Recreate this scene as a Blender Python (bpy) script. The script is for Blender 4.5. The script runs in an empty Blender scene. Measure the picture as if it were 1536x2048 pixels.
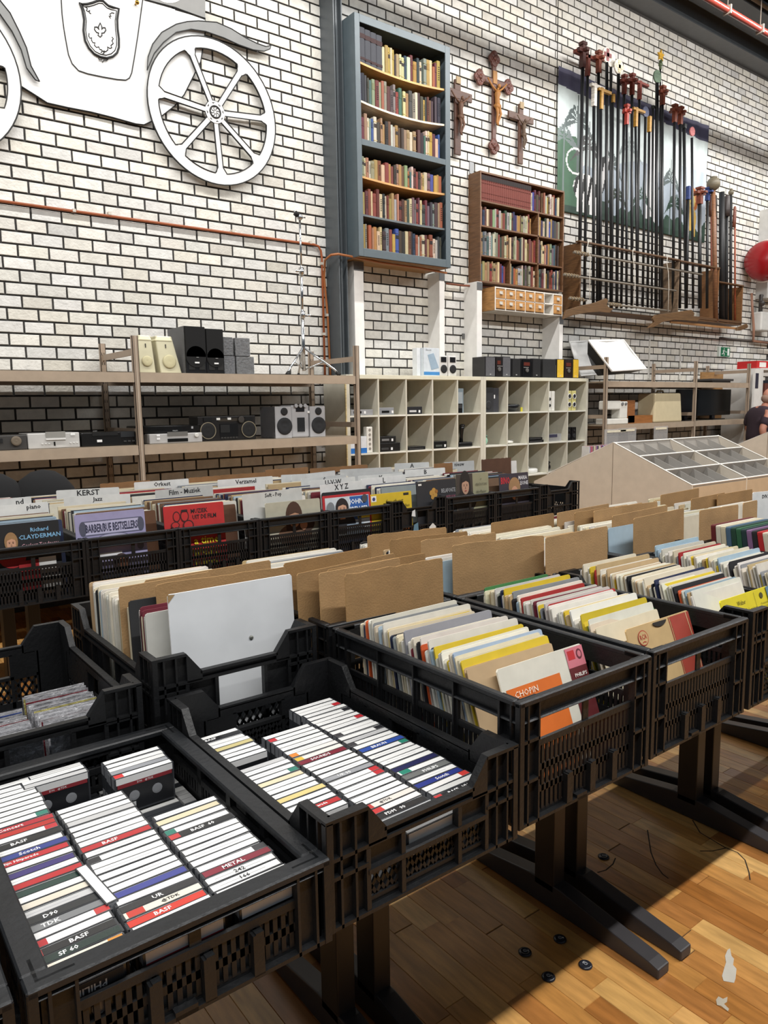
import bpy, math, random
import numpy as np
from mathutils import Vector, Matrix
random.seed(7)
C = bpy.context.scene.collection
# ------------------------------------------------------------ camera, world, lights, exposure
CAM = np.array([0., 0., 1.55]); F = 1490.0
yaw, pitch, roll = 0.92041045, 0.13915961, 0.01618066
_w = np.array([math.cos(yaw)*math.cos(pitch), math.sin(yaw)*math.cos(pitch), -math.sin(pitch)])
_r = np.array([math.sin(yaw), -math.cos(yaw), 0.]); _d = np.cross(_w, _r)
_c, _s = math.cos(roll), math.sin(roll)
RX = _c*_r+_s*_d; RD = -_s*_r+_c*_d; RW = _w
cd = bpy.data.cameras.new('camera'); cam = bpy.data.objects.new('camera', cd); C.objects.link(cam)
cam.matrix_world = Matrix([[RX[i], -RD[i], -RW[i], CAM[i]] for i in range(3)]+[[0, 0, 0, 1]])
cd.sensor_fit = 'VERTICAL'; cd.sensor_height = 36; cd.sensor_width = 27; cd.lens = F/2048*36
cd.clip_start = .05; cd.clip_end = 100
sc = bpy.context.scene; sc.camera = cam
sc.view_settings.view_transform = 'Standard'; sc.view_settings.look = 'None'
sc.view_settings.gamma = 1; sc.view_settings.use_curve_mapping = False
sc.view_settings.exposure = 0.5
wd = bpy.data.worlds.new('world'); sc.world = wd; wd.use_nodes = True
wd.node_tree.nodes['Background'].inputs[0].default_value = (.8, .9, 1, 1)
wd.node_tree.nodes['Background'].inputs[1].default_value = 0.08
def tube_row(name, y, z, x0, x1, power, tilt=0, w=.09):
    l = bpy.data.lights.new(name, 'AREA'); l.shape = 'RECTANGLE'; l.size = x1-x0; l.size_y = w
    l.energy = power; l.color = (1, .98, .95)
    o = bpy.data.objects.new(name, l); C.objects.link(o); o.location = ((x0+x1)/2, y, z); o.rotation_euler = (math.radians(tilt), 0, 0)
tube_row('fluorescent_row_front', -1.3, 5.9, -5, 13, 640, 22)
tube_row('fluorescent_row_wall', 4.3, 5.9, -5, 14, 410, 28)
def ray(x, y):
    return RX*((x-768)/F)+RD*((y-1024)/F)+RW
def W(x, y, Y):                                  # point on the plane Y = const seen at pixel (x, y)
    d = ray(x, y); return CAM+d*(Y/d[1])
def G(x, y, z):                                  # point on the plane z = const
    d = ray(x, y); return CAM+d*((z-CAM[2])/d[2])
def WX(x, y, X):
    d = ray(x, y); return CAM+d*(X/d[0])
def pix(P):
    q = np.asarray(P, float)-CAM; k = q@RW
    return 768+F*(q@RX)/k, 1024+F*(q@RD)/k
# ------------------------------------------------------------ materials
def lin(c):
    return tuple(((v/255)/12.92 if v/255 <= .04045 else ((v/255+.055)/1.055)**2.4) for v in c)
def finish(name, rough=.6, metal=0., var=.08, scale=12., bump=0., bscale=60., spec=.5, stretch=None, alpha=1., coat=0.):
    """A finish: colour = face colour x object colour x fine procedural variation."""
    m = bpy.data.materials.new(name); m.use_nodes = True; n = m.node_tree.nodes; L = m.node_tree.links
    b = n['Principled BSDF']; b.inputs['Roughness'].default_value = rough; b.inputs['Metallic'].default_value = metal
    b.inputs['Specular IOR Level'].default_value = spec; b.inputs['Coat Weight'].default_value = coat
    at = n.new('ShaderNodeAttribute'); at.attribute_name = 'Col'
    oi = n.new('ShaderNodeObjectInfo')
    mx = n.new('ShaderNodeMix'); mx.data_type = 'RGBA'; mx.blend_type = 'MULTIPLY'; mx.inputs[0].default_value = 1
    L.new(at.outputs['Color'], mx.inputs[6]); L.new(oi.outputs['Color'], mx.inputs[7])
    out = mx.outputs[2]
    geo = n.new('ShaderNodeNewGeometry'); mp = n.new('ShaderNodeMapping')
    if stretch: mp.inputs['Scale'].default_value = stretch
    ad = n.new('ShaderNodeVectorMath'); ad.operation = 'ADD'
    rn = n.new('ShaderNodeMath'); rn.operation = 'MULTIPLY'; rn.inputs[1].default_value = 37.
    L.new(oi.outputs['Random'], rn.inputs[0]); L.new(geo.outputs['Position'], ad.inputs[0]); L.new(rn.outputs[0], ad.inputs[1])
    L.new(ad.outputs[0], mp.inputs['Vector'])
    if var:
        nz = n.new('ShaderNodeTexNoise'); nz.inputs['Scale'].default_value = scale; nz.inputs['Detail'].default_value = 5
        L.new(mp.outputs[0], nz.inputs['Vector'])
        mr = n.new('ShaderNodeMapRange'); mr.inputs[1].default_value = .3; mr.inputs[2].default_value = .7
        mr.inputs[3].default_value = 1-var; mr.inputs[4].default_value = 1+var
        L.new(nz.outputs['Fac'], mr.inputs[0])
        m2 = n.new('ShaderNodeMix'); m2.data_type = 'RGBA'; m2.blend_type = 'MULTIPLY'; m2.inputs[0].default_value = 1
        L.new(out, m2.inputs[6]); L.new(mr.outputs[0], m2.inputs[7]); out = m2.outputs[2]
    L.new(out, b.inputs['Base Color'])
    if bump:
        nb = n.new('ShaderNodeTexNoise'); nb.inputs['Scale'].default_value = bscale; nb.inputs['Detail'].default_value = 6
        L.new(mp.outputs[0], nb.inputs['Vector'])
        bp = n.new('ShaderNodeBump'); bp.inputs['Strength'].default_value = bump; bp.inputs['Distance'].default_value = .01
        L.new(nb.outputs['Fac'], bp.inputs['Height']); L.new(bp.outputs[0], b.inputs['Normal'])
    if alpha < 1: b.inputs['Alpha'].default_value = alpha
    return m
MAT = finish('matte_paint', .65, var=.05)
PAPER = finish('paper_and_card', .7, var=.06, scale=25)
GLOSS = finish('glossy_plastic', .25, var=.04)
CRATE = finish('scuffed_black_plastic', .48, var=.35, scale=9, bump=.15, bscale=90, spec=.45)
CHROME = finish('polished_metal', .18, metal=1, var=.05)
METAL = finish('powder_coated_metal', .42, var=.07, spec=.5)
WOOD = finish('wood_grain', .5, var=.28, scale=10, stretch=(1, 1, 8), bump=.05)
WOODX = finish('wood_grain_lengthwise', .5, var=.25, scale=10, stretch=(.7, 8, 8), bump=.05)
BOARD = finish('cardboard', .85, var=.10, scale=14, bump=.15, bscale=200)
BRICK = finish('painted_brick', .72, var=.10, scale=16, bump=.5, bscale=55)
MORTAR = finish('grey_mortar', .95, var=.2, scale=30, bump=.4)
PLANK = finish('oiled_oak_strip', .33, var=.24, scale=7, stretch=(7, 1.1, 1), bump=.03, bscale=40, spec=.45)
CLOTH = finish('woven_cloth', .9, var=.08, scale=40)
SKIN = finish('skin', .55, var=.05)
SATIN = finish('photographic_fabric', .5, var=.06, bump=.25, bscale=14)
CLEAR = finish('clear_plastic', .12, var=0, alpha=.32, spec=.6)
FILM = finish('crinkled_clear_film', .15, var=.3, scale=60, bump=.9, bscale=70, spec=.9, alpha=.10)
GLOW = bpy.data.materials.new('lit_sign'); GLOW.use_nodes = True
GLOW.node_tree.nodes['Principled BSDF'].inputs['Emission Strength'].default_value = 0.0
# ------------------------------------------------------------ mesh builder
def V(*a): return np.array(a, float)
def unit(v): v = np.asarray(v, float); return v/np.linalg.norm(v)
class MB:
    def __init__(s, c=(200, 200, 200)): s.v = []; s.f = []; s.c = []; s.m = []; s.col = c; s.mi = 0; s.smooth = []; s.sm = False
    def face(s, idx):
        s.f.append(tuple(idx)); s.c.append(s.col); s.m.append(s.mi); s.smooth.append(s.sm)
    def add(s, pts): n = len(s.v); s.v.extend([tuple(map(float, p)) for p in pts]); return n
    def box(s, a, b, c=None):
        if c is not None: s.col = c
        x0, y0, z0 = a; x1, y1, z1 = b
        n = s.add([(x0, y0, z0), (x1, y0, z0), (x1, y1, z0), (x0, y1, z0), (x0, y0, z1), (x1, y0, z1), (x1, y1, z1), (x0, y1, z1)])
        for q in ((0, 3, 2, 1), (4, 5, 6, 7), (0, 1, 5, 4), (1, 2, 6, 5), (2, 3, 7, 6), (3, 0, 4, 7)): s.face([n+i for i in q])
        return s
    def obox(s, o, a, b, c3, c=None):              # corner + three edge vectors
        if c is not None: s.col = c
        o, a, b, c3 = map(np.asarray, (o, a, b, c3))
        n = s.add([o, o+a, o+a+b, o+b, o+c3, o+a+c3, o+a+b+c3, o+b+c3])
        for q in ((0, 3, 2, 1), (4, 5, 6, 7), (0, 1, 5, 4), (1, 2, 6, 5), (2, 3, 7, 6), (3, 0, 4, 7)): s.face([n+i for i in q])
        return s
    def bar(s, p, q, w, h, c=None, up=(0, 0, 1)):   # rectangular bar from p to q
        p, q = np.asarray(p, float), np.asarray(q, float); d = unit(q-p); u = np.asarray(up, float)
        a = np.cross(d, u)
        if np.linalg.norm(a) < 1e-4: a = np.cross(d, (1, 0, 0))
        a = unit(a); b = unit(np.cross(a, d))
        return s.obox(p-a*w/2-b*h/2, a*w, b*h, q-p, c)
    def tube(s, pts, r, n=8, c=None, cap=True, closed=False):
        if c is not None: s.col = c
        P = [np.asarray(p, float) for p in pts]; k = len(P); rr = r if hasattr(r, '__len__') else [r]*k
        prev = None; rings = []
        for i in range(k):
            if closed: t = P[(i+1) % k]-P[i-1]
            else: t = P[min(i+1, k-1)]-P[max(i-1, 0)]
            t = unit(t)
            if prev is None:
                u = np.cross(t, (0, 0, 1))
                if np.linalg.norm(u) < 1e-3: u = np.cross(t, (1, 0, 0))
            else: u = prev-t*(prev@t)
            u = unit(u); prev = u; w = np.cross(t, u)
            rings.append(s.add([P[i]+rr[i]*(math.cos(2*math.pi*j/n)*u+math.sin(2*math.pi*j/n)*w) for j in range(n)]))
        sm = s.sm; s.sm = n > 5
        for i in range(k if closed else k-1):
            a, b = rings[i], rings[(i+1) % k]
            for j in range(n): s.face((a+j, a+(j+1) % n, b+(j+1) % n, b+j))
        s.sm = sm
        if cap and not closed:
            s.face([rings[0]+j for j in range(n)][::-1]); s.face([rings[-1]+j for j in range(n)])
        return s
    def prism(s, pts, ext, c=None, side=None):       # planar polygon + extrusion vector
        if c is not None: s.col = c
        P = [np.asarray(p, float) for p in pts]; k = len(P); e = np.asarray(ext, float)
        n = s.add(P); m = s.add([p+e for p in P])
        s.face([n+i for i in range(k)][::-1]); s.face([m+i for i in range(k)])
        keep = s.col
        if side is not None: s.col = side
        for i in range(k): s.face((n+i, n+(i+1) % k, m+(i+1) % k, m+i))
        s.col = keep
        return s
    def lathe(s, prof, o=(0, 0, 0), ax=(0, 0, 1), n=16, c=None, smooth=True):   # prof: (radius, height)
        if c is not None: s.col = c
        ax = unit(ax); u = np.cross(ax, (0, 0, 1) if abs(ax[2]) < .9 else (1, 0, 0)); u = unit(u); w = np.cross(ax, u); o = np.asarray(o, float)
        sm = s.sm; s.sm = smooth; R = []
        for r, h in prof: R.append(s.add([o+ax*h+r*(math.cos(2*math.pi*j/n)*u+math.sin(2*math.pi*j/n)*w) for j in range(n)]))
        for a, b in zip(R, R[1:]):
            for j in range(n): s.face((a+j, a+(j+1) % n, b+(j+1) % n, b+j))
        s.sm = sm
        if prof[0][0] > 1e-4: s.face([R[0]+j for j in range(n)][::-1])
        if prof[-1][0] > 1e-4: s.face([R[-1]+j for j in range(n)])
        return s
    def ball(s, o, r, n=12, c=None):
        rx, ry, rz = r if hasattr(r, '__len__') else (r, r, r)
        if c is not None: s.col = c
        k = n//2; sm = s.sm; s.sm = True; R = []
        for i in range(k+1):
            t = math.pi*i/k; R.append(s.add([(o[0]+rx*math.sin(t)*math.cos(2*math.pi*j/n), o[1]+ry*math.sin(t)*math.sin(2*math.pi*j/n), o[2]-rz*math.cos(t)) for j in range(n)]))
        for a, b in zip(R, R[1:]):
            for j in range(n): s.face((a+j, a+(j+1) % n, b+(j+1) % n, b+j))
        s.sm = sm; return s
    def mesh(s, name, mats, off=None):
        me = bpy.data.meshes.new(name); v = np.array(s.v, float)
        if off is not None: v = v-np.asarray(off, float)
        me.from_pydata(v.tolist(), [], s.f)
        for m in (mats if isinstance(mats, (list, tuple)) else [mats]): me.materials.append(m)
        me.polygons.foreach_set('material_index', s.m); me.polygons.foreach_set('use_smooth', s.smooth)
        ca = me.color_attributes.new('Col', 'FLOAT_COLOR', 'CORNER')
        cc = {}; arr = []
        for f, c in zip(s.f, s.c):
            q = cc.get(c)
            if q is None: q = cc[c] = lin(c)+(1.,)
            arr.extend(q*len(f))
        ca.data.foreach_set('color', arr); me.update()
        return me
    def obj(s, name, mats=None, parent=None, local=False, bevel=0, loc=None):
        """local: vertices already relative to the parent/own origin; else world, moved to the parent (unrotated) or own base."""
        off = None
        if not local:
            if parent is not None:
                off = np.array(parent.location); p = parent.parent
                while p is not None: off = off+np.array(p.location); p = p.parent
            else:
                a = np.array(s.v); off = np.array([(a[:, 0].min()+a[:, 0].max())/2, (a[:, 1].min()+a[:, 1].max())/2, a[:, 2].min()])
        me = s.mesh(name, mats or MAT, off); o = bpy.data.objects.new(name, me); C.objects.link(o)
        if parent is not None: o.parent = parent
        elif off is not None: o.location = off
        if loc is not None: o.location = loc
        if bevel:
            b = o.modifiers.new('bevel', 'BEVEL'); b.width = bevel; b.segments = 2; b.limit_method = 'ANGLE'
        return o
def link_mesh(name, me, parent=None, loc=(0, 0, 0), rot=None):
    o = bpy.data.objects.new(name, me); C.objects.link(o); o.parent = parent; o.location = loc
    if rot is not None: o.rotation_euler = rot
    return o
USED = set()
def tag(o, label, cat, group=None, kind=None):
    if label: o['label'] = label
    if cat: o['category'] = cat
    if group: o['group'] = group
    if kind: o['kind'] = kind
    return o
def thing(name, label, cat, loc, group=None, rz=0):
    o = bpy.data.objects.new(name, None); C.objects.link(o); o.location = loc; o.rotation_euler = (0, 0, rz); o.empty_display_size = .05
    return tag(o, label, cat, group)
def struct(o): o['kind'] = 'structure'; return o
KIDS = {}
def dup(root, loc, rot=None, label=None, group=None, color=None):
    r = root.copy(); C.objects.link(r); r.location = loc
    if rot is not None: r.rotation_euler = rot
    if label: r['label'] = label
    if group: r['group'] = group
    if color is not None: r.color = color
    if root.name not in KIDS: KIDS[root.name] = list(root.children)
    for ch in KIDS[root.name]:
        c = ch.copy(); C.objects.link(c); c.parent = r
        if ch.name not in KIDS: KIDS[ch.name] = list(ch.children)
        for g in KIDS[ch.name]:
            d = g.copy(); C.objects.link(d); d.parent = c
    return r
def oc(c): return lin(c)+(1.,)
# ------------------------------------------------------------ text
TXT = {}
def text_mesh(s, mat, c, bold):
    k = (s, mat.name, c, bold)
    if k in TXT: return TXT[k]
    cu = bpy.data.curves.new('lettering', 'FONT'); cu.body = s; cu.size = 1; cu.resolution_u = 1; cu.extrude = 0
    cu.offset = .02 if bold else 0
    cu.align_x = 'CENTER'; cu.align_y = 'CENTER'
    o = bpy.data.objects.new('lettering', cu); C.objects.link(o)
    dg = bpy.context.evaluated_depsgraph_get(); me = bpy.data.meshes.new_from_object(o.evaluated_get(dg))
    bpy.data.objects.remove(o); bpy.data.curves.remove(cu)
    me.name = 'lettering'; me.materials.clear(); me.materials.append(mat)
    ca = me.color_attributes.new('Col', 'FLOAT_COLOR', 'CORNER'); ca.data.foreach_set('color', list(oc(c))*len(me.loops))
    xs = [v.co.x for v in me.vertices] or [0, 1]; ys = [v.co.y for v in me.vertices] or [0, 1]
    w = max(xs)-min(xs); h = max(ys)-min(ys); cx = (max(xs)+min(xs))/2; cy = (max(ys)+min(ys))/2
    for v in me.vertices: v.co.x -= cx; v.co.y -= cy
    TXT[k] = (me, w, h); return TXT[k]
def text(s, parent, loc, xd, yd, w=None, h=None, c=(20, 20, 20), mat=None, bold=False, name='lettering'):
    """flat lettering centred at loc (parent's frame); xd reading direction, yd up; fitted in w x h"""
    me, tw, th = text_mesh(s, mat or PAPER, c, bold)
    xd, yd = unit(xd), unit(yd); zd = np.cross(xd, yd)
    sx = (w/tw) if w else (h/th); sy = (h/th) if h else sx
    o = bpy.data.objects.new(name, me); C.objects.link(o)
    if parent is not None: o.parent = parent
    M3 = [[xd[i]*sx, yd[i]*sy, zd[i], loc[i]] for i in range(3)]+[[0, 0, 0, 1]]
    o.matrix_local = Matrix(M3)
    return o
ORD = ['first', 'second', 'third', 'fourth', 'fifth', 'sixth', 'seventh', 'eighth', 'ninth', 'tenth', 'eleventh', 'twelfth']
def nth(i):
    if i < 12: return ORD[i]
    n = i+1; suf = 'th' if 10 <= n % 100 <= 20 else {1: 'st', 2: 'nd', 3: 'rd'}.get(n % 10, 'th')
    return f'{n}{suf}'
# ============================================================ SETTING
R2 = random.Random(11)
YW = 6.30
PW, PH = .2215, .0939
w = MB((70, 68, 66)); w.box((-1.5, YW, 0), (15.5, YW+.2, 6.62))
wall = struct(w.obj('wall_back', MORTAR))
z0 = W(0, 380.4, YW)[2]; xr = W(60.4, 426, YW)[0]; zr = W(60.4, 426, YW)[2]; rr0 = math.floor((zr-z0)/PH)
bricks = []
for r in range(-60, 70):
    zb = z0+r*PH
    if zb < .02 or zb+PH > 6.6: continue
    off = 0 if (r-rr0) % 2 == 0 else PW/2
    for k in range(-9, 52):
        xb = xr+off+k*PW
        cx, cz = xb+PW/2, zb+PH/2
        if cx < .1 or cx > 14.6 or cz < .55: continue
        px, py = pix((cx, YW, cz)); bricks.append((px, py, xb, zb, math.hypot(cx, YW)))
inf = [b for b in bricks if 0 < b[0] < 1536 and 0 < b[1] < 960 and (b[1] < 735 or 775 < b[1] < 860) and not (b[1] < 165 and b[0] < 400)]
inf.sort(key=lambda b: b[4]); near = set((b[2], b[3]) for b in inf[:300])
J = .0145
def brick_geo(m, x0, zz, x1, z1, rnd, dz):
    q = [(x0, zz), (x1, zz), (x1, z1), (x0, z1)]
    out = [(a+rnd.uniform(-.0012, .0012), b+rnd.uniform(-.0012, .0012)) for a, b in q]
    cx, cz = (x0+x1)/2, (zz+z1)/2; e = .0035
    i0 = m.add([(a, YW, b) for a, b in out])
    i1 = m.add([(a, YW-.010-dz, b) for a, b in out])
    i2 = m.add([(a+math.copysign(e, cx-a), YW-.013-dz, b+math.copysign(e, cz-b)) for a, b in out])
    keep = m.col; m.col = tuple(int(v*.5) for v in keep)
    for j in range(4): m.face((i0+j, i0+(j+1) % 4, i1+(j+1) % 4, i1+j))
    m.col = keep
    for j in range(4): m.face((i1+j, i1+(j+1) % 4, i2+(j+1) % 4, i2+j))
    m.face([i2+j for j in range(4)])
def bcol(rnd):
    g = rnd.gauss(0, 5); b = 212+g; s = rnd.uniform(-3, 5)
    if rnd.random() < .06: b -= 14
    return (int(b+s*.4), int(b-2), int(b-8-s))
rest = MB(); vb = []
for v in range(6):
    m = MB((255, 255, 255)); brick_geo(m, -PW/2+J/2, -PH/2+J/2, PW/2-J/2, PH/2-J/2, R2, 0); vb.append(m.mesh('brick', BRICK, (0, YW, 0)))
for px, py, xb, zb, _ in bricks:
    c = bcol(R2)
    if (xb, zb) in near:
        o = link_mesh('brick', R2.choice(vb), wall, (0, 0, 0)); wl = wall.location
        o.location = (xb+PW/2-wl[0], YW-wl[1]-R2.uniform(0, .002), zb+PH/2-wl[2]); o.color = oc(c)
    else:
        rest.col = c; brick_geo(rest, xb+J/2, zb+J/2, xb+PW-J/2, zb+PH-J/2, R2, R2.uniform(0, .002))
rest.obj('brickwork', BRICK, wall)['kind'] = 'stuff'
m = MB((60, 58, 56)); xj = W(1113, 80, YW)[0]; m.box((xj-.006, YW-.018, 1.0), (xj+.006, YW, 6.6)); m.obj('expansion_joint', MORTAR, wall)
# ---- floor of oak strips running towards the wall
f = MB((70, 48, 28)); f.box((-4, -3, -.05), (16, YW, 0)); floor = struct(f.obj('floor', WOOD))
floor.location = (0, 0, 0); 
for v in floor.data.vertices: v.co.x += 6; v.co.y += 1.65; v.co.z -= .05
PC = [(190, 140, 78), (180, 128, 68), (198, 150, 88), (172, 118, 62), (188, 136, 76), (160, 106, 54), (204, 160, 98)]
planks = []
for i in range(int(19/.07)):
    x = -3.6+i*.07; y = -2.6+R2.uniform(0, .4)
    while y < 6.2:
        ln = R2.uniform(.28, .55); planks.append((x, y, min(y+ln, 6.28))); y += ln
vis = []
for p in planks:
    c = (p[0]+.035, (p[1]+p[2])/2, 0)
    px, py = pix(c)
    if 0 < c[0] and 640 < px < 1560 and 1440 < py < 2100 and c[1] < 2.1: vis.append((math.dist(c, CAM), p))
vis.sort(); nearp = set(p for _, p in vis[:300])
def plank_geo(m, x0, y0, x1, y1, z=.0025):
    e = .0012
    a = m.add([(x0, y0, 0), (x1, y0, 0), (x1, y1, 0), (x0, y1, 0)]); b = m.add([(x0+e, y0+e, z), (x1-e, y0+e, z), (x1-e, y1-e, z), (x0+e, y1-e, z)])
    for j in range(4): m.face((a+j, a+(j+1) % 4, b+(j+1) % 4, b+j))
    m.face([b+j for j in range(4)])
rest = MB(); pm = {}
for p in planks:
    c = R2.choice(PC); g = R2.gauss(0, 5); c = tuple(int(v+g) for v in c)
    if p in nearp:
        L = round(p[2]-p[1], 2)
        if L not in pm:
            m = MB((255, 255, 255)); plank_geo(m, 0, 0, .07, L); pm[L] = m.mesh('plank', PLANK)
        o = link_mesh('plank', pm[L], floor, (p[0], p[1], 0)); o.color = oc(c)
    else: rest.col = c; plank_geo(rest, p[0], p[1], p[0]+.07, p[2])
o = rest.obj('parquet', PLANK, floor); o['kind'] = 'stuff'
# scuffs, plugs and torn tape on the floor
def onfloor(x, y, z=.003): return G(x, y, z)
for k, (x, y) in enumerate([(1050, 1905), (1097, 1955), (1120, 1879), (1171, 1931), (1110, 1695), (1207, 1714)]):
    P = onfloor(x, y); m = MB((34, 36, 44)); m.lathe([(.019, .0), (.019, .003), (.015, .006), (.009, .006), (.008, .004), (0.0, .004)], P, n=20)
    t = tag(m.obj('floor_plug', GLOSS), f'dark round plug in the oak floor, {["second of four from the left near the foot","lowest of four near the foot","uppermost of four near the foot","rightmost of four near the foot","left one behind the paired table posts","right one behind the paired table posts"][k]}', 'plug', 'dark plugs set in the oak floor')
    m = MB((120, 122, 128)); m.lathe([(.006, 0), (.006, .0015), (.003, .0015), (.003, 0)], P+V(0, 0, .0055), n=12); m.obj('socket_ring', METAL, t)
def flat(pts, z0_, h, c, name, mt, label, cat):
    Q = [G(x, y, z0_) for x, y in pts]; m = MB(c); m.prism(Q, (0, 0, h)); return tag(m.obj(name, mt), label, cat)
flat([(1455, 1900), (1460, 1897), (1463, 1912), (1468, 1918), (1466, 1930), (1473, 1938), (1471, 1958), (1468, 1966), (1447, 1962), (1444, 1952), (1448, 1938), (1452, 1925), (1450, 1912)], .003, .0006, (188, 182, 170), 'tape_residue', PAPER, 'whitish scrap of torn tape stuck on the sunlit floor at right', 'tape')
flat([(1432, 2000), (1437, 1993), (1446, 1998), (1455, 1994), (1454, 2004), (1448, 2008), (1458, 2018), (1456, 2023), (1442, 2012), (1434, 2010)], .003, .0006, (176, 166, 148), 'tape_residue', PAPER, 'smaller faint tape scrap on the floor below the whitish one', 'tape')
m = MB((46, 34, 24))
for arc in ([(1295, 1660), (1298, 1680), (1302, 1705), (1312, 1730), (1325, 1748), (1337, 1757)], [(1195, 1745), (1212, 1740), (1226, 1728), (1231, 1716)],
            [(1385, 1640), (1400, 1665), (1425, 1680), (1450, 1695), (1475, 1705), (1490, 1720), (1498, 1745), (1500, 1760)], [(1400, 1702), (1425, 1702), (1452, 1696)]):
    P = [G(x, y, .0026) for x, y in arc]
    for a, b in zip(P, P[1:]): m.bar(a, b, .004, .0006)
m.obj('scratch_marks', MORTAR, floor)
# ---- steel column
x0 = W(645, 300, YW)[0]; yf = 6.07; cw = .1
m = MB((74, 80, 84)); m.box((x0, yf, 0), (x0+.014, YW, 6.6)); m.box((x0+cw-.012, yf, 0), (x0+cw, YW, 6.6)); m.box((x0+.014, yf+.055, 0), (x0+cw-.012, yf+.067, 6.6))
m.box((x0+.045, yf+.03, 0), (x0+.06, yf+.056, 6.6))
tag(m.obj('steel_column', METAL), 'tall dark grey steel column standing against the white brick wall', 'column')
# ---- ceiling and beams
m = MB((62, 66, 70)); m.box((-2, 1.0, 7.25), (16, YW+.2, 7.3)); ceil = struct(m.obj('ceiling', METAL)); 
m = MB((52, 55, 58))
for i in range(30):
    y = 6.1-i*.18; m.prism([(-2, y, 7.25), (-2, y-.05, 7.13), (-2, y-.11, 7.13), (-2, y-.15, 7.25)], (18, 0, 0))
m.obj('corrugated_deck', METAL, ceil)
m = MB((88, 92, 95)); m.box((-2, 6.02, 6.60), (15.5, 6.34, 6.615)); m.box((-2, 6.17, 6.615), (15.5, 6.185, 6.95)); m.box((-2, 6.02, 6.95), (15.5, 6.34, 6.965))
tag(m.obj('steel_beam', METAL), 'long grey steel edge beam capping the brick wall', 'beam')
m = MB((70, 74, 78)); m.box((-2, 5.5, 6.75), (15.5, 5.92, 6.78)); m.box((-2, 5.5, 6.78), (15.5, 5.52, 6.9)); m.box((-2, 5.9, 6.78), (15.5, 5.92, 6.9))
tag(m.obj('cable_tray', METAL), 'grey steel tray running under the dark ceiling beside the beam', 'cable tray')
m = MB((98, 78, 52)); m.tube([(-2, 5.44, 6.78), (15.5, 5.44, 6.78)], .022, 10); tag(m.obj('cable', MAT), 'brown cable clipped along the grey ceiling tray', 'cable')
P = W(1480, 35, 4.7); m = MB((112, 46, 38)); m.tube([(2, 4.7, P[2]), (15.5, 4.7, P[2])], .035, 12); rp = tag(m.obj('sprinkler_pipe', GLOSS), 'salmon red pipe hanging below the dark ceiling at top right', 'pipe')
for px in (1455, 1520):
    Q = W(px, 20 if px == 1455 else 60, 4.7); m = MB((120, 110, 100)); m.box((Q[0]-.01, 4.655, P[2]-.045), (Q[0]+.01, 4.745, P[2]+.045)); m.tube([(Q[0], 4.7, P[2]+.04), (Q[0], 4.7, 7.2)], .006, 6); m.obj('pipe_hanger', METAL, rp)
for k, (xx, wd_) in enumerate([(9.3, .32), (13.2, .3)]):
    m = MB((34, 36, 38)); m.box((xx, 1.2, 6.98), (xx+wd_, 6.1, 7.0)); m.box((xx+wd_/2-.01, 1.2, 7.0), (xx+wd_/2+.01, 6.1, 7.13)); tag(m.obj('roof_girder', METAL), ['dark girder crossing the ceiling above the long poles', 'dark girder crossing the ceiling at far right'][k], 'girder')
# ---- copper pipes and clips on the wall
def pipe(pts, r, c, label, clips):
    m = MB(c); m.tube(pts, r, 10); o = tag(m.obj('copper_pipe', METAL), label, 'pipe')
    for p in clips:
        m = MB((196, 188, 176)); m.box((p[0]-.012, p[1]-.012, p[2]-.012), (p[0]+.012, YW-.008, p[2]+.012)); m.obj('pipe_clip', MAT, o)
zp = (W(0, 401, 6.26)[2]+W(560, 480.5, 6.26)[2])/2
xa = W(628, 487, 6.26)[0]; xb_ = W(645, 560, 6.26)[0]
pipe([(.5, 6.26, zp), (xa, 6.26, zp), (xa+.05, 6.26, zp-.01), (xb_-.01, 6.26, zp-.05), (xb_, 6.26, zp-.12), (xb_, 6.26, 1.75)], .011, (150, 78, 40),
     'long copper pipe along the wall bending down beside the column', [W(x, y, 6.26) for x, y in ((148, 421), (219, 427), (466, 462), (621, 485))]+[(xb_, 6.26, W(642, 527, 6.26)[2]), (xb_, 6.26, W(647, 668, 6.26)[2])])
A = W(646, 530, 6.25)
pipe([(A[0]+.055, 6.25, 1.75), (A[0]+.04, 6.25, A[2]-.5), (A[0]+.01, 6.25, A[2]-.12)]+[tuple(W(x, y, 6.02 if x > 655 else 6.2)) for x, y in ((650, 520), (662, 510), (676, 508), (692, 511))]+[tuple(W(x, y, 5.98)) for x, y in ((716, 516), (760, 525), (840, 536), (893, 546))], .011, (158, 96, 52),
     'second copper pipe curving over the column under the grey bookcase', [(A[0]+.03, 6.25, W(651, 630, 6.25)[2]), (A[0]+.01, 6.25, W(646, 539, 6.25)[2])])
pipe([tuple(W(x, y, 6.2)) for x, y in ((893, 567), (925, 571), (960, 573), (983, 574))], .011, (120, 62, 36), 'short copper pipe running between the two wall bookcases', [])
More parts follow.
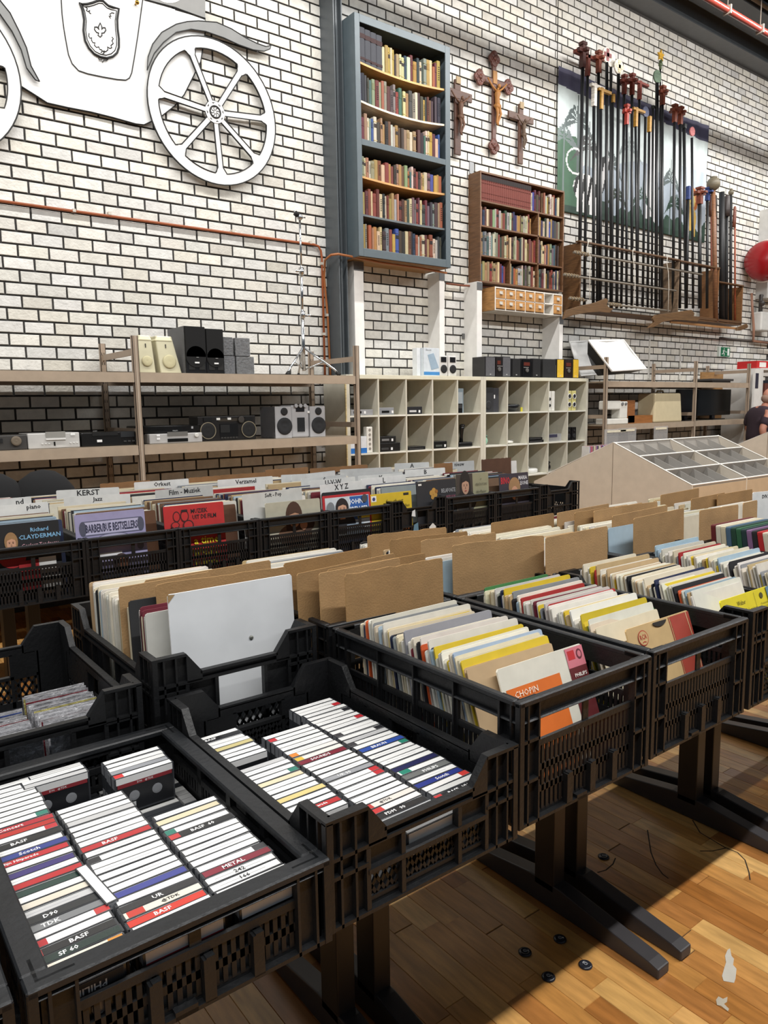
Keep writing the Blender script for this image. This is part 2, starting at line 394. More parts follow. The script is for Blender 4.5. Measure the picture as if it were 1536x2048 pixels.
# ============================================================ CARRIAGE on the wall
def K1(Y, s=.36458): return lambda x, y: W(x*s, y*s, Y)
k = K1(6.255); e = (0, .02, 0)
car = thing('wall_carriage', 'white cut-out carriage with wheels and shield hung high on brick wall', 'carriage', (2.2, 6.28, 2.4))
m = MB((218, 218, 216)); body = [(-400, -60), (790, -60), (790, 0), (960, 52), (1125, 100), (1125, 180), (1110, 280), (1100, 340), (1060, 420), (1010, 520), (960, 580), (890, 635), (845, 660), (790, 685), (745, 680), (620, 645), (500, 615), (370, 590), (260, 565), (190, 520), (110, 470), (60, 410), (0, 350), (-400, 200)]
m.prism([k(*p) for p in body], e, side=(24, 24, 24)); m.obj('body_panel', MAT, car)
m = MB((128, 128, 126)); m.prism([k(x, y)-V(0, .003, 0) for x, y in [(790, -5), (900, 22), (960, 38), (1125, 102), (1125, -60), (790, -60)]], (0, .004, 0)); m.obj('window_surround', MAT, car)
m = MB((232, 232, 230)); m.prism([k(930+62*math.cos(a), -14+32*math.sin(a))-V(0, .006, 0) for a in np.linspace(0, 6.28, 24, endpoint=False)], (0, .004, 0)); m.obj('window_opening', MAT, car)
def line(pts, r=.0028, closed=False, Yo=.003, kk=None):
    kk = kk or k; return [kk(x, y)-V(0, Yo, 0) for x, y in pts]
m = MB((20, 20, 20)); m.tube(line([(333, -40), (340, 80), (350, 160), (362, 230), (375, 300), (395, 350), (430, 388), (480, 405), (560, 422), (640, 436), (690, 440), (710, 428), (722, 400), (736, 320), (755, 200), (770, 90), (785, -20)], Yo=.005), .0045, 5); m.tube(line(body[3:23], Yo=.001), .005, 5); m.obj('door_outline', MAT, car)
m = MB((20, 20, 20)); m.tube(line([(790, -2), (900, 28), (960, 44), (1125, 104)], Yo=.006), .005, 5); m.obj('window_outline', MAT, car)
m = MB((176, 138, 62)); P = k(743, 25); m.tube([P, P-V(0, .03, 0)], .008, 8); m.ball(P-V(0, .04, 0), .017, 12); m.obj('brass_knob', CHROME, car)
sh = [(435, 18), (450, 27), (478, 25), (505, 18), (540, 5), (562, 6), (576, 20), (592, 34), (620, 44), (650, 50), (641, 110), (643, 160), (650, 215), (650, 262), (640, 292), (618, 312), (585, 321), (550, 315), (515, 298), (485, 265), (465, 225), (456, 170), (460, 110), (450, 55)]
cx, cy = 552, 160
sp = MB((240, 240, 238)); sp.prism([k(x, y)-V(0, .006, 0) for x, y in sh], (0, .006, 0), side=(20, 20, 20)); shield = sp.obj('shield', MAT, car)
m = MB((16, 16, 16)); m.tube(line(sh, Yo=.010), .0085, 6, closed=True); m.tube(line([(cx+(x-cx)*.87, cy+(y-cy)*.9) for x, y in sh], Yo=.009), .0035, 5, closed=True)
fl = [(548, 128), (538, 150), (542, 165), (530, 150), (518, 150), (517, 165), (528, 180), (540, 183), (536, 196), (548, 206), (558, 196), (556, 184), (570, 182), (579, 168), (575, 154), (564, 154), (556, 166), (557, 148)]
m.tube(line(fl, Yo=.009), .005, 5, closed=True)
for s in (((487, 185), (485, 200), (492, 212), (502, 208), (500, 222), (508, 236), (520, 236), (516, 250), (528, 262), (540, 258), (545, 272), (558, 276)), ((612, 205), (620, 214), (612, 226), (620, 240), (606, 252), (612, 264), (600, 268), (588, 258), (590, 276), (578, 286), (566, 280)),
          ((470, 42), (478, 50), (472, 60), (482, 66), (492, 58), (488, 72), (498, 78)), ((625, 75), (612, 72), (600, 80), (608, 92), (596, 90), (605, 104)), ((538, 322), (545, 332), (556, 330), (560, 345), (568, 332), (582, 335), (592, 325)), ((552, 292), (560, 280), (572, 292), (562, 296))):
    m.tube(line(s, Yo=.009), .004, 5)
m.obj('shield_ornament', MAT, shield)
def fender(pts, nm):
    m = MB((122, 123, 122)); m.prism([k(x, y)-V(0, .03, 0) for x, y in pts], (0, .012, 0), side=(22, 22, 22)); fo = m.obj('fender', MAT, car); m = MB((20, 20, 20)); m.tube(line(pts, Yo=.031), .0045, 5, closed=True); m.obj('outline', MAT, fo)
fender([(800, 392), (805, 320), (830, 250), (880, 185), (960, 140), (1020, 126), (1080, 122), (1180, 130), (1260, 165), (1340, 215), (1400, 245), (1450, 262), (1480, 255), (1472, 276), (1440, 288), (1380, 280), (1300, 252), (1220, 215), (1120, 180), (1040, 168), (960, 185), (890, 240), (840, 300)], 0)
fender([(-30, -40), (0, 18), (50, 80), (100, 180), (140, 270), (165, 370), (212, 455), (188, 445), (140, 380), (110, 280), (60, 180), (0, 95), (-60, 10)], 1)
def wheel(cx, cz, R, spokes, label):
    Yp = 6.225; t = thing('carriage_wheel', label, 'wheel', (cx, Yp, cz-R), 'white wheels of the wall carriage')
    def p(r, a, y=0): return V(cx+r*math.cos(a), Yp+y, cz+r*math.sin(a))
    n = 72; ri = .845*R; m = MB((222, 222, 220))
    A = [2*math.pi*i/n for i in range(n)]
    ring = [m.add([p(r, a, y) for a in A]) for r, y in ((R, 0), (ri, 0), (ri, .018), (R, .018))]
    for q in range(4):
        a, b = ring[q], ring[(q+1) % 4]; m.col = (222, 222, 220) if q in (0, 2) else (30, 30, 30)
        for j in range(n): m.face((a+j, a+(j+1) % n, b+(j+1) % n, b+j))
    m.obj('rim', MAT, t)
    hub = .155*R
    m = MB((222, 222, 220)); m.lathe([(hub, -.018), (hub, .004), (hub*.98, .006)], (cx, Yp, cz), (0, -1, 0), 28); m.obj('hub', MAT, t)
    m = MB((18, 18, 18)); m.tube([p(hub*.52, a, -.008) for a in np.linspace(0, 6.283, 24, endpoint=False)], .007, 6, closed=True)
    for i in range(8):
        a = i*math.pi/4+.2; m.tube([p(hub*.86, a-.12, -.007), p(hub*.76, a, -.007), p(hub*.86, a+.12, -.007)], .0035, 5)
        m.tube([p(hub*.12, a, -.007), p(hub*.3, a+.3, -.007), p(hub*.42, a, -.007)], .0032, 5)
    m.obj('hub_ornament', MAT, t)
    for a in spokes:
        d = V(math.cos(a), 0, math.sin(a)); s_ = V(-math.sin(a), 0, math.cos(a)); O = V(cx, Yp-.0005, cz)
        r0, r1 = hub*.9, ri+.004; wd0, wd1 = .021, .026
        P = [O+d*r0-s_*wd0, O+d*(r1-.05)-s_*wd1, O+d*(r1-.015)-s_*wd1*1.5, O+d*r1-s_*wd1*2.1, O+d*r1+s_*wd1*2.1, O+d*(r1-.015)+s_*wd1*1.5, O+d*(r1-.05)+s_*wd1, O+d*r0+s_*wd0]
        m = MB((222, 222, 220)); m.prism(P, (0, .017, 0), side=(26, 26, 26)); m.obj('spoke', MAT, t)
    sp_ = sorted([a % (2*math.pi) for a in spokes]); m = MB((16, 16, 16))
    for a, b in zip(sp_, sp_[1:]+[sp_[0]+2*math.pi]):
        q = []
        g0, g1 = .023/hub, .055/ri
        for u in np.linspace(a+g0/1.0, b-g0/1.0, 4): q.append(p(hub*1.0, u, -.002))
        q.append(p(ri-.05, b-.028/ri, -.002))
        for u in np.linspace(b-g1, a+g1, 9): q.append(p(ri, u, -.002))
        q.append(p(ri-.05, a+.028/ri, -.002))
        m.tube(q, .0048, 5, closed=True)
    m.tube([p(R, u, -.001) for u in np.linspace(0, 6.283, 60, endpoint=False)], .0055, 5, closed=True)
    m.obj('outline', MAT, t)
    return t
kw = K1(6.225); O = kw(1172, 620); cxw, czw = 2.995, 2.985+.0
A = [W(*p, 6.225) for p in ((298, 200), (548, 240), (415, 71), (450, 374))]
cxw = (A[0][0]+A[1][0])/2; czw = (A[2][2]+A[3][2])/2; Rw = ((A[1][0]-A[0][0])+(A[2][2]-A[3][2]))/4
angs = [math.atan2(kw(*q)[2]-czw, kw(*q)[0]-cxw) for q in ((1035, 250), (1325, 385), (1450, 650), (1408, 875), (1215, 965), (990, 825), (868, 508))]
wheel(cxw, czw, Rw, angs, 'right wheel of the white carriage with seven spokes and round hub')
L = W(42, 171, 6.225); wheel(L[0]-Rw, L[2], Rw, [a+.2 for a in angs], 'left wheel of the white carriage, cut off by the picture edge')
# ============================================================ CRUCIFIXES
k3 = lambda x, y, Y=6.2: W(860+x*.29297, 60+y*.29297, Y)
def figure(t, c, O, h, mt=MAT):
    m = MB(c); s = h; y = -.03
    def q(x, z, yy=0): return O+V(x*s, y+yy, z*s)
    m.tube([q(0, .78), q(.01, .70), q(0, .62), q(.01, .5), q(.02, .44)], [.05*s, .075*s, .055*s, .06*s, .055*s], 10)
    m.tube([q(0, .78), q(.02, .83, -.008)], [.025*s, .025*s], 8); m.ball(q(.035, .87, -.012), (.042*s, .045*s, .055*s), 10)
    for sg in (-1, 1):
        m.tube([q(.04*sg, .76), q(.16*sg, .84), q(.29*sg, .96)], [.028*s, .022*s, .016*s], 8); m.ball(q(.30*sg, .975), .022*s, 8)
        m.tube([q(.03*sg+.01, .47), q(.05*sg+.05, .27, -.01), q(.02*sg+.01, .08), q(.015*sg+.01, .0, -.012)], [.045*s, .034*s, .024*s, .016*s], 8)
    m.tube([q(-.06, .46), q(.0, .42), q(.09, .45)], [.05*s, .075*s, .045*s], 10)
    m.obj('carved_figure', mt, t)
def cross(top, bot, arml, armr, wd_, col, fc, label, fig=True, ornate=False):
    T, B, L_, R_ = k3(*top), k3(*bot), k3(*arml), k3(*armr); x = (T[0]+B[0])/2; az = (L_[2]+R_[2])/2; hw = wd_/2
    t = thing('crucifix', label, 'crucifix', (x, 6.27, B[2]), 'carved crucifixes hung between the bookcases')
    m = MB(col); m.box((x-hw, 6.225, B[2]), (x+hw, 6.25, T[2])); m.obj('upright', WOOD, t, bevel=.003)
    half = max(x-L_[0], R_[0]-x)
    m = MB(col); m.box((x-half, 6.222, az-hw), (x+half, 6.248, az+hw)); m.obj('crossbar', WOODX, t, bevel=.003)
    if ornate:
        for px_, pz in ((x, T[2]), (x, B[2]), (x-half, az), (x+half, az)):
            m = MB((92, 52, 42)); 
            for dx, dz in ((0, .045), (0, -.045), (.045, 0), (-.045, 0)): m.lathe([(.045, -.014), (.045, .012), (.034, .016), (.026, .008), (0, .008)], (px_+dx*.8, 6.235, pz+dz*.9), (0, -1, 0), 14)
            m.lathe([(.03, 0), (.02, .02), (0, .024)], (px_, 6.23, pz), (0, -1, 0), 12); m.obj('trefoil_end', WOOD, t)
        m = MB((150, 108, 60)); m.box((x-.03, 6.215, T[2]-.26), (x+.03, 6.225, T[2]-.13)); m.obj('inscription_plate', MAT, t)
    else:
        m = MB((150, 130, 100)); m.box((x-.03, 6.212, az+hw+.06), (x+.03, 6.225, az+hw+.13)); m.obj('inscription_plate', MAT, t)
    h = (az-B[2])*(.7); O = V(x+.01, 6.225, az-h*.98)
    figure(t, fc, O, h); return t
cross((205, 335), (200, 845), (135, 400), (298, 475), .085, (74, 44, 30), (92, 62, 44), 'dark brown wooden crucifix nearest the grey bookcase')
cross((455, 190), (450, 790), (362, 315), (548, 385), .055, (84, 50, 38), (150, 100, 44), 'tallest crucifix with carved trefoil ends and golden figure', ornate=True)
cross((635, 500), (633, 910), (550, 565), (718, 622), .07, (82, 52, 36), (84, 66, 50), 'small plain crucifix hung above the brown bookcase', )
# ============================================================ BOOKCASES
R3 = random.Random(5)
BP = {'cream': (196, 180, 148), 'ivory': (206, 196, 172), 'tan': (160, 130, 94), 'brown': (100, 68, 48), 'dark brown': (62, 44, 36), 'ochre': (164, 128, 66), 'mustard yellow': (182, 152, 66),
      'brick red': (128, 56, 46), 'dark red': (92, 34, 34), 'maroon': (86, 34, 40), 'orange': (160, 92, 60), 'navy blue': (38, 48, 76), 'blue': (52, 70, 140), 'black': (30, 28, 30), 'charcoal': (58, 58, 60),
      'grey': (128, 126, 120), 'pale grey': (172, 168, 160), 'sage green': (134, 142, 110), 'dark green': (44, 66, 52), 'teal': (60, 92, 92), 'mauve': (106, 84, 92)}
def book_mesh(kind):
    m = MB((255, 255, 255)); n = 6; d = .17
    arc = [(.5-.5*math.cos(math.pi*i/n), -.006*math.sin(math.pi*i/n)) for i in range(n+1)]
    a = m.add([(x, y, 0) for x, y in arc]+[(1, d, 0), (0, d, 0)]); b = m.add([(x, y, 1) for x, y in arc]+[(1, d, 1), (0, d, 1)]); k = n+3
    for i in range(k): m.face((a+i, a+(i+1) % k, b+(i+1) % k, b+i))
    m.face([b+i for i in range(k)]); m.face([a+i for i in range(k)][::-1])
    def band(z0, z1, c, x0=0, x1=1):
        m.col = c; m.box((x0, -.0075, z0), (x1, .004, z1))
    if kind == 1: band(.62, .86, (235, 225, 200), .12, .88)
    if kind == 2: band(.1, .13, (255, 240, 190)); band(.80, .83, (255, 240, 190)); band(.6, .74, (60, 40, 34), .1, .9)
    if kind == 3:
        for i in range(7): band(.3+i*.075, .33+i*.075, (50, 44, 40), .3, .7)
    if kind == 4: band(.70, .83, (214, 58, 48)); band(.10, .17, (214, 58, 48))
    if kind == 5: band(.80, .985, (62, 52, 50)); band(.66, .69, (210, 150, 60)); band(.3, .32, (210, 150, 60)); band(.1, .12, (210, 150, 60)); band(.77, .79, (210, 150, 60))
    return m.mesh('book', PAPER)
BK = [book_mesh(i) for i in range(6)]
def put_book(x, y, z, w, h, kind, col, label, group, dy=1., lean=0):
    o = bpy.data.objects.new('book', BK[kind]); C.objects.link(o); o.location = (x, y, z); o.scale = (w, dy, h); o.rotation_euler = (0, lean, 0); o.color = oc(tuple(v*.88 for v in col))
    tag(o, label, 'book', group)
def shelf_books(x0, x1, zf, y, hh, case, row, group, start=0, wr=(.022, .045), stop=None, names=None, dy=1.):
    x = x0; i = start
    while True:
        w = R3.uniform(*wr)
        if x+w > x1-.002: break
        nm = R3.choice(names or list(BP)+['cream', 'tan', 'cream', 'ivory', 'tan', 'brown', 'brick red', 'ochre']); c = tuple(int(min(255, max(8, v+R3.gauss(0, 7)))) for v in BP[nm])
        h = hh*R3.uniform(.72, .97)
        if R3.random() < .03: x += .02
        put_book(x, y+R3.uniform(0, .012), zf(x+w/2)+.0005, w-.0012, h, R3.choice([0, 0, 1, 2, 3, 0]), c, f'{nm} book, {nth(i)} from the left on the {row} of the {case}', group, dy)
        x += w; i += 1
    return i
# ---- tall grey bookcase
k2 = lambda x, y, Y=5.9: W(640+x*.27344, y*.27344, Y)
Yf = 5.9; X0, X1 = k2(262, 1000)[0]-.03, k2(948, 1000)[0]; ZT = k2(245, 88)[2]; ZB = (k2(280, 1870)[2]+k2(948, 1962)[2])/2
X0 = k2(245, 88)[0]; XI0, XI1 = k2(300, 1000)[0], k2(913, 1000)[0]
G_ = (80, 92, 98)
gb = thing('grey_bookcase', 'tall blue-grey painted bookcase mounted high beside the steel column', 'bookcase', (X0, Yf, ZB))
m = MB(G_); m.box((X0, Yf, ZB), (X0+.02, YW-.005, ZT)); m.obj('side_panel', METAL, gb); m = MB(G_); m.box((X1-.02, Yf, ZB), (X1, YW-.005, ZT)); m.obj('side_panel', METAL, gb)
m = MB((150, 110, 66)); m.box((X0+.02, Yf+.02, ZB), (X1-.02, YW-.005, ZB+.018)); m.obj('bottom_panel', WOODX, gb)
m = MB((78, 58, 40)); m.box((X0+.02, Yf+.28, ZB+.018), (X1-.02, Yf+.29, ZT-.02)); m.obj('back_panel', WOOD, gb)
m = MB(G_); m.box((X0+.02, Yf, ZT-.02), (X1-.02, YW-.005, ZT)); m.obj('top_panel', METAL, gb)
zt_in = (k2(285, 160)[2]+k2(913, 395)[2])/2; zb_in = (k2(312, 1815)[2]+k2(913, 1900)[2])/2
zm1 = (k2(300, 1020)[2]+k2(915, 1165)[2])/2; zm0 = (k2(300, 1062)[2]+k2(915, 1210)[2])/2
for a, b in (((X0, Yf-.012, ZB), (XI0, Yf, ZT)), ((XI1, Yf-.012, ZB), (X1, Yf, ZT)), ((XI0, Yf-.012, zt_in), (XI1, Yf, ZT)), ((XI0, Yf-.012, ZB), (XI1, Yf, zb_in)), ((XI0, Yf-.012, zm0), (XI1, Yf+.25, zm1))):
    m = MB(G_); m.box(a, b); m.obj('frame_board', METAL, gb, bevel=.003)
def sagz(zm, sag): 
    xm = (XI0+XI1)/2; hw = (XI1-XI0)/2
    return lambda x: zm-sag*(1-((x-xm)/hw)**2)
rows = [((290, 455), (908, 655), .03, (196, 152, 92), 'top shelf'), ((295, 735), (910, 920), .035, (216, 204, 182), 'second shelf'), None,
        ((305, 1285), (905, 1420), .018, (190, 146, 88), 'fourth shelf'), ((310, 1570), (905, 1665), .008, (92, 100, 104), 'fifth shelf'), None]
zfs = []
for rw in rows:
    if rw is None: zfs.append(None); continue
    zm = (k2(*rw[0])[2]+k2(*rw[1])[2])/2+rw[2]*.4; zf = sagz(zm, rw[2]); zfs.append(zf)
    m = MB(rw[3]); n = 12; xs = np.linspace(XI0, XI1, n+1); a = []
    for x in xs: a.append(m.add([(x, Yf+.006, zf(x)), (x, Yf+.27, zf(x)), (x, Yf+.27, zf(x)-.018), (x, Yf+.006, zf(x)-.018)]))
    for p, q in zip(a, a[1:]):
        for j in range(4): m.face((p+j, p+(j+1) % 4, q+(j+1) % 4, q+j))
    m.obj('shelf', WOODX, gb)
zfs[2] = lambda x: zm1; zfs[5] = lambda x: zb_in
tops = [zt_in, zfs[0](0), zfs[1](0), zm0, zfs[3](0), zfs[4](0)]
tops = [zt_in, zfs[0]((XI0+XI1)/2)-.02, zfs[1]((XI0+XI1)/2)-.02, zm0, zfs[3]((XI0+XI1)/2)-.02, zfs[4]((XI0+XI1)/2)-.02]
names = ['top shelf', 'second shelf', 'third shelf', 'fourth shelf', 'fifth shelf', 'bottom shelf']
hts = [.225, .25, .235, .225, .205, .2]
gaps = [.0]*6
for i in range(6):
    x = XI0+.012; st = 0
    avail = tops[i]-zfs[i]((XI0+XI1)/2)
    if i == 0:
        for j in range(4):
            put_book(x, Yf+.02, zfs[0](x+.03)+.001, .064, avail*.86, 4, (58, 60, 68), f'thick slate volume with red bands, {nth(j)} of four at the top left', 'slate volumes on the grey bookcase'); x += .066
        st = 4
    shelf_books(x, XI1-.01, zfs[i], Yf+.02, min(avail*.93, avail-.01)*(.80 if i in (0, 3) else .93), 'grey bookcase', names[i], f'books on the {names[i]} of the grey bookcase', st)
# ---- brown bookcase with red encyclopaedias
Yb = 6.1; kb = lambda x, y, Y=6.1: k3(x, y, Y)
X0, X1 = kb(342, 1300)[0], kb(914, 1400)[0]; ZT = (kb(340, 958)[2]+kb(915, 1100)[2])/2; ZB = (kb(345, 1725)[2]+kb(908, 1785)[2])/2
BR = (104, 72, 46)
bb = thing('brown_bookcase', 'brown wooden bookcase with red encyclopaedia row, mounted on the brick wall', 'bookcase', (X0, Yb, ZB))
XC = kb(740, 1500)[0]; XC2 = kb(548, 1650)[0]
for a, b, nm in (((X0, Yb, ZB), (X0+.018, YW-.008, ZT), 'side_panel'), ((X1-.018, Yb, ZB), (X1, YW-.008, ZT), 'side_panel'), ((X0+.018, Yb, ZT-.018), (X1-.018, YW-.008, ZT), 'top_panel'), ((X0+.018, Yb, ZB), (X1-.018, YW-.008, ZB+.018), 'bottom_panel')):
    m = MB(BR); m.box(a, b); m.obj(nm, WOOD if 'side' in nm else WOODX, bb)
m = MB((60, 44, 34)); m.box((X0+.018, YW-.02, ZB+.018), (X1-.018, YW-.012, ZT-.018)); m.obj('back_panel', WOOD, bb)
zs = [(kb(345, 1160)[2]+kb(740, 1238)[2])/2, (kb(345, 1335)[2]+kb(740, 1395)[2])/2, (kb(345, 1533)[2]+kb(740, 1590)[2])/2]
for z in zs: m = MB(BR); m.box((X0+.018, Yb+.004, z-.016), (X1-.018, YW-.02, z)); m.obj('shelf', WOODX, bb)
m = MB(BR); m.box((XC-.008, Yb+.004, ZB+.018), (XC+.008, YW-.02, zs[0]-.016)); m.obj('divider', WOOD, bb)
m = MB(BR); m.box((XC2-.008, Yb+.004, ZB+.018), (XC2+.008, YW-.02, zs[2]-.016)); m.obj('divider', WOOD, bb)
x = X0+.024; av = ZT-.018-zs[0]
ne = 24; XE = kb(697, 1150)[0]; wv = (XE-x)/ne
for j in range(ne): put_book(x+j*wv, Yb+.02, zs[0]+.0005, wv-.001, av*.97, 5, (122, 54, 42), f'red gilt encyclopaedia volume, {nth(j)} from the left on the brown bookcase', 'red encyclopaedia volumes on the brown bookcase', .85)
def bbrow(i, xa, xb, zb, zt, st, rn):
    return shelf_books(xa, xb, lambda q: zb, Yb+.02, (zt-zb)*.93, 'brown bookcase', rn, f'books on the {rn} of the brown bookcase', st, (.022, .04), dy=.8)
bbrow(0, XE+.005, X1-.03, zs[0], ZT-.018-.01, 24, 'top shelf')
n = bbrow(1, X0+.024, XC-.1, zs[1], zs[0]-.016, 0, 'second shelf'); bbrow(1, XC+.012, X1-.03, zs[1], zs[0]-.016, n, 'second shelf')
n = bbrow(2, X0+.024, XC-.02, zs[2], zs[1]-.016, 0, 'third shelf'); bbrow(2, XC+.012, X1-.03, zs[2], zs[1]-.016, n, 'third shelf')
n = bbrow(3, X0+.024, XC2-.02, ZB+.018, zs[2]-.016, 0, 'bottom shelf'); n = bbrow(3, XC2+.012, XC-.015, ZB+.018, zs[2]-.016, n, 'bottom shelf'); bbrow(3, XC+.012, X1-.03, ZB+.018, zs[2]-.016, n, 'bottom shelf')
# ---- card-index drawer cabinet
X0, X1 = k3(440, 1830, 6.0)[0], k3(903, 1850, 6.0)[0]; ZT = (k3(440, 1757, 6.0)[2]+k3(903, 1800, 6.0)[2])/2; ZB_ = (k3(440, 1912, 6.0)[2]+k3(895, 1952, 6.0)[2])/2
ZT = min(ZT, ZB-.004)
dc = thing('card_index_cabinet', 'small white-fronted cabinet of wooden index drawers under the brown bookcase', 'cabinet', (X0, 6.0, ZB_))
m = MB((172, 128, 78)); m.box((X0, 6.0, ZB_), (X0+.012, 6.27, ZT)); m.obj('side_panel', WOOD, dc); m = MB((172, 128, 78)); m.box((X1-.012, 6.0, ZB_), (X1, 6.27, ZT)); m.obj('side_panel', WOOD, dc)
m = MB((222, 218, 210)); m.box((X0+.012, 6.0, ZB_), (X1-.012, 6.27, ZB_+.012)); m.box((X0+.012, 6.0, ZT-.012), (X1-.012, 6.27, ZT)); m.box((X0+.012, 6.25, ZB_+.012), (X1-.012, 6.26, ZT-.012), (40, 36, 32)); m.obj('carcass', MAT, dc)
nx = 7; cw_ = (X1-X0-.02)/nx; ch_ = (ZT-ZB_-.024)/2
for i in range(nx+1): m = MB((228, 224, 216)); m.box((X0+.004+i*cw_, 5.994, ZB_), (X0+.016+i*cw_, 6.2, ZT)); m.obj('divider', MAT, dc)
m = MB((228, 224, 216)); m.box((X0+.016, 5.994, ZB_+.006+ch_), (X1-.016, 6.2, ZB_+.018+ch_)); m.obj('divider', MAT, dc)
for j in range(2):
    for i in range(nx):
        if i == 5: continue
        a = X0+.019+i*cw_; z = ZB_+.02+j*(ch_-.002)
        m = MB((184, 134, 76)); m.box((a, 5.988, z), (a+cw_-.018, 6.15, z+ch_-.018)); d = m.obj('drawer', WOODX, dc, bevel=.002)
        cx_ = a+(cw_-.018)/2; m = MB((196, 192, 184)); m.box((cx_-.025, 5.984, z+ch_*.42), (cx_+.025, 5.988, z+ch_*.66)); m.box((cx_-.02, 5.97, z+ch_*.34), (cx_+.02, 5.988, z+ch_*.40)); m.obj('label_holder', METAL, d)
# ---- posts carrying the bookcases
def post(x0, x1, y0, zt, label):
    m = MB((232, 230, 226)); m.box((x0, y0, 1.872), (x1, YW-.008, zt)); o = m.obj('wall_post', MAT, bevel=.003); tag(o, label, 'post', 'white posts under the wall bookcases')
    m = MB((90, 92, 94)); m.box((x0-.002, y0-.004, zt-.09), (x1+.002, y0, zt-.005)); m.obj('metal_bracket', METAL, o)
zg = gb.location[2]-.002; zb2 = bb.location[2]-.002
A, B = W(709, 600, 6.1)[0], W(728, 600, 6.1)[0]; post(A, B, 6.1, zg, 'white post under the left end of the grey bookcase')
A, B = W(879, 600, 6.1)[0], W(889, 600, 6.1)[0]; post(A, B, 6.1, zg, 'white post under the right end of the grey bookcase')
A, B = W(954, 640, 6.08)[0], W(964, 640, 6.08)[0]; post(A, B, 6.08, zb2, 'white post left of the index drawer cabinet')
A, B = W(1119, 660, 6.02)[0], W(1126, 660, 6.02)[0]; post(A, B, 6.02, dc.location[2]-.002, 'white post below the right end of the drawer cabinet')
P = W(932, 673, 6.28); m = MB((96, 96, 96)); m.box((P[0]-.06, 6.275, P[2]-.03), (P[0]+.05, 6.288, P[2]+.03)); m.tube([P+V(.05, -.02, 0), P+V(.09, -.02, .0)], .02, 10); tag(m.obj('wall_bracket', METAL), 'small steel bracket on the bricks between the two middle posts', 'bracket')
P = W(943, 338, 6.28); m = MB((150, 152, 154)); m.box((P[0]-.03, 6.275, P[2]-.05), (P[0]+.03, 6.288, P[2]+.07)); tag(m.obj('hanging_plate', METAL), 'small metal plate above the brown bookcase corner', 'bracket')
# ============================================================ BANNER behind the poles
k4 = lambda x, y, Y=6.27: W(1100+x*.30278, 60+y*.30278, Y)
TL, TR, BR_, BL = k4(55, 228), k4(1050, 640), k4(1015, 1432), k4(38, 1160)
NU, NV = 230, 130
uu, vv = np.meshgrid(np.linspace(0, 1, NU+1), np.linspace(0, 1, NV+1), indexing='ij')
WBn, HBn = TR[0]-TL[0], TL[2]-BL[2]
ZTb = (TL[2]+TR[2])/2; ZBb = (BL[2]+BR_[2])/2
X = TL[0]+uu*(BR_[0]-TL[0]); Z = ZTb+(ZBb-ZTb)*vv-.03*np.sin(uu*3.1)*(1-vv)
Yn = 6.262+.012*np.sin(uu*34)*np.sin(vv*2.2+.4)+.006*np.sin(uu*75+vv*6)
cu, cv = (uu[:-1, :-1]+.5/NU), (vv[:-1, :-1]+.5/NV)
rgb = np.zeros(cu.shape+(3,)); asp = WBn/HBn
def setc(mask, c, a=1.): rgb[mask] = rgb[mask]*(1-a)+np.array(c)*a
base = np.array([206, 210, 214]); rgb[:] = base
setc(cv > .55+.08*np.sin(cu*9), (168, 180, 188)); setc((cu > .8) & (cv > .4), (176, 190, 200)); setc((cu > .55) & (cu < .62), (226, 228, 230))
setc(cv > .88+.04*np.sin(cu*23)+.03*np.sin(cu*61), (46, 78, 56)); setc((cu < .14) & (cv > .42+.3*cu), (58, 96, 66))
setc(cv > .95, (34, 56, 42))
def palm(u0, v0, s, c, n=9, hang=1.):
    x = (cu-u0)*asp/s; y = (cv-v0)/s
    for i in range(n):
        a = math.pi*(i/(n-1)); dx = math.cos(a); 
        t = np.clip(x/dx if abs(dx) > .12 else -y*1.3, 0, 1)
        yc = -math.sin(a)*.55*np.sin(np.pi*np.clip(t*1.1, 0, 1))+hang*.55*t*t*abs(dx)
        wth = .085*np.sin(np.pi*np.clip(t, 0, 1))
        if abs(dx) > .12: setc((np.abs(y-yc) < wth) & (x*dx > 0) & (np.abs(x/dx) < 1), c)
        else: setc((np.abs(x) < .07*(1+y)) & (y < 0) & (y > -.9), c)
    setc((np.abs(x) < .05) & (y > 0) & (y < 2.2), c)
for a in ((.11, .34, .22, (84, 92, 96)), (.04, .48, .18, (110, 120, 122)), (.18, .50, .22, (66, 76, 78)), (.31, .58, .20, (84, 98, 98)), (.43, .40, .18, (136, 146, 150)), (.52, .76, .16, (60, 84, 70)), (.72, .56, .2, (84, 102, 98)), (.76, .74, .18, (50, 78, 60)), (.36, .80, .16, (42, 60, 50))): palm(*a)
setc(cv < .12+.02*np.sin(cu*8), (70, 78, 92)); setc(cv < .03, (92, 100, 116))
# a striped animal at lower left and a tawny maned animal at lower right
def ell(u0, v0, ru, rv): return (((cu-u0)*asp/ru)**2+((cv-v0)/rv)**2) < 1
z_ = ell(.17, .80, .17, .11) | ell(.25, .68, .07, .13) | ell(.28, .57, .08, .05); setc(z_, (232, 232, 230)); setc(z_ & (np.sin(cu*150+cv*22) > .15), (22, 24, 26))
for u in (.12, .15, .20, .23): setc((np.abs(cu-u) < .008) & (cv > .84) & (cv < .98), (226, 226, 224)); 
l = np.hypot((cu-.10)*asp, (cv-.62)); setc((np.abs(l-.09) < .007) & (cv > .52), (230, 232, 232))
setc(ell(.88, .66, .11, .11), (186, 104, 38)); setc(ell(.88, .67, .065, .07), (222, 186, 112)); setc(ell(.88, .82, .09, .10), (208, 162, 84)); setc((np.abs(cu-.86) < .014) & (cv > .84) & (cv < .97), (208, 162, 84)); setc((np.abs(cu-.905) < .014) & (cv > .84) & (cv < .97), (208, 162, 84))
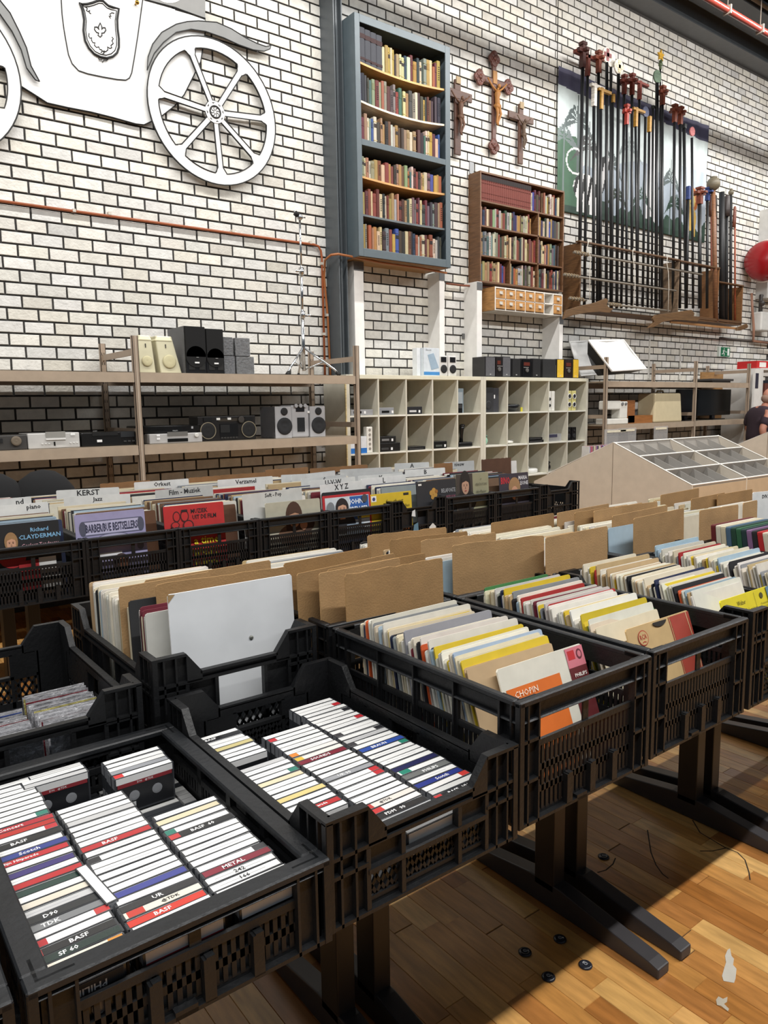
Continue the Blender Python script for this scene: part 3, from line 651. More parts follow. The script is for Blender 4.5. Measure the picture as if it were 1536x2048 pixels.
for u in (.868, .892): setc(ell(u, .655, .009, .012), (20, 18, 16))
setc(ell(.88, .695, .012, .01), (60, 34, 26))
m = MB(); pts = np.stack([X, Yn, Z], -1).reshape(-1, 3); m.v = [tuple(p) for p in pts]
q = (rgb.clip(0, 255)/12).round().astype(int)*12; q = q.clip(0, 250)
for i in range(NU):
    for j in range(NV):
        m.col = tuple(int(v) for v in q[i, j]); a = i*(NV+1)+j; m.face((a, a+1, a+NV+2, a+NV+1))
m.smooth = [True]*len(m.f)
bn = m.obj('printed_banner', SATIN); so = bn.modifiers.new('thick', 'SOLIDIFY'); so.thickness = .002
tag(bn, 'large jungle print banner with palms and animals hung behind the poles', 'banner')
# ============================================================ POLE RACK and POLES
Yk = 5.98
zt_f = lambda x: 0
rk = thing('pole_rack', 'long brown wooden wall rack of boards and dowels holding the poles', 'rack', (k4(205, 1400, Yk)[0], Yk, k4(300, 1880, Yk)[2]))
BW = (88, 62, 38)
LX = k4(205, 1600, Yk)[0]; RX1 = k4(852, 1700, Yk)[0]; RX2 = k4(1115, 1700, Yk)[0]; RX3 = k4(1272, 1800, Yk)[0]
zt1 = (k4(205, 1398, Yk)[2]+k4(850, 1528, Yk)[2])/2; zt2 = (k4(860, 1530, Yk)[2]+k4(1115, 1578, Yk)[2])/2; zt3 = (k4(1120, 1668, Yk)[2]+k4(1272, 1695, Yk)[2])/2
zb1 = (k4(300, 1855, Yk)[2]+k4(850, 1900, Yk)[2])/2; zb3 = (k4(990, 1910, Yk)[2]+k4(1250, 1945, Yk)[2])/2
def rb(nm, a, b, c=BW, mt=WOODX): m = MB(c); m.box(a, b); return m.obj(nm, mt, rk, bevel=.002)
YB = 6.25
rb('side_board', (LX-.02, Yk, zb1), (LX, YB, zt1), (98, 68, 40), WOOD); rb('side_board', (RX1-.02, Yk, zb1), (RX1, YB, zt1), (112, 92, 72), WOOD)
rb('side_board', (RX2-.02, Yk, zb3), (RX2, YB, zt2), (128, 88, 52), WOOD); rb('side_board', (RX3-.02, Yk, zb3), (RX3, YB, zt3), (120, 82, 46), WOOD)
rb('top_board', (LX-.05, Yk-.01, zt1), (RX1, Yk+.05, zt1+.02)); rb('top_board', (RX1, Yk-.01, zt2), (RX2, Yk+.05, zt2+.02)); rb('top_board', (RX2, Yk-.01, zt3), (RX3, Yk+.05, zt3+.02))
rb('bottom_board', (LX-.05, Yk, zb1-.02), (RX1+.02, YB, zb1)); rb('bottom_board', (RX1-.3, Yk, zb3-.02), (RX3, YB, zb3)); rb('lower_rail', (RX1-.2, Yk-.02, zb3-.09), (RX3-.05, Yk, zb3-.06), (150, 108, 66))
rb('front_rail', (RX1, Yk-.006, zb3+.005), (RX3, Yk+.016, zb3+.04))
def carved(pts, dy, nm='carved_board'):
    m = MB((98, 72, 44)); m.prism([k4(x, y, Yk-.06) for x, y in pts], (0, .03, 0)); m.obj(nm, WOODX, rk, bevel=.003)
carved([(90, 1910), (110, 1850), (200, 1822), (300, 1800), (372, 1772), (385, 1785), (375, 1815), (395, 1835), (418, 1838), (395, 1868), (330, 1862), (250, 1866), (150, 1885)], 0)
carved([(648, 1968), (690, 1930), (680, 1905), (700, 1880), (800, 1868), (935, 1848), (955, 1870), (950, 1895), (990, 1905), (975, 1925), (900, 1918), (820, 1915), (740, 1930), (690, 1962)], 0)
carved([(1240, 1965), (1300, 1940), (1310, 1955), (1305, 1968), (1260, 1985), (1235, 1985)], 0)
for a, b in (((155, 1470), (1005, 1615)), ((90, 1600), (830, 1737)), ((125, 1768), (240, 1790)), ((380, 1810), (790, 1856))):
    A, B = k4(*a, Yk-.05), k4(*b, Yk-.05); m = MB((112, 104, 92)); z = (A[2]+B[2])/2; A[2] = B[2] = z
    m.tube([A, B], .014, 8); m.obj('dowel', WOODX, rk)
    m = MB((132, 116, 92)); n = 26
    m.tube([A+V(.02+.010*i, .02*math.cos(i*1.2), .02*math.sin(i*1.2)) for i in range(n)], .009, 5); m.obj('rope_wrap', CLOTH, rk)
for pts in ([(255, 1392), (245, 1440), (268, 1500), (262, 1620), (262, 1785)], [(548, 1450), (545, 1500), (558, 1560), (562, 1690), (548, 1830)], [(775, 1500), (772, 1540), (782, 1600), (785, 1700), (780, 1862)]):
    m = MB((208, 202, 190)); m.tube([k4(x, y, Yk-.07) for x, y in pts], .0045, 6); m.obj('string', CLOTH, rk)
RD_, BRN, WH, YE, PK, BL_, OR_ = (98, 40, 26), (64, 28, 22), (204, 198, 188), (152, 112, 40), (150, 98, 100), (42, 58, 110), (112, 54, 34)
# (top x, head bottom y, bottom x, head top y, half width px, kind, colour, Y, colour word)
poles = [(215, 250, 190, 80, 11, 'cross', BRN, 6.06, 'dark maroon'), (248, 305, 225, 158, 9, 'long', RD_, 6.1, 'red-brown'), (320, 285, 312, 138, 10, 'cross', OR_, 6.06, 'orange-brown'),
 (290, 505, 286, 345, 10, 'long', WH, 6.05, 'white'), (336, 525, 332, 375, 9, 'long', YE, 6.04, 'yellow'), (375, 215, 371, 122, 10, 'disc', PK, 6.1, 'pink cross'), (402, 245, 400, 160, 8, 'disc', (226, 222, 214), 6.14, 'white'),
 (452, 290, 441, 200, 10, 'disc', (226, 216, 180), 6.08, 'cream cross'), (415, 480, 408, 425, 8, 'plain', YE, 6.12, 'small yellow'), (490, 425, 470, 295, 9, 'cross', RD_, 6.1, 'short red'), (541, 430, 540, 288, 9, 'cross', RD_, 6.06, 'bright red-brown'),
 (506, 625, 505, 490, 8, 'cross', (150, 52, 40), 6.04, 'red with white'), (590, 460, 575, 330, 8, 'long', (134, 66, 56), 6.1, 'dusty red'), (565, 640, 577, 505, 8, 'long', YE, 6.04, 'mustard'), (630, 575, 612, 510, 8, 'disc', (70, 76, 104), 6.08, 'slate blue'),
 (655, 675, 645, 570, 8, 'plain', YE, 6.04, 'plain yellow'), (680, 520, 672, 500, 7, 'plain', (40, 44, 42), 6.1, 'bare black'), (707, 350, 700, 270, 11, 'disc', (84, 104, 84), 6.06, 'green'), (729, 260, 722, 135, 5, 'star', (70, 84, 56), 6.12, 'gold star'),
 (742, 495, 738, 368, 9, 'cross', OR_, 6.04, 'rust red'), (822, 610, 812, 490, 9, 'cross', OR_, 6.06, 'pale-edged rust'), (860, 625, 857, 505, 9, 'cross', OR_, 6.05, 'right-hand rust'), (885, 650, 898, 622, 10, 'plain', (30, 32, 34), 6.08, 'plain tapering black'),
 (937, 712, 945, 632, 8, 'oval', (170, 92, 92), 6.06, 'pink oval'), (912, 1120, 902, 1032, 9, 'plain', BL_, 6.04, 'blue'), (988, 1150, 990, 1038, 12, 'cross', OR_, 6.05, 'short orange'), (1040, 1128, 1037, 1040, 9, 'cross', BL_, 6.05, 'blue cross')]
nm_i = 0
for (xt, yh, xb, yt, hw, kind, col, Yp, word) in poles:
    Tp = k4(xt, yt, Yp); Hp = k4(xt, yh, Yp); Bp = k4(xb, 1840, Yp); Bp[2] = max(Bp[2], (zb1 if Bp[0] < RX1 else zb3))+.002
    r = hw*.30278/1490*(np.linalg.norm(Hp-CAM))*.9
    t = thing('pole', f'long black pole topped by a {word} {"disc" if kind in ("disc","oval") else "star finial" if kind=="star" else "grip" if kind=="plain" else "cross-shaped handle"}, standing in the wall rack', 'pole', Bp, 'long poles standing in the wall rack')
    if 'cross' in word and 'disc' not in kind: t['label'] = f'black pole topped by a {word.replace(" cross", "")} cross-shaped handle, standing in the wall rack'
    m = MB((22, 23, 25)); m.tube([Bp, Hp], r, 8); m.obj('shaft', METAL, t)
    h = Tp[2]-Hp[2]; x = Hp[0]; a = r*1.25; zt = Tp[2]; zb = Hp[2]
    m = MB(col)
    if kind == 'cross':
        m.box((x-a, Yp-a, zb), (x+a, Yp+a, zt)); m.box((x-a*3.2, Yp-a*.9, zt-h*.42), (x+a*3.2, Yp+a*.9, zt-h*.26)); m.box((x-a*.9, Yp-a*3, zt-h*.40), (x+a*.9, Yp+a*3, zt-h*.28)); m.box((x-a*1.5, Yp-a*1.3, zt-h*.12), (x+a*1.5, Yp+a*1.3, zt))
    elif kind == 'long':
        m.box((x-a, Yp-a, zb), (x+a, Yp+a, zt-h*.05)); m.box((x-.25, Yp-a, zt-h*.2), (x+.25, Yp+a, zt-h*.05)) if word in ('red-brown',) else m.box((x-.07, Yp-a*.9, zt-h*.2), (x+.18, Yp+a*.9, zt-h*.08))
    elif kind in ('disc', 'oval'):
        R_ = h*.55; cz = zb+R_*.95; yy = Yp
        m.lathe([(R_*(.7 if kind == 'oval' else 1), -.01), (R_*(.7 if kind == 'oval' else 1), .01)], (x, yy, cz), (0, 1, 0), 22, (224, 218, 204) if 'cross' in word else col)
        if 'cross' in word:
            m.box((x-R_*.25, yy-.018, cz-R_*.8), (x+R_*.25, yy+.016, cz+R_*.8), col); m.box((x-R_*.8, yy-.018, cz-R_*.25), (x+R_*.8, yy+.016, cz+R_*.25), col)
    elif kind == 'star':
        m.tube([(x, Yp, zb), (x, Yp, zt-.12)], [a*1.3, a*1.6], 8); m.ball((x, Yp, zb+.06), a*2.2, 10); P = []
        for i in range(10):
            rr_ = .075 if i % 2 == 0 else .035; P.append((x+rr_*math.sin(i*math.pi/5), Yp-.01, zt-.06+rr_*math.cos(i*math.pi/5)))
        m.prism(P, (0, .02, 0), (190, 146, 40))
    else: m.box((x-a, Yp-a, zb), (x+a, Yp+a, zt))
    m.obj('handle', WOOD, t)
def stick(xt, yt, xb, r, c, Yp, label, ball=None, grip=None):
    Tp = k4(xt, yt, Yp); Bp = k4(xb, 1880, Yp); Bp[2] = zb3+.002; t = thing('pole', label, 'pole', Bp, 'long poles standing in the wall rack')
    m = MB(c); m.tube([Bp, Tp], [r, r*.85], 10); m.obj('shaft', WOOD, t)
    if ball: m = MB((104, 96, 78)); m.ball(Tp+V(0, 0, ball*.6), ball, 14); m.lathe([(ball*.5, 0), (ball*.55, .02), (0, .03)], Tp+V(0, 0, ball*1.4), n=12); m.obj('ball_finial', WOOD, t)
    if grip: m = MB(grip); m.tube([Tp-V(0, 0, .3), Tp-V(0, 0, .2), Tp-V(0, 0, .02), Tp], [r*1.7, r*1.9, r*1.5, r*.8], 8); m.obj('grip', WOOD, t)
stick(1078, 1045, 1098, .034, (124, 84, 56), 6.0, 'thick pale wooden pole with a large ball on top', ball=.095)
stick(1065, 1085, 1070, .014, (128, 66, 42), 6.12, 'thin reddish pole left of the thick ball-topped pole', grip=(86, 50, 36))
stick(1095, 1090, 1100, .014, (118, 60, 40), 6.15, 'thin reddish pole close behind the thick ball-topped pole', grip=(70, 54, 44))
stick(1135, 1070, 1138, .045, (24, 25, 27), 6.05, 'very thick black pole right of the ball-topped pole')
stick(1172, 1090, 1165, .026, (26, 27, 29), 6.05, 'black pole with a dark carved grip near the right end', grip=(54, 46, 44))
stick(1195, 1085, 1195, .024, (30, 31, 33), 6.1, 'black pole with a small olive ball finial', ball=.04)
stick(1222, 1165, 1225, .014, (150, 74, 46), 6.05, 'thin copper coloured pole at the far right end of rack', grip=(112, 60, 42))
stick(1150, 1240, 1150, .03, (40, 40, 40), 6.16, 'shorter dark pole with greenish ball behind the thick black pole', ball=.06)
# ============================================================ FIRE HOSE REEL, EXIT SIGN, ELECTRICS
P = W(1515, 522, 6.05)
t = thing('hose_reel', 'red fire hose reel with white hose loop on the wall', 'hose reel', (P[0], 6.28, P[2]-.3))
m = MB((140, 18, 24)); m.lathe([(0, -.24), (.16, -.22), (.26, -.17), (.30, -.08), (.30, .20)], (P[0]+.12, 5.98, P[2]), (1, 0, 0), 32); m.obj('drum', GLOSS, t)
m = MB((206, 196, 188)); m.tube([(P[0]+.12, 5.98+.31*math.cos(a), P[2]+.31*math.sin(a)) for a in np.linspace(0, 6.283, 36, endpoint=False)], .016, 8, closed=True); m.obj('hose', MAT, t)
m = MB((120, 20, 24)); m.box((P[0]+.2, 6.02, P[2]-.04), (P[0]+.3, 6.28, P[2]+.04)); m.tube([(P[0]-.0, 6.02, P[2]), (P[0]+.06, 6.02, P[2])], .06, 12); m.obj('bracket', METAL, t)
P = W(1527, 480, 6.2); m = MB((196, 196, 192)); m.box((P[0], 6.1, W(1527, 598, 6.2)[2]), (P[0]+.9, 6.285, W(1527, 418, 6.2)[2])); tag(m.obj('wall_cabinet', METAL), 'pale flat metal cabinet on the wall behind the hose reel', 'cabinet')
P = W(1447, 704, 6.27); t = tag(MB((214, 226, 218)).box((P[0]-.16, 6.255, P[2]-.075), (P[0]+.16, 6.288, P[2]+.075)).obj('exit_sign', MAT), 'small green running-figure exit sign on the bricks', 'sign')
m = MB((24, 110, 72)); m.box((P[0]-.11, 6.25, P[2]-.07), (P[0]+.16, 6.256, P[2]+.07)); m.obj('sign_face', MAT, t)
m = MB((235, 240, 236)); b = lambda p, q, w_: m.bar((P[0]+p[0], 6.249, P[2]+p[1]), (P[0]+q[0], 6.249, P[2]+q[1]), w_, .003, up=(0, 1, 0))
m.box((P[0]+.08, 6.248, P[2]-.055), (P[0]+.135, 6.25, P[2]+.055)); m.ball((P[0]-.02, 6.249, P[2]+.045), (.011, .002, .011), 8); b((-.025, .03), (-.04, -.01), .018); b((-.04, -.01), (-.01, -.03), .012); b((-.01, -.03), (-.02, -.06), .012); b((-.04, -.01), (-.065, -.035), .012); b((-.065, -.035), (-.085, -.03), .012); b((-.028, .025), (.01, .01), .009); b((-.03, .025), (-.06, .01), .009); b((.02, 0), (.06, 0), .01)
m.obj('running_figure', MAT, t)
P = W(1518, 645, 6.2); t = thing('meter_box', 'pale grey meter box with pipework on the wall at right edge', 'meter box', (P[0], 6.28, P[2]-.15))
m = MB((202, 202, 198)); m.box((P[0]-.12, 6.1, P[2]-.14), (P[0]+.25, 6.28, P[2]+.16)); m.obj('casing', METAL, t, bevel=.02)
m = MB((150, 110, 90)); m.tube([(P[0]-.25, 6.22, P[2]+.45), (P[0]-.2, 6.22, P[2]+.2), (P[0]-.16, 6.2, P[2]-.1), (P[0]-.16, 6.2, P[2]-.3), (P[0]+.6, 6.2, P[2]-.32)], .02, 8); m.obj('gas_pipe', METAL, t)
m = MB((60, 56, 54)); m.tube([(P[0]-.02, 6.18, P[2]+.16), (P[0]-.02, 6.18, P[2]+.42), (P[0]+.3, 6.18, P[2]+.45)], .03, 10); m.ball((P[0]-.02, 6.16, P[2]+.3), .05, 10); m.obj('valve', METAL, t)
m = MB((86, 80, 76)); A = W(1440, 676, 6.26); m.tube([A, (13.8, 6.26, A[2])], .018, 8); tag(m.obj('conduit', METAL), 'thin dark conduit along the bricks above the exit sign', 'pipe')
for k_, (x, y, n_) in enumerate([(1300, 670, 'left'), (1362, 690, 'right')]):
    A = W(x, y, 6.28); m = MB((206, 204, 198)); m.box((A[0]-.012, 6.275, 1.9), (A[0]+.012, 6.29, A[2])); tag(m.obj('cable_strip', MAT), f'thin white cable strip on the bricks, {n_} one above the right racks', 'cable strip')
# ============================================================ METAL RACKS
R4 = random.Random(3)
BE = (158, 140, 122); ZS = (W(0, 738, 5.45)[2]+W(717, 753, 5.45)[2])/2; ZL = (W(0, 900, 5.45)[2]+W(717, 873, 5.45)[2])/2
FY, BY = 5.45, 6.2
def upright(parent, x, y, z1, front):
    m = MB(BE); m.box((x-.022, y, 0), (x+.022, y+.004, z1)); m.box((x-.022, y, 0), (x-.018, y+.035, z1)); m.box((x+.018, y, 0), (x+.022, y+.035, z1))
    if front: m.box((x-.006, y-.006, 0), (x+.006, y, z1), (176, 160, 142))
    else:
        z = .5
        while z < z1-.03: m.box((x-.013, y-.001, z), (x-.008, y+.001, z+.022), (30, 26, 24)); m.box((x+.004, y-.001, z), (x+.009, y+.001, z+.022)); z += .075
    return m.obj('upright', METAL, parent)
def rack(label, xs, x_end, zs, ztop, group, openleft=False, FY=5.45):
    t = thing('metal_rack', label, 'rack', (xs[0], FY, 0), group)
    for x in xs:
        upright(t, x, FY, ztop, True); upright(t, x, BY, ztop, False)
        for z in [ztop-.09]+[q+.12 for q in zs[1:]]:
            m = MB(BE); m.box((x-.008, FY+.03, z-.045), (x+.008, BY, z)); m.obj('side_brace', METAL, t)
    ends = [x_end[0]]+xs+[x_end[1]] if openleft else xs+[x_end[1]]
    for a, b in zip(ends, ends[1:]):
        if b-a < .1: continue
        for z in zs:
            m = MB((172, 154, 134)); m.box((a+.022, FY, z-.072), (b-.022, FY+.03, z-.004)); m.box((a+.022, FY+.03, z-.072), (b-.022, FY+.034, z-.02), BE); m.obj('shelf_beam', METAL, t)
            m = MB(BE); m.box((a+.022, BY, z-.072), (b-.022, BY+.03, z-.004)); m.obj('shelf_beam', METAL, t)
            m = MB((150, 136, 118)); m.box((a+.022, FY+.005, z-.016), (b-.022, BY+.03, z)); m.obj('shelf_board', METAL, t)
    return t
XL, XR = 1.915, W(715, 750, FY)[0]
rack('beige metal rack with two shelves of audio gear at left', [XL, XR], (-.1, XR), [ZS, ZL, .35], ZS+.26, 'beige metal racks along the wall', True)
F2 = 5.56; X7, X9, X11 = W(1214, 765, F2)[0], W(1393, 765, F2)[0], W(1499, 765, F2)[0]
zr_ = W(1300, 763, F2)[2]; zr2 = W(1300, 846, F2)[2]
rack('beige metal rack with sewing machines at far right', [X7, X9, X11], (0, X11), [zr_, zr2, .4], zr_+.28, 'beige metal racks along the wall', False, F2)
def dev(name, label, cat, a, b, col, group=None, mt=GLOSS, bevel=.006):
    t = thing(name, label, cat, ((a[0]+b[0])/2, (a[1]+b[1])/2, a[2]), group)
    m = MB(col); m.box(a, b); m.obj('casing', mt, t, bevel=bevel); return t
def fb(t, nm, x0, x1, z0, z1, y, c, d=.004, mt=GLOSS):  # plate on a front face at plane y
    m = MB(c); m.box((x0, y-d, z0), (x1, y+.001, z1)); return m.obj(nm, mt, t)
def disc(t, nm, x, y, z, r, c, d=.006, mt=MAT, rz=None, ring=None):
    m = MB(c); m.lathe([(r, 0), (r, d), (r*.9, d+.003), (r*.5, d-.001), (0, d+.002)], (x, y+.001, z), (0, -1, 0), 22); o = m.obj(nm, mt, t)
    if ring: m = MB(ring); m.tube([(x+r*math.cos(a), y-d, z+r*math.sin(a)) for a in np.linspace(0, 6.283, 28, endpoint=False)], .004, 6, closed=True); m.obj('trim_ring', METAL, t)
    return o
kr = lambda x, y, s, ox, oy, Y: W(ox+x*s, oy+y*s, Y)
# lower shelf (zoom scale .1953, origins (0,640) and (260,640))
y0 = 5.52; z = ZL+.001
def span(x0, x1): return W(x0, 880, y0)[0], W(x1, 880, y0)[0]
def hgt(py, x, Y=None): return W(x, py, Y or y0)[2]
a, b = span(-10, 54)
t = dev('video_recorder', 'dark grey video recorder with round knob, cut off at the left edge', 'recorder', (a-.25, y0, z), (b, y0+.3, hgt(870, 30)), (70, 68, 66)); disc(t, 'knob', b-.07, y0, z+.06, .032, (112, 100, 84), .02); fb(t, 'tape_slot', b-.34, b-.15, z+.05, z+.08, y0, (44, 44, 44)); fb(t, 'display', b-.32, b-.22, z+.012, z+.03, y0, (12, 12, 12))
a, b = span(54, 161)
t = dev('video_recorder', 'silver video recorder with wide tape door between two dark decks', 'recorder', (a+.005, y0, z), (b-.005, y0+.28, hgt(866, 105)), (196, 194, 190), mt=METAL); fb(t, 'tape_door', a+.12, b-.1, z+.075, z+.115, y0, (150, 148, 142)); fb(t, 'lower_lip', a+.12, b-.1, z+.058, z+.07, y0, (226, 224, 220), .01); fb(t, 'display', a+.17, b-.17, z+.018, z+.045, y0, (14, 14, 14)); fb(t, 'price_sticker', b-.065, b-.035, z+.085, z+.105, y0, (240, 240, 238), .005, PAPER)
for i in range(6): fb(t, 'button', a+.09+i*.022+(i > 2)*.12, a+.1+i*.022+(i > 2)*.12, z+.03, z+.036, y0, (230, 230, 226), .006)
a, b = span(162, 275)
t = dev('disc_player', 'black disc player with white price sticker left of the rack upright', 'disc player', (a+.005, y0, z), (b-.01, y0+.3, hgt(864, 220)), (24, 24, 24)); fb(t, 'disc_tray', a+.08, a+.26, z+.075, z+.1, y0, (38, 38, 38)); fb(t, 'price_sticker', a+.11, a+.145, z+.03, z+.047, y0, (240, 240, 238), .005, PAPER); fb(t, 'display', a+.28, a+.38, z+.06, z+.1, y0, (50, 52, 54)); text('SONY', t, V(a+.1, y0-.003, z+.11)-V(*t.location), (1, 0, 0), (0, 0, 1), h=.008, c=(160, 160, 160))
for i in range(5): fb(t, 'button', a+.3+i*.03, a+.32+i*.03, z+.025, z+.035, y0, (70, 70, 70), .006)
a, b = span(299, 405); zt = hgt(867, 340)
t = dev('video_recorder', 'silver disc player with dark tray, under the curved black player', 'disc player', (a, y0, z), (b, y0+.3, zt), (178, 176, 174), mt=METAL); fb(t, 'tray', a+.14, b-.12, z+.01, z+.035, y0, (16, 16, 16)); fb(t, 'slot', a+.14, b-.12, z+.055, z+.085, y0, (110, 108, 104)); disc(t, 'knob', b-.05, y0, z+.055, .016, (220, 218, 212), .014)
for i in range(2): fb(t, 'price_sticker', a+.055, a+.08, z+.03+.025*i, z+.045+.025*i, y0, (238, 238, 238), .005, PAPER)
t = thing('disc_player', 'curved glossy black player stacked on the silver disc player', 'disc player', ((a+b)/2, y0+.1, zt+.001)); m = MB((18, 18, 19)); P = []
for u in np.linspace(-1, 1, 17): P.append(((a+b)/2-.01+u*.27, y0+.02+.09*u*u, zt+.006))
zt2 = hgt(851, 340)
m.prism(P+[(P[-1][0], y0+.3, zt+.006), (P[0][0], y0+.3, zt+.006)], (0, 0, zt2-zt-.006)); m.obj('casing', GLOSS, t, bevel=.008); m = MB((170, 172, 174)); m.box((a+.05, y0+.055, zt2-.03), (a+.16, y0+.075, zt2-.012)); m.box((b-.18, y0+.05, zt2-.03), (b-.05, y0+.07, zt2-.012)); m.obj('pale_panel', METAL, t)  # two pale grey metal plates on the curved front, no emission
text('PHILIPS', t, V((a+b)/2, y0+.015, zt+.02)-V(*t.location), (1, 0, 0), (0, 0, 1), h=.009, c=(200, 200, 200))
# boombox
y0 = 5.62
a, b = W(397, 870, y0)[0], W(512, 870, y0)[0]; zt = W(450, 832, y0)[2]
t = dev('boombox', 'wide black boombox with two ringed round speakers', 'boombox', (a, y0, z), (b, y0+.18, zt), (40, 38, 37)); w_ = b-a; h_ = zt-z
for u in (.16, .87): disc(t, 'speaker_cone', a+w_*u, y0, z+h_*.42, h_*.33, (20, 20, 21), .006, MAT, ring=(150, 140, 118)); fb(t, 'tweeter', a+w_*u-.035, a+w_*u+.035, z+h_*.78, z+h_*.94, y0, (34, 34, 34), .008)
fb(t, 'cassette_bay', a+w_*.36, a+w_*.68, z+h_*.15, z+h_*.68, y0, (24, 24, 25)); fb(t, 'cassette_door', a+w_*.37, a+w_*.53, z+h_*.32, z+h_*.64, y0-.004, (48, 48, 48)); fb(t, 'tuner_dial', a+w_*.34, a+w_*.68, z+h_*.78, z+h_*.9, y0, (66, 60, 52)); disc(t, 'tuning_knob', a+w_*.73, y0, z+h_*.84, .028, (60, 56, 52), .02)
for i in range(6): fb(t, 'key', a+w_*(.37+.05*i), a+w_*(.41+.05*i), z+h_*.08, z+h_*.14, y0, (70, 68, 66), .01)
for u in (.31, .5): fb(t, 'price_sticker', a+w_*u, a+w_*u+.03, z+h_*.84, z+h_*.93, y0-.001, (238, 238, 234), .006, PAPER)
# silver stereo wrapped in film
y0 = 5.55
def cabinet_speaker(a, b, zt, name, label, col, cones, wrap=None, dpt=.2, grp=None, zb=None):
    zb = z if zb is None else zb
    t = thing(name, label, 'speaker', ((a+b)/2, y0+dpt/2, zb), grp); m = MB((46, 46, 48) if wrap else col); m.box((a, y0+.012, zb), (b, y0+dpt, zt)); m.obj('cabinet', GLOSS, t)
    m = MB(col); m.box((a, y0, zb), (b, y0+.012, zt)); m.obj('baffle', METAL, t, bevel=.004)
    for (u, v, r, c) in cones: disc(t, 'cone', a+(b-a)*u, y0, zb+(zt-zb)*v, r, c, .008, MAT)
    if wrap: m = MB((230, 230, 235)); m.box((a-.003, y0+.014, zb+.004), (a-.001, y0+dpt, zt)); m.obj('clear_film', FILM, t)
    return t
A0, A1, A2, A3 = [W(500+x*.1953, 860, y0)[0] for x in (262, 430, 618, 773)]
zt = W(560, 813, y0)[2]; S_ = (176, 176, 178)
cs = [(.55, .84, .032, (24, 24, 26)), (.55, .38, .072, (26, 27, 30))]
cabinet_speaker(A0, A1, zt, 'stereo_speaker', 'silver film-wrapped stereo speaker nearest the black boombox', S_, cs, True, .26); cabinet_speaker(A2, A3, zt-.002, 'stereo_speaker', 'silver stereo speaker beside the cream cabinet side', S_, cs, None, .26)
t = dev('stereo_system', 'silver stereo centre unit standing between its two matching speakers', 'stereo', (A1+.004, y0+.01, z), (A2-.004, y0+.25, zt+.01), S_, mt=METAL, bevel=.012); xm = (A1+A2)/2
fb(t, 'control_panel', A1+.05, A2-.05, z+.22, zt, y0+.01, (30, 30, 32)); fb(t, 'cassette_door', A1+.06, A2-.05, z+.05, z+.17, y0+.01, (44, 46, 48)); 
for i in range(3): disc(t, 'control_knob', xm-.045+.045*i, y0+.006, z+.27, .017, (168, 168, 170), .012, METAL)
fb(t, 'price_sticker', A0+.32, A0+.35, zt-.06, zt-.04, y0+.01, (240, 240, 238), .006, PAPER)
# items on the top shelf
z = ZS+.001; y0 = 5.6
for (xa_, xb__, lean, lb) in ((279, 312, 0, 'cream toy-like speaker standing upright next to the rack upright'), (322, 364, -.14, 'cream speaker tilted against the tall black speaker')):
    A, B = W(xa_, 740, y0)[0], W(xb__, 740, y0)[0]; Hh = W(300, 670, y0)[2]-z; wd = .15
    t = thing('cream_speaker', lb, 'speaker', ((A+B)/2, y0+.09, z), 'pair of cream speakers on the rack', 0); xm = (A+B)/2; c = (204, 198, 168)
    m = MB(c); w0, w1 = (B-A)/2, (B-A)/2*.78; sh = lean*Hh
    m.prism([(xm-w0, y0, z), (xm+w0, y0, z), (xm+w1+sh, y0+.03, z+Hh), (xm-w1+sh, y0+.03, z+Hh)], (0, .17, 0)); m.obj('cabinet', GLOSS, t, bevel=.008)
    m = MB((226, 220, 186)); m.prism([(xm-w1+sh-.004, y0+.02, z+Hh*.86), (xm+w1+sh+.004, y0+.02, z+Hh*.86), (xm+w1+sh-.01, y0+.03, z+Hh), (xm-w1+sh+.01, y0+.03, z+Hh)], (0, .17, 0)); m.obj('top_cap', GLOSS, t, bevel=.008)
    m = MB((196, 188, 150)); m.lathe([(w0*.62, 0), (w0*.62, .006), (w0*.5, .01), (0, .006)], (xm+sh*.3, y0+.004, z+Hh*.32), (0, -1, .05), 24); m.obj('speaker_grille', MAT, t)
    m = MB((60, 56, 50)); m.box((xm+sh*.75-.003, y0+.016, z+Hh*.68), (xm+sh*.75+.003, y0+.03, z+Hh*.78)); m.obj('badge', MAT, t)
y0 = 5.56
XA, XB, XC_ = W(260+578*.1953, 740, y0)[0], W(260+785*.1953, 740, y0)[0], W(260+968*.1953, 740, y0)[0]
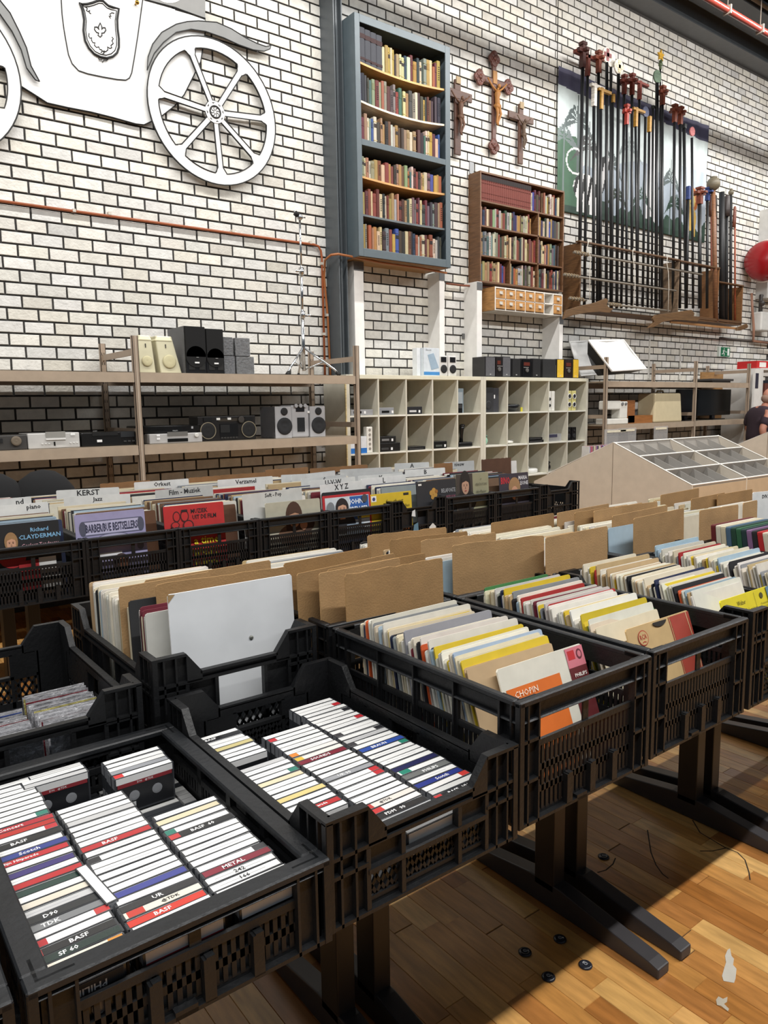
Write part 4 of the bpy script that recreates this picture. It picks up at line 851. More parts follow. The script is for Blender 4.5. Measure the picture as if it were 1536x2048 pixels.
for (a, b, lb, top) in ((XA, XB, 'large black speaker, left of a tall wrapped pair', 652), (XB+.004, XC_, 'large black speaker, right of a tall wrapped pair', 655)):
    zt = W(380, top, y0)[2]; t = thing('black_speaker', lb, 'speaker', ((a+b)/2, y0+.2, z), 'tall black speakers on the rack'); w_ = b-a; h_ = zt-z
    m = MB((20, 20, 21)); m.box((a, y0+.01, z), (b, y0+.34, zt)); m.obj('cabinet', WOOD, t); m = MB((12, 12, 13)); m.box((a+.004, y0-.008, z+h_*.36), (b-.004, y0+.01, zt-.004)); m.lathe([(w_*.49, 0), (w_*.49, .018)], ((a+b)/2, y0+.01, z+h_*.36), (0, -1, 0), 24); m.obj('cloth_grille', CLOTH, t)
    m = MB((26, 26, 28)); m.box((a, y0, z), (b, y0+.01, z+h_*.4)); m.obj('baffle', GLOSS, t)
    for u in (.28, .78): m = MB((8, 8, 8)); m.box((a+w_*u-.025, y0-.003, z+.03), (a+w_*u+.025, y0+.001, z+h_*.27)); m.obj('bass_port', MAT, t, bevel=.01)
    m = MB((238, 238, 238)); m.box((a+w_*.52-.018, y0-.012, z+h_*.22), (a+w_*.52+.018, y0-.006, z+h_*.25)); m.obj('price_sticker', PAPER, t); m = MB((130, 130, 130)); m.box((a+w_*.55-.01, y0-.012, z+h_*.34), (a+w_*.55+.01, y0-.008, z+h_*.355)); m.obj('badge', METAL, t)
    m = MB((220, 220, 225)); m.box((a-.003, y0+.012, z+.004), (a-.001, y0+.34, zt)); m.obj('clear_film', FILM, t)
y0 = 5.6; 
zt0 = W(480, 675, y0)[2]
for (xa_, xb_2, ya, yb, dy, lb, c) in ((449, 468, 675, 711, 0, 'small dark film-wrapped speaker, upper left of the wrapped pile', (34, 34, 36)), (449, 470, 711, 748, 0, 'small dark film-wrapped speaker, lower left of the wrapped pile', (26, 28, 36)), (473, 502, 676, 712, .02, 'grey film-wrapped box speaker, upper right of the wrapped pile', (48, 48, 48)), (474, 509, 713, 750, .02, 'grey film-wrapped box speaker, lower right of the wrapped pile', (44, 45, 44))):
    yy = y0+dy; a, b = W(xa_, 745, yy)[0], W(xb_2, 745, yy)[0]; z1, z2 = (z, z+(zt0-z)*.5) if yb > 730 else (z+(zt0-z)*.5+.001, zt0)
    t = dev('wrapped_speaker', lb, 'speaker', (a, yy, z1), (b, yy+.2, z2-.001), c, 'film-wrapped speakers stacked on the rack', MAT, .004); m = MB((220, 222, 226)); m.box((a-.003, yy-.003, z1+.003), (b+.002, yy-.001, z2-.002)); m.box((a-.003, yy-.003, z1+.003), (a-.001, yy+.2, z2-.002)); m.obj('clear_film', FILM, t)
# chrome cymbal stand
ks = lambda x, y, Y=5.78: W(560+x*.18067, 400+y*.18067, Y)
Bs = ks(265, 1880); t = thing('cymbal_stand', 'chrome tripod cymbal stand on top of the left rack', 'stand', (Bs[0], Bs[1], ZS+.001)); xs_ = Bs[0]
def zz(y): return ks(265, y)[2]
m = MB((200, 204, 208)); m.tube([(xs_, 5.78, ZS+.05), (xs_, 5.78, zz(1270))], .016, 12); m.obj('lower_tube', CHROME, t); xt = ks(220, 280)[0]
m = MB((200, 204, 208)); m.tube([(xs_, 5.78, zz(1270)), (ks(236, 780)[0], 5.78, zz(780))], .012, 12); m.obj('middle_tube', CHROME, t); m = MB((200, 204, 208)); m.tube([(ks(236, 780)[0], 5.78, zz(780)), (xt, 5.78, zz(230))], .009, 12); m.obj('upper_tube', CHROME, t)
for (x, y, sg) in ((250, 1270, 1), (236, 790, -1)):
    Q = ks(x, y); m = MB((210, 212, 214)); m.lathe([(.022, -.03), (.022, .03)], Q, n=12); m.tube([Q, Q+V(.05*sg, -.02, -.005)], .006, 8); m.ball(Q+V(.055*sg, -.02, -.005), (.02, .006, .012), 8); m.obj('wing_nut', CHROME, t)
Q = ks(218, 190); m = MB((200, 202, 204)); m.ball(Q, .028, 12); m.tube([Q, ks(180, 150)], .01, 8); m.tube([ks(180, 150), ks(150, 115)], .006, 6); m.tube([Q, Q+V(.05, -.01, .0)], .006, 6); m.obj('tilter', CHROME, t); m = MB((20, 20, 20)); m.lathe([(.022, -.015), (.022, .015)], ks(180, 155), (1, 0, -.6), 12); m.obj('felt', CLOTH, t)
hub = V(xs_, 5.78, zz(1630)); 
for ang, ft in ((-1, ks(85, 1920, 5.7)), (1, ks(650, 1935, 5.6)), (0, V(xs_+.12, 6.08, ZS+.02))):
    ft = V(ft[0], ft[1], ZS+.018); m = MB((205, 208, 212)); k_ = ft+(hub-ft)*.12+V(0, 0, .015); m.tube([hub, k_, ft], .010, 8); m.tube([hub+(ft-hub)*.55, V(xs_, 5.78, ZS+.06)], .007, 6); o = m.obj('leg', CHROME, t); m = MB((16, 16, 16)); m.lathe([(.017, -.017), (.02, 0), (.014, .03)], ft, unit(hub-ft), 10); m.obj('rubber_foot', MAT, o)
# ============================================================ CUBE SHELVING
CY, CB = 5.8, 6.19; CW = (W(1177, 755, CY)[0]-W(692, 752, CY)[0])/2; CX0 = W(692, 752, CY)[0]; CZ = (W(722, 751, CY)[2]+W(1178, 755.5, CY)[2])/2
CR = (206, 202, 186)
cell = (CW-.076-4*.016)/5; ch = (CZ-.076-.064)/5
units = []
for u in range(2):
    x0 = CX0+u*(CW+.002); t = thing('cube_shelf', ['cream white cube shelf of twenty-five cells beside the metal rack', 'cream white cube shelf of twenty-five cells, right one of two'][u], 'shelf', (x0, CY, 0), 'two cream cube shelves')
    for a, b, nm in (((x0, CY, 0), (x0+.038, CB, CZ), 'side_panel'), ((x0+CW-.038, CY, 0), (x0+CW, CB, CZ), 'side_panel'), ((x0+.038, CY, CZ-.038), (x0+CW-.038, CB, CZ), 'top_panel'), ((x0+.038, CY, 0), (x0+CW-.038, CB, .038), 'bottom_panel')):
        m = MB((218, 214, 192) if 'top' in nm else CR); m.box(a, b); m.obj(nm, MAT, t, bevel=.002)
    for i in range(1, 5): m = MB(CR); xx = x0+.038+i*cell+(i-1)*.016; m.box((xx, CY+.003, .038), (xx+.016, CB, CZ-.038)); m.obj('vertical_divider', MAT, t)
    for j in range(1, 5):
        zz_ = .038+j*ch+(j-1)*.016
        for i in range(5): xx = x0+.038+i*(cell+.016); m = MB((224, 222, 210)); m.box((xx, CY+.004, zz_), (xx+cell, CB, zz_+.016)); m.obj('shelf_board', MAT, t)
    if u == 1 or True:
        m = MB((176, 168, 148)); m.box((x0+.038+(cell+.016)*(1 if u == 0 else 0), CB-.006, .038), (x0+CW-.038, CB-.001, CZ-.038)); m.obj('back_panel', MAT, t)
    units.append(x0)
def cellpos(u, i, j):    # column i from left, row j from top: left x, floor z
    return units[u]+.038+i*(cell+.016), CZ-.038-(j+1)*ch-j*.016+.0005
def item(u, i, j, fn, dx=.02, dy=.03): x, zc = cellpos(u, i, j); fn(x+dx, CY+dy, zc)
RN = ['top row', 'second row', 'third row']
def boxdev(nm, lb, cat, w, d, h, c, ex=None, mt=GLOSS):
    def f(x, y, zc):
        t = dev(nm, lb, cat, (x, y, zc), (x+w, y+d, zc+h), c, None, mt, .004)
        if ex: ex(t, x, y, zc)
    return f
def slot(c=(10, 10, 10)): return lambda t, x, y, zc: (fb(t, 'display', x+.03, x+.12, zc+.02, zc+.04, y, c), fb(t, 'price_sticker', x+.15, x+.17, zc+.015, zc+.04, y, (236, 236, 236), .005, PAPER))
item(0, 0, 0, boxdev('set_top_box', 'slim silver and black receiver box in the top left cell of the cube shelves', 'receiver', .26, .2, .055, (150, 150, 152), slot()), .03)
item(0, 1, 0, boxdev('radio', 'small black and silver radio in a top row cube cell, left one of two', 'radio', .18, .14, .07, (140, 142, 146), slot()))
item(0, 2, 0, boxdev('radio', 'small dark radio in a top row cube cell, right one of two', 'radio', .2, .12, .075, (44, 44, 46), slot((200, 200, 200))))
item(0, 4, 0, boxdev('modem', 'upright pale blue-grey modem box in the fifth top cell', 'modem', .11, .2, .26, (140, 156, 166), lambda t, x, y, zc: fb(t, 'side_grille', x+.02, x+.09, zc+.04, zc+.22, y, (180, 190, 196))), .06, .1)
item(0, 4, 0, boxdev('adapter', 'small black adapter block in front of the pale modem', 'adapter', .08, .06, .10, (20, 20, 20), lambda t, x, y, zc: fb(t, 'label_plate', x+.01, x+.07, zc+.05, zc+.09, y, (60, 60, 60))), .0, .02)
item(0, 0, 1, boxdev('carton', 'white and blue appliance carton in a left cube cell', 'box', .2, .15, .16, (216, 220, 224), lambda t, x, y, zc: fb(t, 'blue_print', x, x+.2, zc, zc+.05, y, (30, 110, 190), .002, PAPER), PAPER), .0, .02)
def kettle(x, y, zc):
    t = thing('power_strip_box', 'upright white socket strip beside the blue and white carton', 'socket strip', (x+.22, y+.05, zc)); m = MB((232, 230, 222)); m.box((x+.19, y, zc), (x+.26, y+.06, zc+.25)); m.obj('casing', GLOSS, t, bevel=.008)
    for i in range(5): disc(t, 'socket', x+.225, y, zc+.04+i*.045, .014, (150, 146, 138), .002)
item(0, 0, 1, kettle)
item(0, 1, 1, boxdev('radio_tuner', 'black tuner box at the bottom of a two-high stack', 'tuner', .27, .22, .085, (20, 20, 21), slot((60, 60, 60))), .005)
x_, zc_ = cellpos(0, 1, 1); boxdev('radio_tuner', 'smaller black player stacked on the black tuner box', 'tuner', .21, .2, .065, (30, 30, 30), slot((120, 120, 120)))(x_+.02, CY+.04, zc_+.086)
def flatdark(lb, w=.24, h=.035): return boxdev('disc_player', lb, 'disc player', w, .18, h, (18, 18, 19), lambda t, x, y, zc: fb(t, 'control_strip', x+.02, x+w-.03, zc+.01, zc+.018, y, (70, 70, 70)))
item(0, 2, 1, flatdark('flat black player lying in the third cell of the second row')); item(0, 3, 1, boxdev('clock_radio', 'small black clock radio in the fourth cell of the second row', 'radio', .19, .14, .075, (20, 20, 20), slot((80, 84, 80))))
def joystick(x, y, zc):
    t = thing('joystick', 'black joystick on its base in a cube shelf cell', 'joystick', (x+.13, y+.09, zc)); m = MB((18, 18, 19)); m.box((x+.03, y+.01, zc), (x+.23, y+.17, zc+.05)); m.obj('base', GLOSS, t, bevel=.012); m = MB((24, 24, 26)); m.tube([(x+.13, y+.09, zc+.05), (x+.135, y+.09, zc+.12), (x+.13, y+.08, zc+.19), (x+.13, y+.075, zc+.22)], [.022, .018, .026, .03], 12); m.ball((x+.13, y+.07, zc+.225), (.035, .03, .02), 12); m.obj('grip', GLOSS, t)
item(0, 4, 1, joystick)
def sp_up(lb, w, h, d, c, cones, base=None):
    def f(x, y, zc):
        t = thing('small_speaker', lb, 'speaker', (x+w/2, y+d/2, zc)); m = MB(c); m.box((x, y, zc), (x+w, y+d, zc+h)); m.obj('cabinet', GLOSS, t, bevel=.006)
        for (v, r, cc, rg) in cones: disc(t, 'cone', x+w/2, y, zc+h*v, r, cc, .006, MAT, ring=rg)
    return f
item(1, 0, 0, sp_up('tall dark grey speaker in the first top cell of the right cube shelf', .15, .27, .2, (58, 58, 60), [(.3, .045, (40, 40, 42), None)]), .01, .05)
item(1, 0, 0, boxdev('price_note', 'second dark grey speaker standing beside its taller twin', 'speaker', .09, .2, .265, (66, 66, 70), lambda t, x, y, zc: fb(t, 'price_sticker', x+.01, x+.025, zc+.15, zc+.19, y, (236, 236, 236), .004, PAPER)), .17, .06)
def helmet(x, y, zc):
    t = thing('sandwich_maker', 'dark round appliance with yellow tag in a top cube cell', 'appliance', (x+.15, y+.15, zc)); m = MB((20, 21, 24)); m.lathe([(.09, 0), (.12, .03), (.145, .07), (.12, .085), (0, .09)], (x+.15, y+.14, zc), n=20); m.obj('body', GLOSS, t); m = MB((200, 190, 60)); m.box((x+.24, y+.02, zc), (x+.27, y+.03, zc+.05)); m.obj('yellow_tag', PAPER, t)
item(1, 1, 0, helmet)
for k_, dx in enumerate((.01, .075)): item(1, 3, 0, sp_up(['slim white speaker, left of a pair in the fourth right-hand cell', 'slim white speaker leaning, right of a pair in the cell'][k_], .055, .23, .1, (226, 224, 216), [(.28, .018, (40, 40, 40), None), (.6, .018, (40, 40, 40), None)] if k_ == 0 else []), dx, .03)
for k_, dx in enumerate((.01, .10)): item(1, 4, 0, sp_up(['pale yellow speaker with two ringed cones, left of a pair', 'pale yellow speaker with two ringed cones, right of a pair'][k_], .075, .235, .1, (204, 196, 130), [(.3, .028, (30, 30, 34), (230, 230, 230)), (.72, .028, (30, 30, 34), (230, 230, 230))]), dx, .03)
for k_, dx in enumerate((.02, .12)): item(1, 4, 1, sp_up(['small black desktop speaker, left of a pair in the last column', 'small black desktop speaker, right of a pair in the last column'][k_], .085, .16, .1, (20, 20, 21), [(.35, .026, (34, 34, 35), None), (.75, .012, (34, 34, 35), None)]), dx, .04)
item(1, 2, 1, flatdark('flat black player in the third cell of the right cube shelf', .27, .03)); 
x_, zc_ = cellpos(1, 2, 1); flatdark('thin black player lying on another flat player', .25, .028)(x_+.03, CY+.04, zc_+.031)
item(1, 3, 1, boxdev('plastic_bin', 'clear plastic bin of odd parts in a right-hand cube cell', 'bin', .24, .2, .09, (190, 192, 196), lambda t, x, y, zc: fb(t, 'dark_content', x+.02, x+.16, zc+.05, zc+.085, y, (60, 60, 80)), CLEAR))
def blob(lb, c, r, nm='mouse', cat='gadget'):
    def f(x, y, zc):
        t = thing(nm, lb, cat, (x+.1, y+.08, zc)); m = MB(c); m.ball((x+.1, y+.08, zc+r[2]), r, 14); m.obj('body', GLOSS, t); m = MB(tuple(int(v*.6) for v in c)); m.ball((x+.1+r[0]*.5, y+.06, zc+r[2]*2), (r[0]*.35, r[1]*.3, r[2]*.3), 10); m.obj('detail', GLOSS, t)
    return f
item(1, 0, 1, blob('small mint green figurine lamp in a second row cell', (150, 196, 170), (.05, .05, .05), 'night_light', 'lamp'), -.03); item(1, 1, 1, blob('white oval gadget lying in the second right-hand cell', (226, 224, 216), (.07, .05, .02))), item(1, 1, 1, blob('small black and chrome webcam beside the white gadget', (40, 40, 42), (.035, .03, .03), 'webcam', 'camera'), -.07, .02)
def dish(x, y, zc):
    t = thing('round_tray', 'round white lidded dish in the third row of cells', 'dish', (x+.14, y+.15, zc)); m = MB((226, 226, 222)); m.lathe([(.11, 0), (.125, .01), (.125, .045), (.11, .055), (0, .06)], (x+.14, y+.14, zc), n=26); m.obj('dish', GLOSS, t); m = MB((200, 200, 196)); m.lathe([(.03, .058), (.025, .075), (0, .078)], (x+.14, y+.14, zc), n=14); m.obj('lid_knob', GLOSS, t)
item(1, 2, 2, dish); item(1, 3, 2, blob('shiny black round kitchen gadget in the third row', (28, 28, 30), (.06, .06, .055), 'chopper', 'appliance'), -.02); item(0, 3, 2, blob('dark round gadget half hidden in the third row, left shelf', (26, 26, 28), (.05, .05, .055), 'chopper', 'appliance'), -.04)
# on top of the cube shelves
z = CZ+.001
y0 = 5.86
a, b = W(835, 745, y0)[0], W(848, 745, y0+.0)[0]
t = dev('router_box', 'pale blue and white printed product box on the cube shelf', 'box', (W(848, 745, y0)[0], y0, z), (W(879, 745, y0)[0], y0+.12, W(865, 696, y0)[2]), (206, 214, 220), None, PAPER, .002); bx0, bx1 = W(848, 745, y0)[0], W(879, 745, y0)[0]; hh = W(865, 696, y0)[2]-z
fb(t, 'blue_stripe', bx0, bx1, z+.01, z+hh*.15, y0, (60, 130, 190), .002, PAPER); m = MB((150, 172, 190)); m.prism([(bx0+.05, y0-.002, z+hh*.75), (bx0+.13, y0-.002, z+hh*.82), (bx0+.2, y0-.002, z+hh*.3), (bx0+.1, y0-.002, z+hh*.22)], (0, .002, 0)); m.obj('printed_picture', PAPER, t); text('Sitecom', t, V(bx0+.06, y0-.003, z+hh*.93)-V(*t.location), (1, 0, 0), (0, 0, 1), h=.016, c=(40, 40, 60))
m = MB((226, 230, 234)); m.box((W(834, 745, y0+.05)[0], y0+.05, z), (bx0-.004, y0+.12, z+hh)); tag(m.obj('product_box', PAPER), 'narrow white box left of the blue-white product box', 'box')
for k_, (pa, pb) in enumerate(((879, 896), (897, 914))):
    a, b = W(pa, 745, y0)[0], W(pb, 745, y0)[0]; zt = W(890, 711, y0)[2]; h_ = zt-z
    t = thing('small_speaker', ['white small speaker with black cones, left of a pair on the shelf top', 'white small speaker with black cones, right of a pair on the shelf top'][k_], 'speaker', ((a+b)/2, y0+.07, z)); m = MB((214, 212, 208)); m.box((a, y0, z), (b-.004, y0+.14, zt)); m.obj('cabinet', GLOSS, t, bevel=.012); disc(t, 'woofer', (a+b)/2, y0, z+h_*.35, (b-a)*.36, (18, 18, 20), .008); fb(t, 'tweeter', a+.02, b-.025, z+h_*.68, z+h_*.93, y0, (24, 24, 26))
def minisys(px, lbs, cs, top, gname):
    for k_, (a_, b_) in enumerate(px):
        a, b = W(a_, 745, y0)[0], W(b_, 745, y0)[0]; zt = W((a_+b_)/2, top, y0)[2]
        if lbs[k_] is None: continue
        kind = cs[k_][0]; t = dev('mini_speaker' if kind == 's' else 'mini_stereo', lbs[k_], 'speaker' if kind == 's' else 'stereo', (a+.002, y0+.005, z), (b-.002, y0+.2, zt), (44, 44, 46), gname, GLOSS, .003); h_ = zt-z
        if kind == 's': fb(t, 'grille', a+.01, b-.008, z+.01, zt-.008, y0, cs[k_][1], .006, CLOTH); fb(t, 'badge', (a+b)/2-.01, (a+b)/2+.01, z+.025, z+.033, y0-.006, (190, 190, 190), .002)
        else:
            fb(t, 'front_panel', a+.008, b-.008, z+.01, zt-.008, y0, cs[k_][1], .006); fb(t, 'display', a+.03, b-.03, z+h_*.62, z+h_*.8, y0-.006, (96, 44, 34), .002); disc(t, 'volume_knob', (a+b)/2, y0-.006, z+h_*.38, .022, (90, 88, 86), .014)
            for i in range(4): fb(t, 'button', a+.03+i*.022, a+.042+i*.022, z+h_*.52, z+h_*.55, y0-.006, (180, 176, 170), .003)
sg = 'mini stereo sets on the cube shelf top'
minisys([(970, 990), (990, 1004), (1004, 1021)], ['mini speaker, dark with grey grille, left of the first stereo set', 'first mini stereo centre unit with red display', 'mini speaker with grey grille, right of the first stereo set'], [('s', (88, 88, 92)), ('m', (34, 30, 30)), ('s', (88, 88, 92))], 713, sg)
minisys([(1023, 1041), (1043, 1062), (1064, 1081)], ['black mini speaker left of the glossy black stereo', 'glossy black mini stereo centre unit', 'black mini speaker right of the glossy black stereo'], [('s', (24, 24, 26)), ('m', (14, 14, 15)), ('s', (20, 20, 22))], 717, sg)
minisys([(1113, 1127), (1128, 1144), (1145, 1157)], ['yellow fronted mini speaker, left of the last stereo set', 'dark mini stereo unit between two yellow speakers', 'yellow fronted mini speaker, right of the last stereo set'], [('s', (216, 176, 48)), ('m', (40, 30, 28)), ('s', (216, 176, 48))], 718, sg)
a, b = W(1086, 745, y0)[0], W(1112, 745, y0)[0]; dev('mini_speaker', 'plain dark speaker cabinet turned sideways before the yellow fronts', 'speaker', (a, y0, z), (b-.004, y0+.2, W(1100, 718, y0)[2]), (52, 52, 52), sg)
fb(bpy.data.objects[[o.name for o in C.objects if o.get('label', '').startswith('plain dark speaker cab')][0]], 'edge_strip', b-.02, b-.006, z, z+.15, y0, (70, 70, 70))
# narrow cream panel standing at the left end of the cube shelf (its side with wood-coloured edge)
m = MB((206, 188, 140)); m.box((units[0]-.014, CY-.006, .0), (units[0]-.002, CY+.01, CZ-.03)); tag(m.obj('edge_strip', WOOD), 'pale yellow wooden edge strip at the left cube shelf side', 'edge strip')
# ============================================================ SOFTBOXES and right rack goods
def softbox(pts, Yf_, label, depth=.5):
    Q = [W(x, y, Yy) for (x, y, Yy) in pts]; c = sum(Q)/4
    n_ = np.cross(Q[1]-Q[0], Q[3]-Q[0]); n_ = unit(n_)
    if n_[1] > 0: n_ = -n_
    t = thing('softbox', label, 'softbox', (c[0], c[1], min(q[2] for q in Q)-.02), 'pair of photo softboxes'); m = MB((232, 232, 230)); g = 8
    gp = []
    for i in range(g+1):
        for j in range(g+1):
            u, v = i/g, j/g; P = Q[0]*(1-u)*(1-v)+Q[1]*u*(1-v)+Q[2]*u*v+Q[3]*(1-u)*v; gp.append(P+n_*(-.03*math.sin(math.pi*u)*math.sin(math.pi*v)+.008*math.sin(9*u+5*v)))
    a = m.add(gp)
    for i in range(g):
        for j in range(g): p = a+i*(g+1)+j; m.face((p, p+g+1, p+g+2, p+1)); 
    m.smooth = [True]*len(m.f); o = m.obj('diffuser', SATIN, t); o.modifiers.new('thick', 'SOLIDIFY').thickness = .004
    m = MB((236, 236, 234)); m.tube([q+n_*.004 for q in Q], .014, 8, closed=True); m.obj('white_rim', CLOTH, t)
    m = MB((18, 18, 20)); back = c-n_*depth; s4 = [back+(q-c)*.22 for q in Q]; mid = [(q+s)/2+unit(q-c)*.06 for q, s in zip(Q, s4)]
    A_, B_, D_ = m.add([q-n_*.012 for q in Q]), m.add(mid), m.add(s4)
    for p, q in ((A_, B_), (B_, D_)):
        for j in range(4): m.face((p+j, p+(j+1) % 4, q+(j+1) % 4, q+j))
    m.face([D_+j for j in range(4)]); m.obj('black_shell', SATIN, t); return t
softbox([(1139, 684, 6.15), (1180, 682, 6.2), (1206, 748, 6.16), (1160, 752, 6.12)], 5.9, 'smaller white and black photo softbox behind the large one', .06)
softbox([(1177, 682, 5.78), (1246, 681, 5.9), (1291, 738, 5.68), (1223, 742, 5.5)], 5.6, 'large white fabric photo softbox resting on the right rack', .32)
z = zr2+.001; y0 = 5.6
kq = lambda x, y, Y: W(1100+x*.28385, 640+y*.28385, Y)
def sewing(a, b, zt, label, c):
    t = thing('sewing_machine', label, 'sewing machine', ((a+b)/2, y0+.08, z)); w_ = b-a; h_ = zt-z; m = MB(c); m.box((a, y0, z), (b, y0+.17, z+h_*.24)); m.obj('bed', GLOSS, t, bevel=.01); m = MB(c); m.box((b-w_*.36, y0+.01, z+h_*.24), (b-.005, y0+.15, z+h_*.97)); m.obj('pillar', GLOSS, t, bevel=.012); m = MB(c); m.box((a+w_*.02, y0+.015, z+h_*.62), (b-w_*.3, y0+.14, z+h_)); m.obj('arm', GLOSS, t, bevel=.015)
    m = MB((150, 150, 152)); m.tube([(a+w_*.16, y0+.07, z+h_*.62), (a+w_*.16, y0+.07, z+h_*.3)], .008, 8); m.box((a+w_*.11, y0+.05, z+h_*.25), (a+w_*.21, y0+.09, z+h_*.29)); m.obj('needle_bar', CHROME, t)
    disc(t, 'stitch_dial', b-w_*.28, y0+.012, z+h_*.86, .022, (120, 120, 120), .012); disc(t, 'stitch_dial', b-w_*.12, y0+.01, z+h_*.86, .018, (120, 120, 120), .012); m = MB((60, 60, 60)); m.lathe([(.045, 0), (.045, .02)], (b, y0+.08, z+h_*.75), (1, 0, 0), 16); m.obj('hand_wheel', GLOSS, t); return t
a, b = kq(410, 700, y0)[0], kq(552, 700, y0)[0]; sewing(a-.02, b, kq(480, 568, y0)[2], 'large white sewing machine nearest the rack upright', (224, 222, 214))
y0 = 5.85; a, b = kq(585, 700, y0)[0], kq(670, 700, y0)[0]; sewing(a, b, kq(640, 575, y0)[2], 'small grey and white sewing machine standing behind its wooden case', (190, 190, 190)); y0 = 5.6
a, b = kq(552, 700, y0)[0], kq(732, 700, y0)[0]; t = thing('wooden_case', 'orange-brown open wooden case behind the white sewing machine', 'case', ((a+b)/2, y0, z)); m = MB((150, 96, 48)); m.box((a+.02, y0+.02, z), (b, y0+.2, kq(640, 672, y0)[2])); m.obj('case_base', WOODX, t); m = MB((140, 88, 46)); m.box((a, y0+.02, z), (a+.17, y0+.2, kq(570, 565, y0)[2])); m.obj('case_end', WOOD, t, bevel=.01)
a, b = kq(735, 700, y0)[0], kq(932, 700, y0)[0]; zt = kq(840, 515, y0)[2]; t = thing('machine_cover', 'large cream box-shaped machine cover with rounded handle', 'cover', ((a+b)/2, y0+.1, z)); m = MB((206, 192, 158)); m.prism([(a, y0, z), (b, y0, z), (b-.02, y0+.02, zt), (a+.03, y0+.02, zt)], (0, .26, 0)); m.obj('cover', GLOSS, t, bevel=.02); m = MB((190, 176, 142)); m.tube([((a+b)/2-.08, y0+.14, zt), ((a+b)/2-.06, y0+.14, zt+.03), ((a+b)/2+.06, y0+.14, zt+.03), ((a+b)/2+.08, y0+.14, zt)], .012, 8); m.obj('handle', GLOSS, t)
y0 = 5.8
for k_, (xa_, xb_2, yt, lb) in enumerate(((905, 1015, 488, 'black flat screen behind the cream cover'), (1035, 1268, 488, 'wide black flat television on the right rack'))):
    a, b = kq(xa_, 700, y0)[0], kq(xb_2, 700, y0)[0]; zt = kq((xa_+xb_2)/2, yt, y0)[2]; t = thing('television', lb, 'television', ((a+b)/2, y0, z)); m = MB((14, 14, 16)); m.box((a, y0, z+.06), (b, y0+.06, zt)); m.obj('screen_housing', GLOSS, t, bevel=.006); fb(t, 'screen', a+.02, b-.02, z+.09, zt-.02, y0, (7, 8, 10), .002); m = MB((18, 18, 20)); xm = (a+b)/2; m.box((xm-.16, y0-.08, z), (xm+.16, y0+.14, z+.015)); m.box((xm-.04, y0+.01, z+.015), (xm+.04, y0+.05, z+.08)); m.obj('stand_foot', GLOSS, t)
a, b = kq(1070, 400, 6.1)[0], kq(1400, 400, 6.1)[0]
m = MB((150, 112, 68)); m.box((a, 6.1, zr2+.002), (b, 6.13, kq(1200, 370, 6.1)[2])); tag(m.obj('plywood_sheet', WOODX), 'tall plywood panel standing behind the flat televisions', 'panel')
m = MB((52, 50, 50)); P = kq(1190, 330, 5.8); m.box((P[0]-.35, 5.7, zr_+.03), (P[0]+.25, 6.0, zr_+.06)); m.box((P[0]-.3, 5.72, zr_+.002), (P[0]+.2, 5.98, zr_+.03)); tag(m.obj('flat_case', MAT, bevel=.004), 'flat dark case lying on the top shelf, far right', 'case')
# white display cabinet at far right with red box
P = W(1508, 735, 5.5)+V(.26, 0, 0); t = thing('display_cabinet', 'white open display cabinet at the far right edge', 'cabinet', (P[0], 5.5, 0)); zt = P[2]
for a, b, nm in (((P[0], 5.5, 0), (P[0]+.03, 6.1, zt), 'side_panel'), ((P[0]+.03, 5.5, zt-.03), (P[0]+1.2, 6.1, zt), 'top_panel'), ((P[0]+.03, 5.5, zt-.5), (P[0]+1.2, 6.1, zt-.47), 'shelf'), ((P[0]+.03, 6.08, 0), (P[0]+1.2, 6.1, zt-.03), 'back_panel'), ((P[0]+.03, 5.5, zt-.98), (P[0]+1.2, 6.08, zt-.95), 'shelf')): m = MB((222, 222, 218)); m.box(a, b); m.obj(nm, MAT, t)
m = MB((222, 222, 218)); m.box((P[0]-.22, 5.5, zt-.9), (P[0]-.01, 5.53, zt-.02)); m.obj('open_door', MAT, t); fb(t, 'door_sticker', P[0]-.2, P[0]-.11, zt-.3, zt-.08, 5.5, (44, 44, 60), .002, PAPER)
m = MB((190, 34, 34)); m.box((P[0]+.02, 5.6, zt+.001), (P[0]+.5, 5.9, zt+.11)); o = tag(m.obj('red_box', PAPER), 'bright red box on top of the white display cabinet', 'box'); m = MB((230, 226, 220)); m.box((P[0]+.1, 5.598, zt+.02), (P[0]+.3, 5.6, zt+.09)); m.obj('white_label', PAPER, o)
for i, c in enumerate(((90, 84, 70), (120, 70, 60), (70, 76, 90))): m = MB(c); m.box((P[0]+.08+i*.22, 5.6, zt-.469), (P[0]+.24+i*.22, 5.8, zt-.469+.2+.05*i)); o = tag(m.obj('carton', PAPER), ['olive', 'rusty', 'bluish'][i]+' carton on the upper shelf of the white cabinet', 'box')
FROST = finish('frosted_plastic', .3, var=0, alpha=.8)
